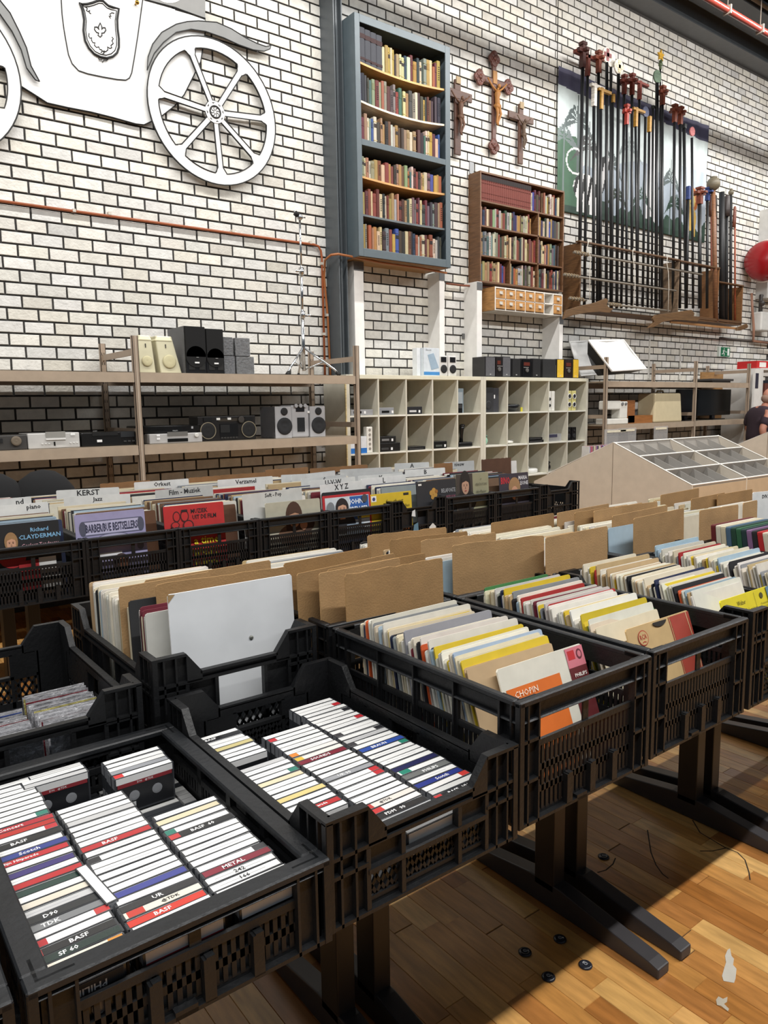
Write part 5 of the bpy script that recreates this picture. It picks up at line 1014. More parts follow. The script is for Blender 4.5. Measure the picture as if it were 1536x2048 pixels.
# ============================================================ DISC BINS (gable-shaped stands)
def bins(X0_, n, label, Yr=4.17, zr=1.20, gap=None):
    w_ = .91; yf, zf = 3.38, .862; yb, zb = 4.93, .87; t = thing('disc_bin_stand', label, 'display stand', (X0_, yf, 0), 'gable-shaped disc bin stands'); CG = (206, 196, 180); WH_ = (230, 226, 218)
    P = [(yf, .03), (yf, zf), (Yr, zr), (yb+.18, zb-.09), (yb+.18, zb-.13), (yb, zb-.13), (yb, .03)]
    for xx in [X0_+i*w_ for i in range(n+1)]:
        q = [(xx, y, zz_) for y, zz_ in P]; m = MB(CG); m.prism(q, (.016, 0, 0)); m.obj('gable_panel', MAT, t)
    m = MB((120, 108, 94)); m.box((X0_-.001, Yr-.004, .03), (X0_, Yr+.001, zr-.01)); m.obj('panel_seam', MAT, t)
    for i in range(n):
        xa_ = X0_+i*w_+.016; xb_2 = X0_+(i+1)*w_
        for (ya, za, yb_, zb_) in ((yf, zf, Yr, zr), (yb, zb, Yr, zr)):
            sl = unit(V(0, yb_-ya, zb_-za)); L_ = math.hypot(yb_-ya, zb_-za); nn = V(0, -sl[2], sl[1]) if sl[1] > 0 else V(0, sl[2], -sl[1])
            base = V(xa_, ya, za)
            m = MB((128, 124, 120)); m.obox(base-nn*.13, V(xb_2-xa_, 0, 0), sl*L_, nn*.006); m.obj('bin_floor', MAT, t)
            for r in range(4):
                m = MB(WH_); o_ = base+sl*(L_-.014)*r/3; m.obox(o_-nn*.13, V(xb_2-xa_, 0, 0), sl*.014, nn*.126, (150, 144, 136)); m.obox(o_-nn*.004, V(xb_2-xa_, 0, 0), sl*.014, nn*.006, WH_); m.obj('white_divider', MAT, t)
            for r in range(3):
                for c_ in (1, 2, 3):
                    m = MB((176, 172, 166)); o_ = base+sl*L_*r/3+V((xb_2-xa_)*c_/4, 0, 0); m.obox(o_-nn*.125, V(.004, 0, 0), sl*L_/3, nn*.11); m.obj('grey_partition', FROST, t)
            m = MB(WH_); m.obox(base-V(.016, 0, 0)-nn*.002, V(.018, 0, 0), sl*L_, nn*.006); m.obj('white_edge', MAT, t)
        m = MB((190, 168, 138)); m.box((xa_, yf, .1), (xb_2, yf+.012, zf-.02)); m.obj('front_panel', MAT, t)
    m = MB(WH_); m.obox(V(X0_+n*w_, yf, zf)-V(0, 0, .002), V(.018, 0, 0), V(0, Yr-yf, zr-zf), V(0, 0, .006)); m.obj('white_edge', MAT, t)
    return t
bins(5.823, 2, 'nearer cream gable-shaped stand with white divided disc bins'); bins(8.75, 2, 'further cream gable-shaped stand behind, at the right edge')
# a few discs lying in the nearer bins
sl = unit(V(0, .79, .338)); nn = V(0, -sl[2], sl[1]); 
for i, (u, v, c, word) in enumerate([(.25, .07, (60, 60, 64), 'dark'), (.45, .05, (150, 152, 158), 'silver'), (.62, .09, (36, 36, 40), 'black'), (.35, .38, (120, 118, 132), 'lilac-grey'), (.72, .40, (84, 40, 38), 'dull red'), (1.45, .40, (110, 112, 130), 'bluish'), (1.3, .08, (96, 96, 100), 'grey'), (.5, .74, (50, 52, 56), 'charcoal'), (1.2, .72, (130, 128, 126), 'pale grey')]):
    o_ = V(5.84+u*.91, 3.38, .862)+sl*(.86*v+.02)-nn*.122; m = MB(c); m.obox(o_, V(.142, 0, 0), sl*.125, nn*.011); o = m.obj('disc_case', GLOSS); tag(o, f'{word} disc case lying in a bin of the nearer stand', 'disc case', 'disc cases lying in the nearer bins')
    m = MB((200, 200, 198)); m.obox(o_+V(.02, 0, 0)+sl*.09+nn*.0115, V(.1, 0, 0), sl*.02, nn*.0005); m.obj('printed_title', PAPER, o)
# crate-like rows of discs behind the stands, along the wall racks
m = MB((60, 56, 52)); m.box((6.9, 4.98+.25, .75), (9.6, 5.38, .78)); t = thing('disc_table', 'low dark table of disc rows between the stands and the racks', 'table', (8.7, 5.3, 0)); m.obj('table_top', MAT, t)
for x in (6.95, 8.2, 9.5): m = MB((40, 38, 36)); m.box((x, 5.25, 0), (x+.05, 5.36, .75)); m.obj('leg', MAT, t)
rd = random.Random(9); x = 6.92; i = 0
while x < 8.15:
    w_ = rd.uniform(.010, .016); nm = rd.choice([('pink', (190, 120, 140)), ('purple', (96, 70, 120)), ('white', (214, 212, 208)), ('red', (160, 50, 54)), ('black', (36, 34, 38)), ('cream', (200, 186, 160)), ('blue', (60, 80, 130))])
    m = MB(nm[1]); m.box((x, 5.27, .781), (x+w_-.001, 5.37, .781+.30)); m.box((x+.001, 5.268, .8), (x+w_-.002, 5.27, .85), (200, 200, 196)); o = m.obj('record_sleeve', PAPER); tag(o, f'{nm[0]} sleeve, {nth(i)} from the left on the low table by the racks', 'record', 'sleeves on the low table by the racks'); x += w_; i += 1
for k_, (px_, py_, w_) in enumerate([(1233, 868, .45), (1255, 866, .35), (1322, 862, .3)]):
    P = W(px_, py_, 5.3); m = MB((200, 200, 200)); m.box((P[0]-w_/2, 5.3, .781), (P[0]+w_/2, 5.304, P[2]+.06)); o = tag(m.obj('clear_divider', CLEAR), ['left', 'middle', 'right'][k_]+' one of three clear dividers with label strips by the rack', 'divider', 'clear dividers by the right rack'); m = MB((222, 214, 190)); m.box((P[0]-w_*.4, 5.297, P[2]+.02), (P[0]+w_*.4, 5.3, P[2]+.045)); m.obj('label_strip', PAPER, o)
# ============================================================ PERSON behind the stands
def skin_obj(name, nodes, edges, mat, col, parent, sub=2):
    me = bpy.data.meshes.new(name); me.from_pydata([n[0] for n in nodes], edges, []); me.materials.append(mat)
    o = bpy.data.objects.new(name, me); C.objects.link(o); o.modifiers.new('skin', 'SKIN'); o.modifiers['skin'].use_smooth_shade = True
    if not me.skin_vertices: me.attributes
    sv = me.skin_vertices[0].data if len(me.skin_vertices) else None
    if sv is None:
        bpy.context.view_layer.objects.active = o
    for i, n in enumerate(nodes): sv[i].radius = n[1] if hasattr(n[1], '__len__') else (n[1], n[1]); sv[i].use_root = (i == 0)
    s = o.modifiers.new('sub', 'SUBSURF'); s.levels = sub; s.render_levels = sub
    dg = bpy.context.evaluated_depsgraph_get(); m2 = bpy.data.meshes.new_from_object(o.evaluated_get(dg)); bpy.data.objects.remove(o)
    ca = m2.color_attributes.new('Col', 'FLOAT_COLOR', 'CORNER'); ca.data.foreach_set('color', list(oc(col))*len(m2.loops))
    m2.polygons.foreach_set('use_smooth', [True]*len(m2.polygons)); m2.materials.clear(); m2.materials.append(mat)
    o = bpy.data.objects.new(name, m2); C.objects.link(o); o.parent = parent; return o
PX, PY = W(1519, 800, 5.15)[0], 5.15
pr = thing('person', 'bald person in a dark plum short-sleeved polo shirt standing behind the disc bins', 'person', (PX, PY, 0), None, 0)
Pn = lambda x, y, z_: (x, y, z_)
# faces towards +X and the viewer a little, leaning forward
bn_ = [(Pn(-.02, 0, .95), (.16, .13)), (Pn(0, 0, 1.12), (.17, .13)), (Pn(.02, 0, 1.28), (.18, .13)), (Pn(.05, 0, 1.40), (.14, .10)), (Pn(.09, 0, 1.47), (.06, .06)), (Pn(.12, 0, 1.53), (.06, .065)),
       (Pn(.03, .19, 1.39), .065), (Pn(.02, .25, 1.16), .05), (Pn(.15, .2, .98), .038), (Pn(.02, -.2, 1.38), .065), (Pn(-.13, -.27, 1.17), .05), (Pn(-.05, -.3, .93), .038), (Pn(0, .09, .88), .10), (Pn(.0, .1, .48), .07), (Pn(-.03, .1, .08), .05), (Pn(0, -.09, .88), .10), (Pn(0, -.1, .48), .07), (Pn(-.03, -.1, .08), .05), (Pn(.1, .1, .04), .045), (Pn(.1, -.1, .04), .045)]
be = [(0, 1), (1, 2), (2, 3), (3, 4), (4, 5), (3, 6), (6, 7), (7, 8), (3, 9), (9, 10), (10, 11), (0, 12), (12, 13), (13, 14), (0, 15), (15, 16), (16, 17), (14, 18), (17, 19)]
skin_obj('body', bn_, be, SKIN, (176, 118, 96), pr)
m = MB((184, 126, 104)); m.ball((.15, 0, 1.615), (.092, .075, .115), 20); m.ball((.215, 0, 1.57), (.04, .045, .05), 12); m.ball((.245, 0, 1.60), (.02, .014, .024), 10); m.ball((.14, .075, 1.60), (.018, .012, .03), 8); m.ball((.14, -.075, 1.60), (.018, .012, .03), 8); m.obj('head', SKIN, pr, local=True)
m = MB((30, 24, 22)); m.ball((.234, .03, 1.622), .008, 8); m.ball((.234, -.03, 1.622), .008, 8); m.box((.244, -.02, 1.556), (.250, .02, 1.561), (120, 70, 62)); m.obj('face_features', SKIN, pr, local=True)
m = MB((150, 122, 106)); m.ball((.118, 0, 1.592), (.08, .0765, .07), 18); m.obj('short_grey_hair', CLOTH, pr, local=True)
ts = [(Pn(-.02, 0, .93), (.175, .15)), (Pn(0, 0, 1.12), (.185, .145)), (Pn(.02, 0, 1.28), (.195, .145)), (Pn(.05, 0, 1.41), (.15, .11)), (Pn(.09, 0, 1.475), (.075, .075)), (Pn(.03, .2, 1.385), .085), (Pn(.02, .26, 1.19), .075), (Pn(.02, -.21, 1.375), .085), (Pn(-.11, -.265, 1.21), .075)]
skin_obj('polo_shirt', ts, [(0, 1), (1, 2), (2, 3), (3, 4), (3, 5), (5, 6), (3, 7), (7, 8)], CLOTH, (52, 38, 46), pr)
ts = [(Pn(-.01, 0, .93), (.17, .14)), (Pn(0, .09, .86), .115), (Pn(0, .1, .48), .085), (Pn(-.03, .1, .1), .07), (Pn(0, -.09, .86), .115), (Pn(0, -.1, .48), .085), (Pn(-.03, -.1, .1), .07)]
skin_obj('trousers', ts, [(0, 1), (1, 2), (2, 3), (0, 4), (4, 5), (5, 6)], CLOTH, (40, 42, 52), pr)
for s in (-1, 1):
    hx, hy, hz = (.17, .2, .95) if s > 0 else (-.02, -.305, .89)
    nodes = [((hx, hy, hz), (.022, .03)), ((hx+.03, hy, hz-.05), (.02, .032))]; ed = [(0, 1)]
    for f_ in range(4):
        b_ = len(nodes); yy = hy-.03+.02*f_; nodes += [((hx+.045, yy, hz-.085), .009), ((hx+.05, yy, hz-.115-.005*(f_ in (1, 2))), .0085), ((hx+.045, yy, hz-.14-.008*(f_ in (1, 2))), .008)]; ed += [(1, b_), (b_, b_+1), (b_+1, b_+2)]
    b_ = len(nodes); nodes += [((hx+.035, hy+.04*s, hz-.04), .01), ((hx+.05, hy+.05*s, hz-.075), .009)]; ed += [(0, b_), (b_, b_+1)]
    skin_obj('hand', nodes, ed, SKIN, (176, 118, 96), pr, 1)
pr.rotation_euler = (0, 0, -.5)
# ============================================================ CRATES
R5 = random.Random(21)
KC = (22, 24, 27); KD = (15, 16, 18)
TT = .792                                      # table top height
def crate_proto(style, H, W_=.398, L=.598, slots=True):
    hx, hy = W_/2, L/2; root = bpy.data.objects.new('plastic_crate', None); C.objects.link(root); t = .004; ins = .012
    N = lambda nm, m: m.obj(nm, CRATE, root, local=True)
    low = H if style == 'slot' else H-.045
    m = MB(KC)                                 # floor plate with grid
    m.box((-hx+ins, -hy+ins, 0), (hx-ins, hy-ins, .004)); 
    for i in range(9): x = -hx+.03+i*(W_-.06)/8; m.box((x-.003, -hy+ins, -.0005), (x+.003, hy-ins, 0.0035))
    N('crate_floor', m)
    rim = MB(KC); rw = .016 if H > .2 else .03
    if style == 'slot':
        for a, b in (((-hx, -hy, H-.012), (hx, -hy+rw, H)), ((-hx, hy-rw, H-.012), (hx, hy, H)), ((-hx, -hy+rw, H-.012), (-hx+rw, hy-rw, H)), ((hx-rw, -hy+rw, H-.012), (hx, hy-rw, H))): rim.box(a, b)
        for z in ((H-.045,) if H > .2 else (H-.020,)):
            for a, b in (((-hx+.002, -hy+.002, z), (hx-.002, -hy+ins, z+.005)), ((-hx+.002, hy-ins, z), (hx-.002, hy-.002, z+.005)), ((-hx+.002, -hy+ins, z), (-hx+ins, hy-ins, z+.005)), ((hx-ins, -hy+ins, z), (hx-.002, hy-ins, z+.005))): rim.box(a, b)
        o = N('rim', rim); bv = o.modifiers.new('bevel', 'BEVEL'); bv.width = .003; bv.segments = 1
    # corner posts
    for sx in (-1, 1):
        for sy in (-1, 1):
            m = MB(KD); ex = .055 if style == 'slot' else .075; ey = ex
            def bx(x0, y0, z0, x1, y1, z1): m.box((min(sx*x0, sx*x1), min(sy*y0, sy*y1), z0), (max(sx*x0, sx*x1), max(sy*y0, sy*y1), z1))
            bx(hx-ins-t, hy-ey, 0, hx-ins, hy-ins, H); bx(hx-ex, hy-ins-t, 0, hx-ins, hy-ins, H)
            for z in ([.0, H*.34, H*.66] if H > .2 else ([0, H*.45] if H > .14 else [0])):
                bx(hx-ex, hy-ins, z, hx-.001, hy-.001, z+.006); bx(hx-ins, hy-ey, z, hx-.001, hy-ins, z+.006)
            if style != 'slot': bx(hx-ex, hy-ins, H-.006, hx, hy, H); bx(hx-ins, hy-ey, H-.006, hx, hy-ins, H); bx(hx-ex, hy-ins, low-.022, hx-.001, hy-.001, low-.016); bx(hx-ins, hy-ey, low-.022, hx-.001, hy-ins, low-.016)
            for u in ((0.0, .022, ex-.004) if style == 'slot' else (0.0, .024, .05)):
                bx(hx-u-.004, hy-ins, 0, hx-u, hy-.001, H-.004); bx(hx-ins, hy-u-.004, 0, hx-.001, hy-u, H-.004)
            if style != 'slot':               # sloped shoulder down to the low edge
                for (ax, ay, ddx, ddy) in ((hx-ex, hy-.001, -1, 0), (hx-.001, hy-ey, 0, -1)):
                    A = V(sx*ax, sy*ay, 0)
                    if ddx: P = [(sx*ax, sy*(hy-ins-t), low-.02), (sx*ax, sy*(hy-ins-t), H), (sx*(ax-.034), sy*(hy-ins-t), low), (sx*(ax-.034), sy*(hy-ins-t), low-.02)]; E_ = (0, sy*(ins+t-.001), 0)
                    else: P = [(sx*(hx-ins-t), sy*ay, low-.02), (sx*(hx-ins-t), sy*ay, H), (sx*(hx-ins-t), sy*(ay-.034), low), (sx*(hx-ins-t), sy*(ay-.034), low-.02)]; E_ = (sx*(ins+t-.001), 0, 0)
                    m.prism([P[0], P[1], P[2], P[3]], E_)
            N('corner_post', m)
    def wallpanel(length, mapf, nm, bays):
        """mapf(u, depth, z) -> local xyz ; u from -length/2"""
        m = MB(KD); hl = length/2; ex = .055 if style == 'slot' else .075
        def bb(u0, u1, z0, z1, d0=ins, d1=ins+t, c=None):
            a = mapf(u0, d0, z0); b = mapf(u1, d1, z1); m.box(tuple(min(p, q) for p, q in zip(a, b)), tuple(max(p, q) for p, q in zip(a, b)), c)
        u0, u1 = -hl+ex, hl-ex
        bb(u0, u1, 0, .014); bb(u0, u1, 0, .006, .001, ins)
        if style == 'slot':
            wt = H-.046 if H > .2 else H-.020; wb = wt-(.042 if H > .2 else .026)
            bb(u0, u1, wt, H-.010, ins, ins+t); 
            bw = (u1-u0)/bays
            bb(u0, u1, wb-.012, wb, ins-.003, ins+t)
            for i in range(1, bays if bays > 2 else bays):
                u = u0+i*bw; bb(u-.008, u+.008, 0 if bays > 2 else wb-.01, wt+.002, ins-.004 if bays > 2 else ins, ins+t)
            if bays > 2:
                for i in range(bays+1): u = u0+i*bw; bb(u-.002, u+.002, 0, H-.008, .002, ins)
            top = wb-.012
            n = int((u1-u0)/.0125); 
            for i in range(n):
                u = u0+.004+i*.0125; bb(u, u+.0068, .012, top+.001, ins-.001, ins+t-.001)
            for z in ([.33, .66] if H > .2 else [.5]): zz__ = .012+(top-.012)*z; bb(u0, u1, zz__-.006, zz__+.006, ins-.001, ins+t-.0005)
            if bays == 2:
                for u in (-.055, .015, .085): bb(u-.006, u+.006, .004, .066, .001, ins); bb(u-.010, u-.006, .004, .064, .001, ins); 
                bb(-.035, -.005, .0, .012, .001, ins)
        else:
            bb(u0+.03, u1-.03, low-.022, low-.004, ins-.002, ins+t); bb(u0+.03, u1-.03, low-.006, low, .001, ins+t); bb(u0, u1, low-.022, low-.016, .001, ins)
            bw = (u1-u0)/bays; mz = .02+.45*(low-.022); fr = [0, .27, .75, 1] if bays == 3 else [i/bays for i in range(bays+1)]
            bb(u0, u1, mz-.005, mz+.003, .001, ins+t) ; bb(u0, u1, .014, .02, ins-.002, ins+t)
            for f_ in fr: u = u0+f_*(u1-u0); bb(u-.004, u+.004, .0, low-.02, .002, ins+t)
            for i in range(bays):
                a, b = u0+fr[i]*(u1-u0)+.004, u0+fr[i+1]*(u1-u0)-.004
                mid = bays//2 == i and bays % 2 == 1
                if not mid: bb(a, b, mz+.003, low-.022)
                s = .017; z0_, z1_ = .02, mz-.005
                for sg in (1, -1):
                    k = -20
                    while k < 40:
                        c0 = a+k*s                     # line u = c0 + sg*(z-z0)*.6
                        pts = []
                        za, zb_ = z0_, z1_; ua, ub = c0, c0+sg*(z1_-z0_)*.6
                        lo, hi = min(ua, ub), max(ua, ub)
                        if hi > a and lo < b:
                            f0 = 0 if a <= ua <= b else ((a-ua)/(ub-ua) if ua < a else (b-ua)/(ub-ua)); f1 = 1 if a <= ub <= b else ((b-ua)/(ub-ua) if ub > b else (a-ua)/(ub-ua))
                            p = mapf(ua+(ub-ua)*f0, ins+t/2, za+(zb_-za)*f0); q = mapf(ua+(ub-ua)*f1, ins+t/2, za+(zb_-za)*f1)
                            if f1-f0 > .05: m.bar(p, q, .0055, .0035, up=mapf(0, 1, 0)-mapf(0, 0, 0))
                        k += 1
        return N(nm, m)
    wallpanel(W_, lambda u, d, z: V(u, -hy+d, z), 'short_side', 2 if style == 'slot' else 3)
    wallpanel(W_, lambda u, d, z: V(u, hy-d, z), 'short_side', 2 if style == 'slot' else 3)
    wallpanel(L, lambda u, d, z: V(-hx+d, u, z), 'long_side', 4 if style == 'slot' else 5)
    wallpanel(L, lambda u, d, z: V(hx-d, u, z), 'long_side', 4 if style == 'slot' else 5)
    return root
PROTO = {('slot', .24): crate_proto('slot', .24), ('slot', .128): crate_proto('slot', .128), ('dia', .25): crate_proto('diamond', .25), ('dia', .175): crate_proto('diamond', .175), ('dia', .21): crate_proto('diamond', .21)}
first = {k: True for k in PROTO}
def crate(kind, H, cx, cy, label, group, W_=None):
    k = (kind, H); p = PROTO[k]
    if first[k]: first[k] = False; o = p; o.location = (cx, cy, TT+.0015); tag(o, label, 'crate', group); KIDS[p.name] = list(p.children)
    else: o = dup(p, (cx, cy, TT+.0015), None, label, group)
    return o
g1, g2, g3, g4 = 'black crates in the front row', 'black crates in the second row', 'black crates in the back row', 'black crates behind the back row'
XC = [-.085, .325, .7225, 1.137, 1.557, 1.975, 2.378, 2.78, 3.18, 3.58]
Y1 = 1.147; Y2 = 1.758
R1 = [('slot', .128, XC[0], 1.125, 'black cassette crate cut off by the left edge, front row'), ('slot', .128, XC[1], 1.125, 'low black crate of cassettes at the bottom left corner'), ('dia', .175, XC[2], 1.135, 'black crate with sloped corners full of cassettes, front row'),
      ('slot', .24, XC[3], Y1, 'black slotted crate whose front record has an orange block'), ('slot', .24, XC[4], Y1+.01, 'black slotted crate whose front record is beige and red'), ('dia', .25, XC[5], Y1+.01, 'black crate with raised corners and a yellow front record'),
      ('dia', .25, XC[6], Y1+.01, 'front row crate right of the yellow-record crate'), ('slot', .24, XC[7], Y1+.01, 'front row crate holding green, purple and red box sets'), ('slot', .24, XC[8], Y1+.01, 'front row crate partly cut off at the right edge'), ('slot', .24, XC[9], Y1+.01, 'front row crate outside the right edge')]
for a in R1[:9]: crate(*a, g1)
R2n = ['second row crate at the far left edge', 'black crate of silver-sleeved discs behind the cassettes', 'black raised-corner crate with the blank white board', 'second row crate behind the orange-block record crate', 'second row crate behind the beige and red record crate', 'second row crate behind the yellow record crate', 'second row crate, third from the white board crate to the right', 'second row crate, fourth rightward from the white board', 'second row crate by the right picture edge']
R2 = [('slot', .24, -.13), ('dia', .21, .285), ('dia', .25, .705), ('slot', .24, 1.137), ('slot', .24, 1.557), ('slot', .24, 1.975), ('slot', .24, 2.378), ('slot', .24, 2.78), ('slot', .24, 3.18)]
for (k, h, x), nmm in zip(R2, R2n):
    if x > -.1: crate(k, h, x, Y2, nmm, g2)
BX = [.25+.4*i+.0 for i in range(10)]
Y3, Y4 = 3.452, 4.056
bl = ['back row crate with the white lettering, left edge', 'back row crate with the lilac record in front', 'back row crate with the red film-music record', 'back row crate with the beige record showing a couple', 'back row crate with the red-bordered record', 'back row crate with the bright yellow record', 'back row crate with the black fruit-picture record', 'back row crate with the portrait record and white stickers', 'back row crate just left of the last raised-corner crate', 'last raised-corner crate at the right end of back row']
bk = ['slot', 'slot', 'slot', 'slot', 'slot', 'slot', 'dia', 'slot', 'slot', 'dia']
# boundaries: crates centred at .65, 1.05 ... ; the first at .25
for i, x in enumerate(BX):
    if i == 0: pass
    crate(bk[i], .25 if bk[i] == 'dia' else .24, x, Y3, bl[i], g3)
for i, x in enumerate(BX[:9]): crate('slot', .24, x, Y4, f'{nth(i)} crate from the left in the rearmost row of crates', g4)
# ============================================================ TABLES
def table(xa, xb_, y0, y1, yc, label, grp, half=.40):
    t = thing('folding_table', label, 'table', ((xa+xb_)/2, yc, 0), grp)
    m = MB((26, 24, 23)); m.box((xa+.004, y0, TT-.028), (xb_-.004, y1, TT)); m.obj('table_top', MAT, t, bevel=.003)
    m = MB((30, 28, 27)); m.box((xa+.1, yc-.02, TT-.09), (xb_-.1, yc+.02, TT-.03)); m.obj('cross_beam', METAL, t)
    for x in (xa+.055, xb_-.055):
        m = MB((34, 32, 31)); m.box((x-.026, yc-.038, .06), (x+.026, yc+.038, TT-.028)); o = m.obj('leg', METAL, t, bevel=.003)
        P = [(x-.026, yc-half, .004), (x-.026, yc-half, .034), (x-.026, yc-half+.03, .042), (x-.026, yc-.06, .085), (x-.026, yc+.06, .085), (x-.026, yc+half-.03, .042), (x-.026, yc+half, .034), (x-.026, yc+half, .004)]
        m = MB((52, 50, 52)); m.prism(P, (.052, 0, 0)); m.obj('foot_bar', METAL, t, bevel=.004)
        m = MB((34, 32, 31)); m.box((x-.03, yc-.35, TT-.05), (x+.03, yc+.35, TT-.028)); m.obj('top_bracket', METAL, t)
TX = [-.64, .16, .96, 1.755, 2.56, 3.36, 4.16]; tn = ['at the far left', 'under the cassette crates', 'under the orange-block record crate', 'under the yellow-record crate', 'under the box-set crate', 'at the far right']
for i in range(6): table(TX[i], TX[i+1], 1.02, 1.82, 1.41, f'black double-footed folding table of the front rows, {tn[i]}', 'tables under the front rows of crates')
for i in range(5): table(-.2+i*.9, -.2+(i+1)*.9, 3.3, 4.25, 3.78, f'black table under the back rows of crates, {nth(i)} from left', 'tables under the back rows of crates', .45)
# ============================================================ RECORDS
def rec_mesh():
    m = MB((255, 255, 255)); r = .015     # unit sleeve: x -.5..5, y 0..1 thickness, z 0..1
    P = [(-.5, 0, 0), (.5, 0, 0), (.5, 0, .97), (.497, 0, .99), (.48, 0, 1), (-.48, 0, 1), (-.497, 0, .99), (-.5, 0, .97)]
    m.prism(P, (0, 1, 0)); m.col = (238, 234, 224); m.box((.492, .3, .02), (.5015, .7, .97)); return m.mesh('vinyl_record', PAPER)
RM = rec_mesh()
RCL = {'white': (216, 212, 202), 'cream': (206, 196, 170), 'ivory': (214, 208, 190), 'off-white': (200, 197, 188), 'yellow': (204, 178, 44), 'black': (30, 30, 33), 'navy': (36, 44, 74), 'pale blue': (150, 170, 184), 'beige': (178, 154, 116), 'orange': (196, 84, 40), 'red': (156, 36, 36), 'wine red': (100, 26, 40), 'green': (50, 108, 60), 'grey': (134, 138, 142), 'pink': (190, 136, 140), 'blue': (50, 92, 150), 'brown': (104, 76, 54)}
POOL = ['white']*12+['cream']*9+['ivory']*9+['off-white']*8+['yellow']*4+['black']*4+['pale blue']*2+['beige']*4+['orange', 'red', 'wine red', 'green', 'grey', 'grey', 'navy']
LPP = ['off-white']*9+['cream']*8+['grey']*2+['beige']*3+['white']*8+['ivory']*6+['pale blue', 'black', 'wine red']
def record(x, y, w, t, h, tilt, rz, nm, label, group, col=None):
    o = bpy.data.objects.new('album_sleeve' if w > .28 else 'vinyl_record', RM); C.objects.link(o); o.scale = (w, t, h); o.rotation_euler = (-tilt, 0, rz)
    o.location = (x, y, TT+.008+max(0, 0)); jit_ = R5.gauss(0, 7); c = col or tuple(int(min(245, max(6, v+jit_+R5.gauss(0, 1.5)))) for v in RCL[nm]); o.color = oc(c)
    return tag(o, label, 'album' if w > .28 else 'record', group)
CARDS = []
def fill(cx, ya, yb, n, size, tilt, where, group, pool=POOL, tr=(.0022, .0052), left=True, jit=.006, W_=.36, stuff=None):
    """records from the back (ya) to the front (yb); tilt(k) with k=0 back..1 front"""
    for i in range(n):
        k = i/(n-1); y = ya+(yb-ya)*k; w = size*R5.uniform(.965, 1.015); tl = tilt[0]+(tilt[1]-tilt[0])*k+R5.uniform(-.018, .018)*(2 if size < .28 and R5.random() < .15 else 1)
        if size > .3 and any(abs(cx-c_[0]) < .22 and c_[1]-.007 < y+size*math.sin(tl) < c_[2]+.005 for c_ in CARDS): continue
        x = cx-W_/2+w/2+.004+R5.uniform(0, jit)+(.012*k if left else 0); nm = R5.choice(pool); th = R5.uniform(*tr)
        lab = f'{nm} sleeve, {nth(n-1-i)} from the front {where}'
        if stuff is None:
            record(x, y, w, th, w*(R5.uniform(.985, 1.01) if size > .28 else R5.uniform(.97, 1.06)), tl, R5.uniform(-.018, .018), nm, lab, group)
        else:
            c, s = math.cos(tl), math.sin(tl); o_ = V(x-w/2, y, TT+.008); stuff.col = RCL[nm]; stuff.obox(o_, V(w, 0, 0), V(0, c*th, -s*th)*1, V(0, s, c)*w)
B0 = .40
fill(XC[3], 1.335, .938, 60, .262, (.10, .34), 'of the orange-block crate', 'small records in the orange-block crate')
fill(XC[4], 1.365, .955, 60, .262, (.10, .34), 'of the crate with the RCA sleeve'.replace('RCA', 'beige and red'), 'small records in the beige and red crate', jit=.012)
fill(XC[5], 1.37, .955, 58, .262, (.10, .34), 'of the yellow-record crate', 'small records in the yellow-record crate', jit=.012)
fill(XC[6], 1.37, .88, 58, .262, (.12, .34), 'of the crate right of the yellow record', 'small records right of the yellow-record crate')
BXP = [('dark red', (96, 22, 26)), ('ivory', (206, 200, 182)), ('cream', (200, 190, 164)), ('blue-grey', (70, 96, 120)), ('dark green', (26, 62, 46)), ('green', (40, 90, 60)), ('dark teal', (24, 50, 52)), ('mauve', (126, 92, 130)), ('black', (28, 26, 30)), ('bright red', (176, 30, 34)), ('cream', (206, 196, 176)), ('black', (24, 24, 26)), ('grey', (90, 92, 90)), ('white', (216, 216, 214)), ('pale grey', (190, 196, 200)), ('dark green', (22, 56, 44)), ('charcoal', (48, 46, 46)), ('white', (214, 212, 208)), ('black', (30, 30, 30)), ('wine red', (90, 24, 34))]
for i, (nm, c) in enumerate(BXP):
    k = i/(len(BXP)-1); w = .29*R5.uniform(.98, 1.02)
    o = record(XC[7]-.18+w/2+.006, 1.385-.42*k, w, .017, .305, .1+.2*k, 0, nm, f'thick {nm} boxed record set, {nth(len(BXP)-1-i)} from the front at the right edge', 'boxed record sets near the right edge', c)
fill(XC[8], 1.35, .92, 30, .30, (.1, .3), 'of the crate cut by the right edge', 'records cut by the right edge', LPP, (.005, .011))
for i in range(0): pass
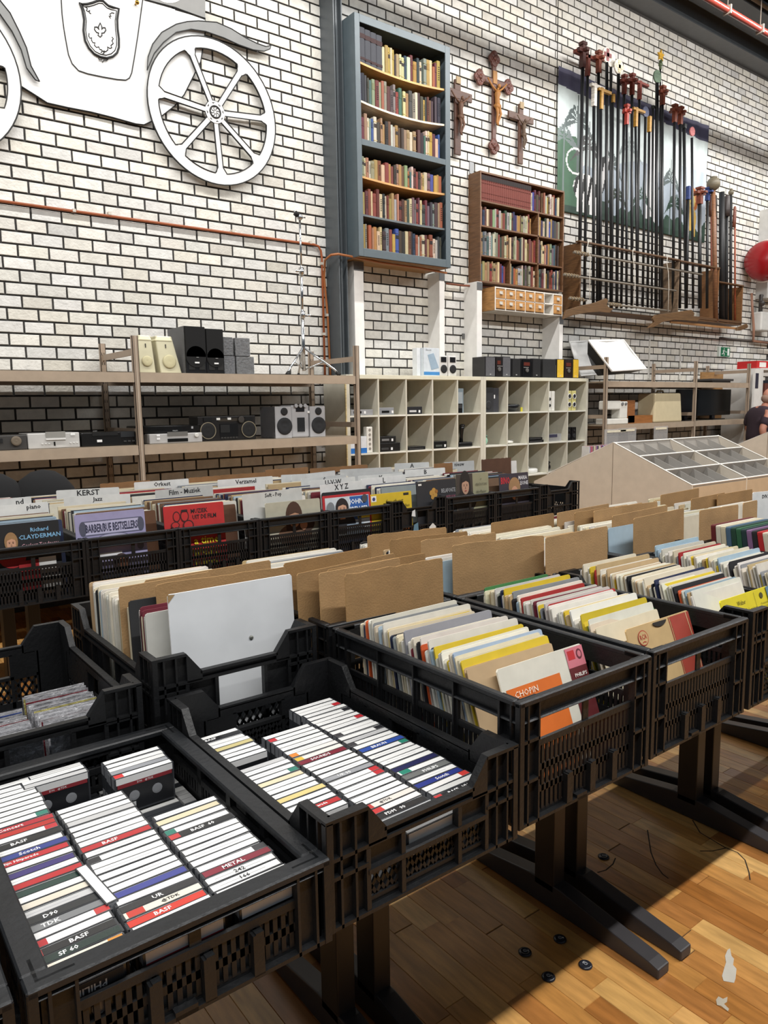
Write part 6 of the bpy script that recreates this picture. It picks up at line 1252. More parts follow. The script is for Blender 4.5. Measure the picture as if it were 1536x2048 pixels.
# ============================================================ DIVIDER CARDS
def card(a, b, zt, h, col, label, group, name='cardboard_divider', mt=BOARD, txt=None, tilt=.04, tc=(30, 30, 34), torn=False, th=.003, cat='divider', tx=.5, ty=None, thh=.02, width=None, Yp=None):
    A, B = G(*a, zt), G(*b, zt)
    if Yp: A, B = W(*a, Yp), W(*b, Yp); zt = (A[2]+B[2])/2
    A[2] = B[2] = zt
    xd = unit(B-A); w = width or np.linalg.norm(B-A); yd = unit(V(-xd[1]*math.sin(tilt), xd[0]*math.sin(tilt), math.cos(tilt))); nn_ = np.cross(xd, yd)  # nn_ faces the viewer
    O = A-yd*h
    if O[2] < TT+.006: h -= (TT+.006-O[2]); O = A-yd*h
    m = MB(col); n = 14; P = [O, O+xd*w]
    rr_ = random.Random(label)
    top = [A+xd*w-yd*.005]+[A+xd*(.004+(w-.008)*(1-i/n))+yd*(rr_.uniform(-.002, .002) if torn else 0) for i in range(n+1)]+[A-yd*.005]
    m.prism(P+top, nn_*(-th), col, side=tuple(min(255, int(v*1.25)) for v in col))
    CARDS.append(((A[0]+A[0]+xd[0]*w)/2 and (A[0]+xd[0]*w/2), min(A[1], A[1]+xd[1]*w), max(A[1], A[1]+xd[1]*w)))
    o = m.obj(name, mt); tag(o, label, cat, group)
    if txt:
        cpos = O+xd*w*tx+yd*(h-(ty or .022))+nn_*.0008-np.array(o.location); text(txt, o, cpos, xd, yd, h=thh, c=tc, bold=True, name='handwritten_word')
    return o, O, xd, yd, nn_, w, h
CBC = (150, 118, 78); WCD = (208, 208, 206)
gcb = 'brown cardboard dividers of the second row'
o, O, xd, yd, nn_, w, h = card((335, 1190), (583, 1148), 1.15, .34, (206, 209, 212), 'large blank white board with one grey screw, standing in a crate', None, 'white_board', MAT, th=.004, cat='board', tilt=.05)
m = MB((120, 122, 116)); P = O+xd*w*.62+yd*(h-.135); m.lathe([(.0055, 0), (.005, .002), (0, .002)], P, nn_, 16); m.bar(P+nn_*.002-xd*.004, P+nn_*.002+xd*.004, .0012, .0006, (60, 60, 60), up=nn_); m.obj('screw', METAL, o)
m = MB((146, 120, 84)); m.prism([O+yd*h-xd*.0005+nn_*.0006, O+yd*(h-.02)-xd*.0005+nn_*.0006, O+yd*(h-.002)+xd*.016+nn_*.0006], nn_*.0004); m.obj('chipped_corner', BOARD, o)
for a, b, lb, t_ in (((311, 1170), (572, 1133), 'cardboard divider directly behind the white board', 1), ((289, 1161), (541, 1120), 'cardboard divider, second behind the white board', 0), ((237, 1175), (420, 1143), 'cardboard divider furthest behind the white board', 0),
    ((690, 1150), (885, 1116), 'large torn-edged cardboard divider behind the orange-block crate', 1), ((655, 1140), (850, 1106), 'greyish cardboard divider just behind the torn-edged one', 0), ((594, 1148), (790, 1106), 'cardboard divider third back, behind the orange-block crate', 0), ((638, 1147), (800, 1115), 'narrow-showing cardboard divider at left behind the torn-edged one', 0), ((568, 1127), (742, 1094), 'rearmost cardboard divider behind the orange-block crate', 0),
    ((905, 1090), (1088, 1070), 'big square cardboard divider in the middle of the picture', 1), ((842, 1081), (992, 1065), 'cardboard divider close behind the big square one', 1), ((780, 1080), (935, 1062), 'torn cardboard divider left of the big square one', 1), ((735, 1071), (893, 1054), 'rearmost cardboard divider left of the big square one', 1),
    ((1092, 1075), (1215, 1052), 'cardboard divider right of the big square one', 0), ((983, 1046), (1108, 1026), 'tall cardboard divider behind the big square one', 0),
    ((1268, 1037), (1368, 1016), 'cardboard divider in front of the beige disc stand panel, darker', 0), ((1225, 1032), (1335, 1010), 'cardboard divider just left behind the darker one', 0), ((1115, 1026), (1218, 1007), 'cardboard divider at the left of a tight group of five', 0), ((1150, 1025), (1256, 1009), 'cardboard divider, second of the tight group of five', 0), ((1188, 1022), (1285, 1005), 'cardboard divider, third of the tight group of five', 0), ((1230, 1014), (1315, 1003), 'cardboard divider, last of the tight group of five', 0),
    ((1400, 1021), (1477, 1009), 'cardboard divider behind the boxed record sets', 0), ((1322, 990), (1398, 976), 'small cardboard divider standing highest near the disc stand', 0), ((1383, 998), (1450, 985), 'cardboard divider between the highest one and the right edge', 0), ((1435, 990), (1505, 978), 'right-hand cardboard divider before the disc stand front', 0), ((1487, 1006), (1515, 1000), 'small darker cardboard scrap near the white sign card', 0)):
    zt = 1.15; hh_ = .35
    A = G(*a, zt); B = G(*b, zt); 
    card(a, b, zt, hh_, (lambda g_: tuple(int(v+g_) for v in CBC))(R5.uniform(-14, 10)), lb, gcb, torn=bool(t_), tilt=.03)
card((1506, 985), (1580, 978), 1.16, .34, (206, 208, 208), 'white card reading DIV at the right edge', None, 'divider_card', PAPER, 'DIV.  KL', tx=.4, thh=.016)
# back rows: white cards with handwriting
gw = 'white handwritten divider cards of the back rows'
for a, b, txt, lb, c, dz in (((-60, 1003), (62, 993), 'nd', 'pale card with letters nd at the far left edge', WCD, 0), ((-60, 1018), (96, 1003), 'piano', 'pale card with the word ending ano, left edge', WCD, 0), ((112, 981), (238, 974), 'KERST', 'white card reading KERST behind the Jazz card', WCD, .0), ((127, 995), (260, 987), 'Jazz', 'white card reading Jazz behind the lilac record', WCD, 0),
    ((268, 965), (377, 957), 'Orkest', 'white card reading Orkest', WCD, 0), ((310, 981), (425, 969), 'Film - Muziek', 'grey card reading Film - Muziek above the red record', (176, 176, 174), 0), ((435, 960), (545, 952), 'Verzamel', 'wide white card reading Verzamel', WCD, 0), ((484, 990), (603, 975), 'Soft - Pop', 'grey-white card reading Soft - Pop behind the beige record', (190, 190, 186), 0),
    ((562, 950), (670, 945), '', 'blank pale card left of the O-P card', (196, 198, 198), 0), ((583, 951), (670, 941), 'O-P', 'grey card reading O-P', (186, 188, 188), 0), ((602, 958), (692, 948), 'S', 'grey card with the letter S', (184, 186, 186), 0), ((620, 962), (710, 953), 'U-V-W', 'pale card reading U-V-W', (196, 197, 196), 0), ((640, 971), (722, 961), 'X Y Z', 'white card reading X Y Z above the red-bordered record', WCD, 0),
    ((680, 939), (783, 934), '', 'blank grey card in the rear behind the card of letter K', (180, 182, 182), 0), ((705, 946), (805, 943), '', 'second blank grey card behind the card of letter L', (184, 186, 186), 0), ((716, 952), (806, 946), 'K', 'pale card with the letter K', (192, 194, 194), 0), ((722, 958), (811, 949), 'L', 'large white card with the letter L above the yellow record', WCD, 0),
    ((789, 927), (858, 924), 'A', 'grey card with the letter A before the cube shelf', (184, 186, 186), 0), ((810, 940), (890, 935), 'B', 'white card with the letter B above the black record', WCD, 0), ((888, 925), (948, 921), 'nieuw', 'grey card reading nieuw above the portrait record', (176, 178, 178), 0), ((972, 925), (1033, 921), 'nieuw', 'white card reading nieuw above the last record', WCD, 0)):
    card(a, b, 1.15, .33, c, lb, gw, 'divider_card', PAPER, txt or None, tilt=.06, thh=.030 if txt.isupper() else .026, ty=.020, tx=.5 if txt not in ('nd', 'piano') else .8, th=.002)
gb_ = 'brown cardboard sheets behind the back row'
for a, b, lb in (((200, 968), (300, 960), 'cardboard sheet at the left behind the Orkest card'), ((377, 957), (440, 950), 'cardboard sheet between the Orkest and Verzamel cards'), ((440, 952), (531, 943), 'cardboard sheet behind the Verzamel card'), ((531, 940), (616, 934), 'cardboard sheet under the silver stereo'), ((620, 937), (735, 929), 'cardboard sheet left of the metal rack upright'), ((868, 928), (905, 925), 'small brown sheet behind the grey nieuw card'), ((963, 917), (1022, 917), 'dark brown sheet behind the white nieuw card')):
    card(a, b, 1.15, .3, (128, 92, 58) if 'dark' not in lb else (84, 56, 40), lb, gb_, torn=True, Yp=3.738 if 'nieuw' in lb else 4.338)
# dark bags behind the left end
for k_, (x, y, r) in enumerate([(10, 975, .2), (125, 968, .2)]):
    P = G(x, y+15, 1.12); P = P*1.0; m = MB((14, 14, 16)); m.ball((P[0], 4.75, .98), (r, .12, .24), 18); o = tag(m.obj('cloth_bag', CLOTH), ['black cloth bag behind the crates at the left edge', 'second black cloth bag, beside the one at the left edge'][k_], 'bag')
    o.data.materials[0] = CLOTH
    m = MB((14, 14, 16)); m.box((P[0]-r*.8, 4.66, .745), (P[0]+r*.8, 4.84, .80)); m.obj('bag_base', CLOTH, o)
m = MB((40, 38, 36)); m.box((-.5, 4.55, .70), (1.8, 4.95, .74)); t = thing('side_table', 'dark side table behind the crates under the black bags', 'table', (.6, 4.75, 0)); m.obj('table_top', MAT, t)
for x in (-.45, 1.7): m = MB((36, 34, 33)); m.box((x, 4.6, 0), (x+.05, 4.9, .70)); m.obj('leg', MAT, t)
# ============================================================ FRONT COVERS WITH ARTWORK
class Art:
    def __init__(s, O, xd, yd, nn_, w, h, o): s.O, s.x, s.y, s.n, s.w, s.h, s.o, s.k = O, xd, yd, nn_, w, h, o, 1
    def P(s, u, v): return s.O+s.x*s.w*u+s.y*s.h*v+s.n*(.0004+.0003*s.k)
    def poly(s, pts, c, nm='printed_shape'):
        m = MB(c); m.prism([s.P(u, v) for u, v in pts], s.n*.0002); s.k += 1; return m.obj(nm, PAPER, s.o)
    def rect(s, u0, v0, u1, v1, c, nm='printed_block'): return s.poly([(u0, v0), (u1, v0), (u1, v1), (u0, v1)], c, nm)
    def ell(s, u, v, a, b, c, nm='printed_shape', a0=0, a1=2*math.pi, n=20): return s.poly([(u+a*math.cos(t), v+b*math.sin(t)) for t in np.linspace(a0, a1, n, endpoint=False)], c, nm)
    def text(s, t, u, v, w=None, h=None, c=(20, 20, 20), bold=False, rot=0):
        s.k += 1; cc, ss = math.cos(rot), math.sin(rot); xd, yd = s.x*cc+s.y*ss, -s.x*ss+s.y*cc
        return text(t, s.o, s.P(u, v)-np.array(s.o.location), xd, yd, w*s.w if w else None, h*s.h if h else None, c, bold=bold, name='printed_words')
def cover(a, b, zt, h, col, label, tilt=.07, group=None, width=None, th=.004, Yp=3.205):
    o, O, xd, yd, nn_, w, h = card(a, b, zt, h, col, label, group, 'vinyl_record', PAPER, tilt=tilt, th=th, cat='record', width=width, Yp=Yp)
    return Art(O, xd, yd, nn_, w, h, o)
def portrait(A, u, v, s, skin, hair, shirt, long=True, asp=1.):
    A.ell(u, v-.30*s, .34*s, .22*s, shirt, 'printed_clothes'); A.rect(u-.07*s, v-.2*s, u+.07*s, v-.05*s, skin, 'printed_neck'); A.ell(u, v+.04*s, .17*s, .21*s+(.07*s if long else 0), hair, 'printed_hair'); 
    if long: A.rect(u-.17*s, v-.2*s, u-.10*s, v+.05*s, hair, 'printed_hair'); A.rect(u+.10*s, v-.2*s, u+.17*s, v+.05*s, hair, 'printed_hair')
    A.ell(u, v, .115*s, .16*s, skin, 'printed_face'); A.poly([(u-.13*s, v+.07*s), (u-.1*s, v+.17*s), (u+.1*s, v+.17*s), (u+.13*s, v+.07*s), (u+.02*s, v+.11*s)], hair, 'printed_fringe')
    for e in (-.045, .045): A.ell(u+e*s, v+.015*s, .016*s, .009*s, (30, 22, 20), 'printed_eye', n=8); A.rect(u+e*s-.02*s, v+.038*s, u+e*s+.02*s, v+.045*s, (50, 34, 28), 'printed_brow')
    A.poly([(u, v+.01*s), (u-.014*s, v-.045*s), (u+.014*s, v-.045*s)], tuple(int(c*.8) for c in skin), 'printed_nose'); A.ell(u, v-.085*s, .035*s, .011*s, (150, 70, 64), 'printed_mouth', n=10)
zc = 1.105
def Gc(x, y): return (x, y)
A = cover((-10, 1056), (116, 1035), zc, .3, (24, 24, 27), 'black record with blue title and a portrait in a red jacket')
for wds, v, hh_, c in (('Richard', .90, .055, (120, 170, 206)), ('CLAYDERMAN', .81, .06, (120, 170, 206)), ('Couleur Tendresse', .70, .045, (200, 150, 160)), ('17 Titres originaux', .64, .026, (200, 196, 190))): A.text(wds, .68, v, None if v < .7 else None, hh_, c, True)
portrait(A, .22, .74, .62, (198, 150, 120), (150, 116, 78), (150, 24, 30), False)
A.rect(.3, .1, .62, .5, (150, 24, 30)); A.rect(.62, .3, .9, .52, (190, 190, 188), 'printed_paper'); A.rect(.66, .02, .95, .26, (210, 208, 204))
A = cover((148, 1030), (288, 1018), zc+.012, .31, (150, 146, 182), 'lilac record lettered BARBER / BUE BESTSELLERS')
A.rect(.10, .70, .92, .90, (92, 92, 116), 'printed_banner'); A.rect(.12, .715, .90, .885, (178, 176, 204), 'printed_banner'); A.ell(.10, .80, .05, .1, (76, 78, 96)); A.ell(.93, .80, .05, .1, (76, 78, 96)); A.ell(.52, .66, .22, .05, (110, 110, 134)); A.ell(.52, .665, .19, .035, (172, 170, 198)); A.text('BARBER/BUE BESTSELLERS', .51, .80, .74, .115, (48, 50, 76), True)
A.ell(.12, .5, .06, .06, (84, 86, 104)); A.ell(.9, .5, .05, .06, (84, 86, 104)); A.rect(.2, .40, .62, .45, (214, 214, 216)); A.rect(.5, .05, .56, .38, (190, 192, 200)); A.ell(.6, .28, .12, .14, (60, 44, 40)); A.ell(.62, .27, .07, .1, (168, 112, 84), 'printed_face'); A.rect(.15, .02, .9, .16, (70, 72, 84))
A = cover((326, 1016), (446, 1001), zc+.012, .31, (178, 40, 40), 'red record lettered MUZIEK UIT DE FILM with yellow words')
A.text('MUZIEK', .58, .90, .28, .065, (24, 20, 22), True); A.text('UIT DE FILM', .66, .81, .40, .065, (24, 20, 22), True)
for (u, v, a, b) in ((.2, .84, .06, .08), (.33, .84, .07, .09), (.17, .72, .07, .05), (.38, .70, .09, .08)): A.ell(u, v, a, b, (60, 14, 18)); A.ell(u, v, a*.78, b*.78, (178, 40, 40))
A.rect(.28, .9, .38, .935, (40, 14, 18)); A.poly([(.12, .6), (.5, .56), (.46, .66), (.3, .63), (.16, .68)], (30, 14, 16)); A.text('once upon', .60, .60, .55, .10, (214, 198, 40), True); A.text('a time', .66, .46, .42, .11, (214, 198, 40), True); A.text('west', .62, .30, .44, .14, (214, 198, 40), True); A.text('film', .62, .13, .4, .12, (214, 198, 40), True)
A = cover((530, 1008), (639, 995), zc+.012, .31, (172, 168, 150), 'beige record showing a couple with long brown hair')
portrait(A, .50, .70, .9, (186, 138, 108), (70, 44, 30), (110, 80, 60)); A.ell(.74, .62, .13, .15, (60, 40, 30), 'printed_hair'); A.ell(.66, .60, .07, .1, (176, 126, 98), 'printed_face'); A.rect(.0, .05, 1, .1, (210, 208, 200))
A = cover((645, 993), (740, 983), zc+.012, .31, (176, 34, 42), 'red-bordered record with a smiling man in a dark jacket')
A.rect(.04, .04, .96, .96, (196, 204, 210)); A.rect(.55, .55, .95, .95, (44, 90, 160)); A.text('JOHN', .68, .85, .3, .11, (232, 236, 240), True); A.text('SPENCER', .74, .72, .4, .11, (232, 236, 240), True); A.rect(.70, .56, .96, .62, (214, 198, 60)); portrait(A, .38, .74, .8, (200, 152, 124), (36, 28, 26), (28, 28, 34), False); A.ell(.14, .78, .08, .11, (120, 124, 128)); A.ell(.86, .9, .06, .07, (70, 70, 74)); A.rect(.45, .3, .8, .48, (150, 170, 190)); A.rect(.1, .06, .9, .28, (50, 64, 100))
A = cover((740, 988), (822, 983), zc+.012, .31, (202, 172, 36), 'bright yellow record titled Sweetheart of the Rodeo')
A.rect(.02, .86, .14, .97, (228, 226, 220)); A.ell(.08, .91, .035, .035, (50, 60, 120)); A.rect(.80, .93, .93, .975, (40, 38, 30)); A.text('Sweetheart', .58, .84, .42, .075, (48, 40, 20)); A.text('of the Rodeo', .72, .74, .44, .065, (48, 40, 20)); A.text('AXON', .6, .50, .5, .16, (190, 70, 30), True); A.rect(.3, .05, .9, .34, (186, 96, 34)); A.ell(.5, .22, .12, .1, (120, 40, 34))
A = cover((832, 965), (912, 957), zc+.012, .31, (38, 38, 42), 'black record with a golden fruit still life')
for (u, v, a) in ((.42, .82, .05), (.36, .78, .05), (.45, .74, .05), (.38, .70, .04), (.48, .80, .035), (.42, .66, .04)): A.ell(u, v, a, a, R5.choice([(150, 100, 40), (176, 132, 60), (120, 60, 34)]), 'printed_fruit')
A.rect(.04, .93, .12, .965, (210, 208, 204)); A.text('BELAFONTE', .78, .80, .36, .08, (150, 152, 156), True); A.text('& MIRIAM', .80, .68, .3, .06, (120, 70, 84), True)
A = cover((911, 948), (976, 945), zc+.012, .31, (140, 138, 112), 'khaki record with a long-haired portrait on its left half')
A.rect(0, 0, .5, 1, (60, 52, 46)); portrait(A, .27, .76, .95, (170, 134, 112), (30, 24, 22), (40, 36, 34)); A.text('A', .75, .88, .03, .03, (60, 60, 48)); A.text('WEALTH OF SONG', .75, .78, .36, .05, (62, 60, 46)); A.text('His Master', .75, .64, .3, .05, (62, 60, 46)); A.text('Edition', .75, .56, .3, .05, (62, 60, 46))
A = cover((998, 950), (1056, 943), zc+.012, .31, (52, 46, 56), 'dark record with red title and curly fair hair')
A.text('BINO', .2, .87, .3, .14, (190, 40, 50), True); A.text('MARIA', .80, .90, .3, .08, (206, 206, 210), True); A.text('LEONE', .82, .79, .32, .08, (206, 206, 210), True); A.ell(.5, .72, .2, .2, (150, 116, 80), 'printed_hair'); A.ell(.5, .6, .12, .14, (190, 140, 112), 'printed_face')
# second row LPs
def row2(cx, ya, yb, n, where, st=None): fill(cx, ya, yb, n, .312, (.02, .06), where, 'large records '+where, LPP, (.003, .0065), True, .008, .36, st)
row2(.705, 1.95, 1.575, 54, 'behind the white board'); row2(1.137, 1.95, 1.50, 46, 'behind the cardboard of the orange-block crate'); row2(1.557, 1.95, 1.59, 40, 'behind the cardboard of the beige and red crate')
row2(1.975, 1.95, 1.535, 36, 'behind the cardboard of the yellow-record crate'); row2(2.378, 1.95, 1.58, 28, 'of the fourth cardboard crate'); row2(2.78, 1.95, 1.55, 20, 'of the fifth cardboard crate'); row2(3.18, 1.95, 1.6, 14, 'of the crate behind the right edge one')
# back row LPs
BST = MB()
for i, x in enumerate(BX[:9]):
    BPL = ['black', 'white', 'cream', 'navy', 'beige', 'wine red', 'off-white', 'pale blue', 'grey', 'brown', 'ivory', 'off-white']
    fill(x, 3.70, 3.40, 20, .312, (.03, .07), '', '', BPL, (.005, .010), True, .01, .36, BST)
    n = 7; ya_, yb_ = 3.385, 3.255
    fill(x, ya_, yb_, n, .312, (.03, .10), f'in the {nth(i)} back row crate'.replace('1st', 'first'), f'large records in the {nth(i)} back row crate', ['black', 'white', 'cream', 'navy', 'beige', 'wine red', 'off-white', 'pale blue', 'grey', 'brown', 'ivory', 'black'], (.006, .014), True, .01)
tag(BST.obj('album_sleeves', PAPER), 'mixed album sleeves filling the back of the back row crates', 'album', None, 'stuff')
st = MB()
for i, x in enumerate(BX[:9]): fill(x, 4.32, 3.85, 26, .312, (.02, .07), '', '', ['black', 'white', 'cream', 'off-white', 'ivory', 'beige', 'grey', 'navy', 'red'], (.005, .012), True, .01, .36, st)
o = st.obj('vinyl_records', PAPER); tag(o, 'mixed record sleeves filling the rearmost crates behind the divider cards', 'record', None, 'stuff')
# left-edge crate lettering
def on_crate(fn, x0, x1, z0, z1, y, c=(214, 214, 210)): pass
lc = [o for o in C.objects if o.get('label') == bl[0]][0]
text('EPM BRX', lc, (.27-.25, -.3, .222), (1, 0, 0), (0, 0, 1), w=.2, h=.022, c=(200, 200, 196), bold=True, name='painted_letters')
lc = [o for o in C.objects if o.get('label') == bl[6]][0]
for (x, z, w_, h_, c) in ((-.06, .16, .028, .034, (206, 210, 212)), (-.05, .07, .04, .05, (86, 120, 140))): m = MB(c); m.prism([(x, -.299, z), (x+w_, -.299, z-.006), (x+w_*.9, -.299, z+h_), (x+w_*.2, -.299, z+h_*.8)], (0, -.0008, 0)); m.obj('torn_sticker', PAPER, lc, local=True)
m = MB((214, 214, 210)); m.prism([(.07, -.299, .055), (.115, -.299, .055), (.118, -.299, .085), (.095, -.299, .105), (.068, -.299, .085)], (0, -.0008, 0)); m.obj('house_sticker', PAPER, lc, local=True)
# orange-block record (front of its crate), beige-red sleeve, yellow sleeve
A = cover((993, 1331), (1165, 1293), 1.042, .262, (206, 203, 190), 'white record sleeve with orange block and pink-red strip, front of crate', .36, None, .262, Yp=1.0)
q = lambda v: 1-(1-v)*.56
A.rect(0.04, .0, .66, q(.68), (206, 104, 34), 'orange_block'); A.rect(.78, .0, 1.0, .99, (92, 26, 30), 'dark_red_strip'); A.rect(.78, q(.68), 1.0, .99, (196, 112, 124), 'pink_panel'); A.rect(.80, q(.80), .885, q(.94), (180, 40, 44), 'red_label'); A.ell(.94, q(.86), .035, .045, (96, 40, 50), 'crest'); A.ell(.94, q(.86), .022, .028, (196, 112, 124), 'crest')
A.text('PHILIPS', .90, q(.56), .15, .032, (230, 220, 214), True); A.text('KLASSIEKE', .90, q(.42), .17, .028, (214, 190, 184)); A.text('CHOPIN', .24, q(.58), .26, .05, (232, 224, 206)); A.text('PIANOCONCERT NO. 1', .36, q(.465), .50, .034, (110, 56, 20)); A.text('NIKITA MAGALOFF', .33, q(.365), .44, .03, (232, 224, 206)); A.text('IN E KL. T., OPUS 11', .30, q(.27), .38, .026, (110, 56, 20))
A = cover((1251, 1259), (1371, 1222), 1.052, .262, (186, 158, 112), 'beige paper sleeve with red curved panel and round emblem', .34, None, .262, Yp=1.0)
A.poly([(.70, 0), (.70, .62), (.68, .99), (1, .99), (1, 0)], (154, 60, 46), 'red_panel'); A.poly([(.66, 0), (.68, .5), (.655, .99), (.665, .99), (.69, .5), (.67, 0)], (154, 60, 46), 'red_line'); A.poly([(.93, 0), (.98, .5), (.94, .99), (.95, .99), (.99, .5), (.94, 0)], (200, 170, 130), 'pale_line')
A.ell(.21, .875, .075, .075, (160, 56, 40), 'emblem_ring', n=32); A.ell(.21, .875, .066, .066, (186, 158, 112), 'emblem_ring', n=32); A.text('RCA', .21, .885, .10, .05, (160, 56, 40), True); A.poly([(.18, .835), (.21, .845), (.24, .835), (.235, .828), (.21, .835), (.185, .828)], (160, 56, 40), 'emblem_bar'); A.ell(.50, .985, .11, .05, (40, 34, 30), 'thumb_notch', a0=math.pi, a1=2*math.pi+.1)
A.text('MARIO LANZA', .42, .745, .22, .022, (90, 70, 50)); A.text('GUILTY MARTIN', .48, .705, .22, .022, (90, 70, 50))
A = cover((1440, 1198), (1545, 1172), 1.085, .262, (208, 192, 34), 'bright yellow record sleeve lettered Walzer, front of its crate', .34, None, .262, Yp=1.0)
A.text('Walzer', .38, q(.84), .17, .05, (70, 66, 30)); A.text('und Polonaisen', .50, q(.66), .34, .045, (70, 66, 30)); A.rect(.66, .1, .663, .98, (90, 84, 30)); A.ell(.80, q(.86), .035, .035, (76, 72, 30)); A.text('Deutsche', .84, q(.70), .16, .02, (80, 76, 30)); A.text('Grammophon', .84, q(.63), .2, .02, (80, 76, 30)); A.text('Orchester', .3, q(.48), .22, .03, (90, 84, 34)); A.rect(.92, .0, 1, 1, (90, 120, 140))
A = cover((1402, 1222), (1436, 1208), 1.06, .24, (156, 36, 40), 'red and white striped sleeve left of the yellow one', .33, None, .12, Yp=1.03)
A.rect(.3, 0, .38, 1, (220, 214, 206)); A.rect(.62, 0, .7, 1, (220, 214, 206))
# ============================================================ CASSETTES
def cas_mesh():
    m = MB((255, 255, 255)); hx, hy, H = .0545, .0082, .0695
    m.col = (50, 52, 56); m.box((-hx, -hy, 0), (hx, hy, H)); m.col = (26, 27, 30); m.box((-hx+.003, -hy-.0004, .004), (hx-.003, -hy, H-.012))
    m.col = (206, 206, 206); m.box((-hx+.0028, -hy-.0005, H-.0125), (hx-.0028, -hy, H-.001))
    m.col = (120, 122, 126); m.box((-hx-.0004, -hy+.002, H-.02), (-hx, hy-.002, H-.001)); m.box((-hx-.0004, -hy+.002, .004), (-hx, hy-.002, .02))
    for x in (-.021, .021):
        m.lathe([(.0095, .0006), (.0095, .0010), (.006, .0014), (0, .0014)], (x, -hy, .030), (0, -1, 0), 14, (120, 122, 126), smooth=False)
    return m.mesh('cassette_tape', GLOSS)
CM = cas_mesh()
m = MB((255, 255, 255)); m.box((-.0518, -.0062, .0695), (.0518, .0066, .0698)); SPN = m.mesh('inlay_card', GLOSS)
m = MB((255, 255, 255)); m.box((-.0518, -.0062, .0698), (-.036, .0066, .0700)); MK = [m.mesh('colour_mark', GLOSS)]
m = MB((255, 255, 255)); m.box((-.048, -.0062, .0698), (-.026, .0066, .0700)); MK.append(m.mesh('colour_mark', GLOSS))
m = MB((255, 255, 255)); m.box((.034, -.0062, .0698), (.0518, .0066, .0700)); MK.append(m.mesh('colour_mark', GLOSS))
m = MB((255, 255, 255)); m.box((-.04, -.0008, .0698), (.03, .0000, .06995)); MK.append(m.mesh('written_line', GLOSS))
m = MB((255, 255, 255)); m.box((-.0518, -.0062, .0698), (.0518, -.0022, .0700)); MK.append(m.mesh('colour_mark', GLOSS))
SC = [('white', (228, 228, 226))]*30+[('pale grey', (190, 190, 190))]*2+[('cream', (214, 204, 172)), ('red', (176, 40, 44)), ('navy blue', (44, 50, 110)), ('black', (30, 31, 33)), ('dark red', (110, 28, 38)), ('silver', (150, 152, 156)), ('yellow', (206, 180, 90)), ('black', (34, 34, 36))]
MC = [(186, 44, 52)]*4+[(44, 120, 104), (60, 80, 150), (40, 40, 44), (60, 60, 64), (210, 150, 60)]
WORDS = {'black': ['BASF  60', 'TDK  D90', 'PHILIPS', 'PDM 90', 'BASF'], 'red': ['BASF', 'Mijn Hitparade'], 'navy blue': ['Scotch', 'Scotch'], 'dark red': ['SOUNDS'], 'silver': ['UR 90']}
def cassette(x, y, z, ang, lean, cn, c, label, group, mark=None, mc=None, word=None, wc=(226, 226, 226)):
    o = bpy.data.objects.new('cassette_tape', CM); C.objects.link(o); o.location = (x, y, z); o.rotation_euler = (lean, 0, ang); tag(o, label, 'cassette', group)
    s = bpy.data.objects.new('inlay_card', SPN); C.objects.link(s); s.parent = o; s.color = oc(c)
    if mark is not None: k_ = bpy.data.objects.new('written_line' if mark == 3 else 'colour_mark', MK[mark]); C.objects.link(k_); k_.parent = o; k_.color = oc(mc)
    if word: text(word, o, (R5.uniform(-.015, .01), .0, .07015), (1, 0, 0), (0, 1, 0), h=.0082, c=wc, bold=True, name='printed_words')
    return o
def column(x, ya, yb, z, where, grp, lean=0, over=None, start=0, step=.0170):
    n = int(round((ya-yb)/step)); over = over or {}
    for i in range(n):
        y = yb+i*step; cn, c = R5.choice(SC) if R5.random() < .35 else ('white', (228, 228, 226)); mark = R5.choice([None, None, None, None, 0, 2, 3, 3, 3, 3, 3, 3, 3]); mc = R5.choice(MC); word = None
        if cn in WORDS and R5.random() < .8: word = R5.choice(WORDS[cn])
        if mark == 3: mc = (170, 170, 176)
        if i in over: cn, c, mark, mc, word = over[i]
        if cn in ('black', 'red', 'navy blue', 'dark red') and mark not in (None, 0): mark = None
        wc = (230, 230, 230) if sum(c) < 480 else (40, 40, 44)
        cassette(x+R5.uniform(-.002, .002), y+R5.uniform(-.0006, .0006), z+R5.uniform(0, .0018), R5.uniform(-.02, .02), lean, cn, c, f'{cn} spine cassette, {nth(i+start)} from the front, {where}', grp, mark, mc, word, wc)
    return n
zc1 = .833; K_ = (32, 33, 35)
fl_ = MB((60, 62, 66))                         # lower layer of tapes lying flat
def layer(x0, x1, y0_, y1_, z0_, z1_, nm, label):
    m = MB((60, 62, 66)); x = x0
    while x < x1-.02:
        y = y0_
        while y < y1_-.01:
            w_ = min(.0165, y1_-y); m.col = (R5.choice([(200, 200, 198), (60, 62, 66), (44, 46, 50), (150, 150, 150)])); m.box((x+.001, y, z0_), (min(x+.108, x1), y+w_-.0012, z1_)); y += .0168
        x += .111
    return tag(m.obj(nm, GLOSS), label, 'cassette', None, 'stuff')
layer(.146, .503, .85, 1.40, TT+.0065, zc1-.001, 'cassette_tapes', 'lower layer of cassettes seen through the slots of the left crate')
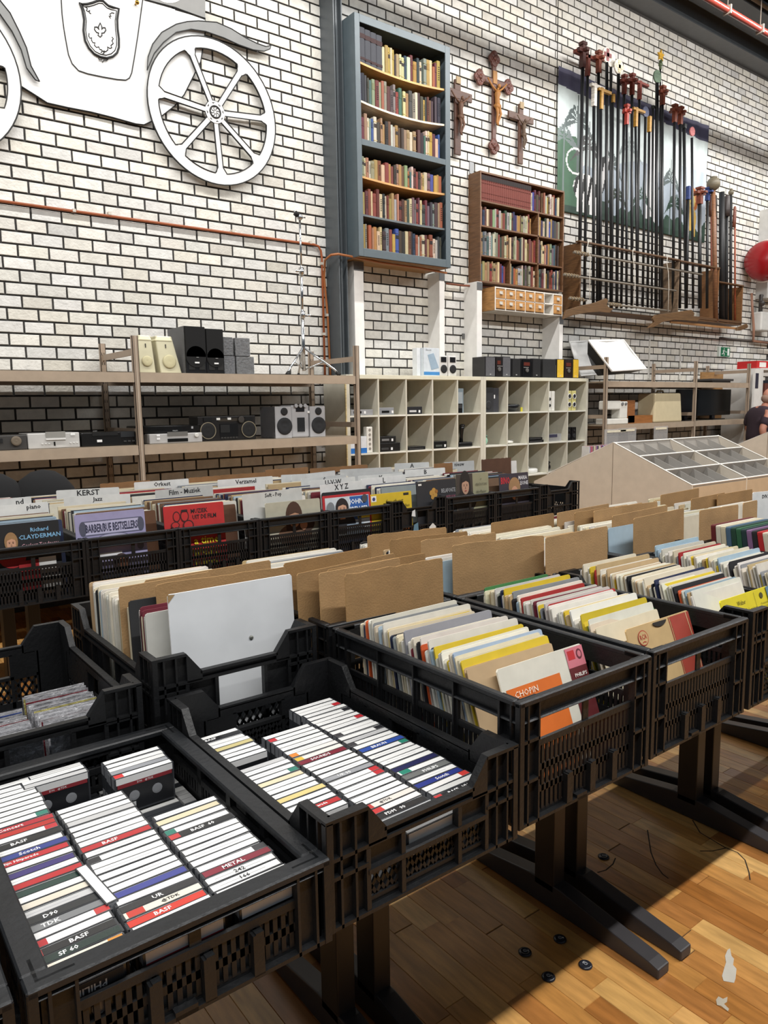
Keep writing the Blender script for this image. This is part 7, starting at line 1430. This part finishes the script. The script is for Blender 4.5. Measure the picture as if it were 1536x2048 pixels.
column(.197, 1.395, .8745, zc1, 'left column, bottom left crate', 'cassettes in the bottom left crate, left column', .0, {0: ('cream', (222, 214, 198), 2, (206, 140, 60), None), 1: ('black', (34, 50, 46), None, K_, 'SF 60'), 2: ('black', (36, 36, 38), 0, (190, 60, 60), 'BASF'), 3: ('white', (228, 226, 224), 1, (176, 44, 50), None), 4: ('white', (222, 222, 222), 2, (186, 60, 60), None), 5: ('silver', (120, 122, 124), None, K_, 'TDK'), 6: ('black', (40, 42, 44), 1, (130, 40, 44), 'D90'), 8: ('cream', (214, 206, 190), 0, (50, 120, 170), None), 10: ('black', (36, 60, 54), 3, (60, 130, 110), None), 13: ('navy blue', (60, 50, 110), None, K_, None), 15: ('red', (180, 40, 48), None, K_, 'Mijn Hitparade'), 16: ('navy blue', (48, 60, 130), None, K_, 'Scotch'), 20: ('red', (176, 40, 34), None, K_, None), 21: ('red', (170, 36, 48), None, K_, 'Concert')})
column(.311, 1.245, .8745, zc1, 'middle column, bottom left crate', 'cassettes in the bottom left crate, middle column', .0, {0: ('white', (228, 226, 224), None, K_, None), 1: ('red', (200, 56, 44), None, K_, 'BASF'), 2: ('cream', (222, 216, 200), 1, (190, 60, 50), '@TDK'), 3: ('black', (44, 44, 46), None, K_, 'UR'), 4: ('white', (226, 226, 226), None, K_, None), 5: ('navy blue', (62, 68, 140), 4, (200, 204, 216), None)})
column(.426, 1.125, .8745, zc1, 'right column, bottom left crate', 'cassettes in the bottom left crate, right column', .0, {0: ('white', (230, 230, 228), 3, (160, 160, 160), '    126'), 1: ('white', (230, 230, 228), 3, (160, 160, 160), '    166'), 2: ('white', (230, 230, 228), 3, (160, 160, 160), '    242'), 3: ('dark red', (130, 40, 56), None, K_, 'METAL'), 10: ('black', (34, 35, 37), 0, (190, 60, 60), 'BASF  60')})
c_ = column(.420, 1.375, 1.287, zc1+.002, 'back right stack, bottom left crate', 'cassettes in the bottom left crate, back stack', 0, {0: ('white', (230, 230, 228), 0, (206, 60, 60), None), 1: ('silver', (150, 152, 156), None, K_, None), 2: ('white', (226, 226, 224), None, K_, None)})
column(.286, 1.40, 1.355, zc1, 'back middle stack, bottom left crate', 'cassettes in the bottom left crate, back middle', 0, {0: ('silver', (190, 190, 190), None, K_, None)})
for o in [q for q in C.objects if q.name.startswith('cassette_tape') and 'back right stack' in q.get('label', '') and q['label'].find('first') > 0 or 'back middle stack' in q.get('label', '') and q['label'].find('first') > 0]:
    m = MB((176, 178, 180)); m.box((-.046, -.0092, .004), (-.019, -.0086, .018)); m.box((-.043, -.0094, .008), (-.033, -.0091, .013), (70, 70, 74)); m.box((-.030, -.0094, .006), (-.022, -.0091, .015)); m.obj('price_label', PAPER, o, local=True)
    m = MB((120, 30, 38)); m.box((-.05, -.0092, .05), (.05, -.0086, .0565)); m.obj('red_stripe', PAPER, o, local=True); text('D90   @TDK', o, (.0, -.0095, .0535), (1, 0, 0), (0, 0, 1), h=.005, c=(220, 220, 220), name='printed_words')
cassette(.251, 1.0, zc1+.004, math.pi/2+.1, 0, 'white', (228, 228, 226), 'white cassette turned sideways between the left and middle columns', None)
# front-edge tapes seen in the handle openings
m = None
for k_, (x, c, w1, wd_) in enumerate(((.185, (40, 42, 46), 'PHILIPS', 'black cassette lettered PHILIPS in the front handle slot'), (.315, (196, 196, 198), None, 'white and dark red cassette lying at the front handle slot'), (.445, (206, 210, 214), None, 'white cassette case at the right front handle slot'))):
    o = cassette(x, .8535, TT+.028+.004*k_, 0, 0, 'x', c, wd_, 'cassettes in the front handle slots')
    m = MB(c); m.box((-.0515, -.0092, .048), (.0515, -.0084, .0685)); m.obj('front_label', PAPER, o, local=True)
    m = MB((150, 30, 44)); m.box((-.0515, -.0097, .05 if k_ == 0 else .046), (-.03 if k_ == 0 else .0515, -.0092, .066 if k_ == 0 else .052)); 
    if k_ < 2: m.obj('red_stripe', PAPER, o, local=True)
    if w1: text(w1, o, (.01, -.0099, .058), (-1, 0, 0), (0, 0, -1), h=.010, c=(214, 214, 214), bold=True, name='printed_words')
# crate 2 cassettes
zc2 = .827
layer(.555, .893, .86, 1.40, TT+.0065, zc2-.001, 'cassette_tapes', 'lower layer of cassettes seen through the sloped-corner crate')
column(.586, 1.375, 1.235, zc2, 'back left group, sloped-corner crate', 'cassettes in the sloped-corner crate, back left', 0, {3: ('yellow', (196, 184, 130), None, K_, None)})
column(.598, 1.20, .975, zc2, 'left column, sloped-corner crate', 'cassettes in the sloped-corner crate, left column', 0, {4: ('cream', (214, 196, 130), None, K_, None)})
column(.713, 1.30, .884, zc2, 'middle column, sloped-corner crate', 'cassettes in the sloped-corner crate, middle column', 0, {0: ('silver', (176, 178, 180), None, K_, None), 1: ('black', (38, 38, 40), None, K_, 'PDM   90'), 2: ('white', (226, 222, 218), 1, (190, 56, 56), None), 3: ('cream', (220, 212, 204), 0, (180, 60, 56), '@TDK'), 15: ('dark red', (120, 30, 50), None, K_, 'SOUNDS'), 16: ('white', (226, 222, 214), 0, (216, 180, 70), None), 17: ('white', (226, 224, 220), 0, (216, 130, 50), None)})
column(.8275, 1.38, .887, zc2, 'right column, sloped-corner crate', 'cassettes in the sloped-corner crate, right column', 0, {0: ('black', (40, 40, 42), 0, (190, 60, 60), 'BASF   VH'), 1: ('pale grey', (200, 200, 198), None, K_, None), 2: ('white', (226, 224, 222), 2, (196, 60, 56), None), 3: ('navy blue', (44, 56, 130), None, K_, 'Scotch'), 5: ('silver', (110, 112, 110), None, K_, 'PHILIPS'), 6: ('white', (226, 226, 224), 1, (44, 130, 110), None), 7: ('navy blue', (38, 40, 80), None, K_, None), 12: ('white', (226, 226, 226), 2, (44, 130, 110), None), 13: ('navy blue', (50, 80, 160), None, K_, 'BRAUN')})
column(-.01, 1.36, .862, zc1, 'crate cut by the left edge', 'cassettes in the crate cut by the left edge', 0)
# small box on the low front wall of crate 2 and stack behind
o = cassette(.74, .8625, TT+.02, 0, 0, 'w', (226, 226, 224), 'white cassette case showing in the low front window of the sloped-corner crate', None)
m = MB((214, 212, 208)); m.box((-.0515, -.0092, .03), (.0515, -.0084, .0685)); m.obj('front_label', PAPER, o, local=True)

# silver-sleeved discs
m = MB((255, 255, 255)); hx = .064; m.box((-hx, 0, 0), (hx, .0022, .128)); SLV = m.mesh('disc_sleeve', None or MAT)
SLV.materials.clear(); SLVM = finish('crinkled_silver_sleeve', .22, metal=.35, var=.35, scale=60, bump=1.0, bscale=45, spec=.8); SLV.materials.append(SLVM)
for ci, (cx, ya_, yb_) in enumerate(((.378, 1.735, 1.475), (.232, 1.66, 1.475))):
    n = 38 if ci == 0 else 26
    for i in range(n):
        y = ya_+(yb_-ya_)*i/(n-1); o = bpy.data.objects.new('disc_sleeve', SLV); C.objects.link(o); o.location = (cx+R5.uniform(-.004, .004), y, TT+.007+R5.uniform(0, .004)); o.rotation_euler = (R5.uniform(-.16, -.08), 0, R5.uniform(-.03, .03))
        g = R5.uniform(150, 206); c = (g, g, g+4) if R5.random() < .9 else R5.choice([(190, 180, 110), (60, 80, 140), (120, 40, 50)]); o.color = oc(tuple(c)); tag(o, f'crinkled silver disc sleeve, {nth(n-1-i)} from front in the {"right" if ci == 0 else "left"} stack', 'disc', 'silver disc sleeves in the crate')
# small blue book beside the white board
A_ = G(590, 1190, 1.12); m = MB((44, 58, 120)); m.box((.895, 1.60, TT+.008), (.899, 1.63, 1.09)); 
# crate under the back table, at the left
pc = dup(PROTO[('slot', .24)], (.35, 3.55, .012), None, 'dark crate standing on the floor under the back tables', None)
bpy.context.view_layer.update()
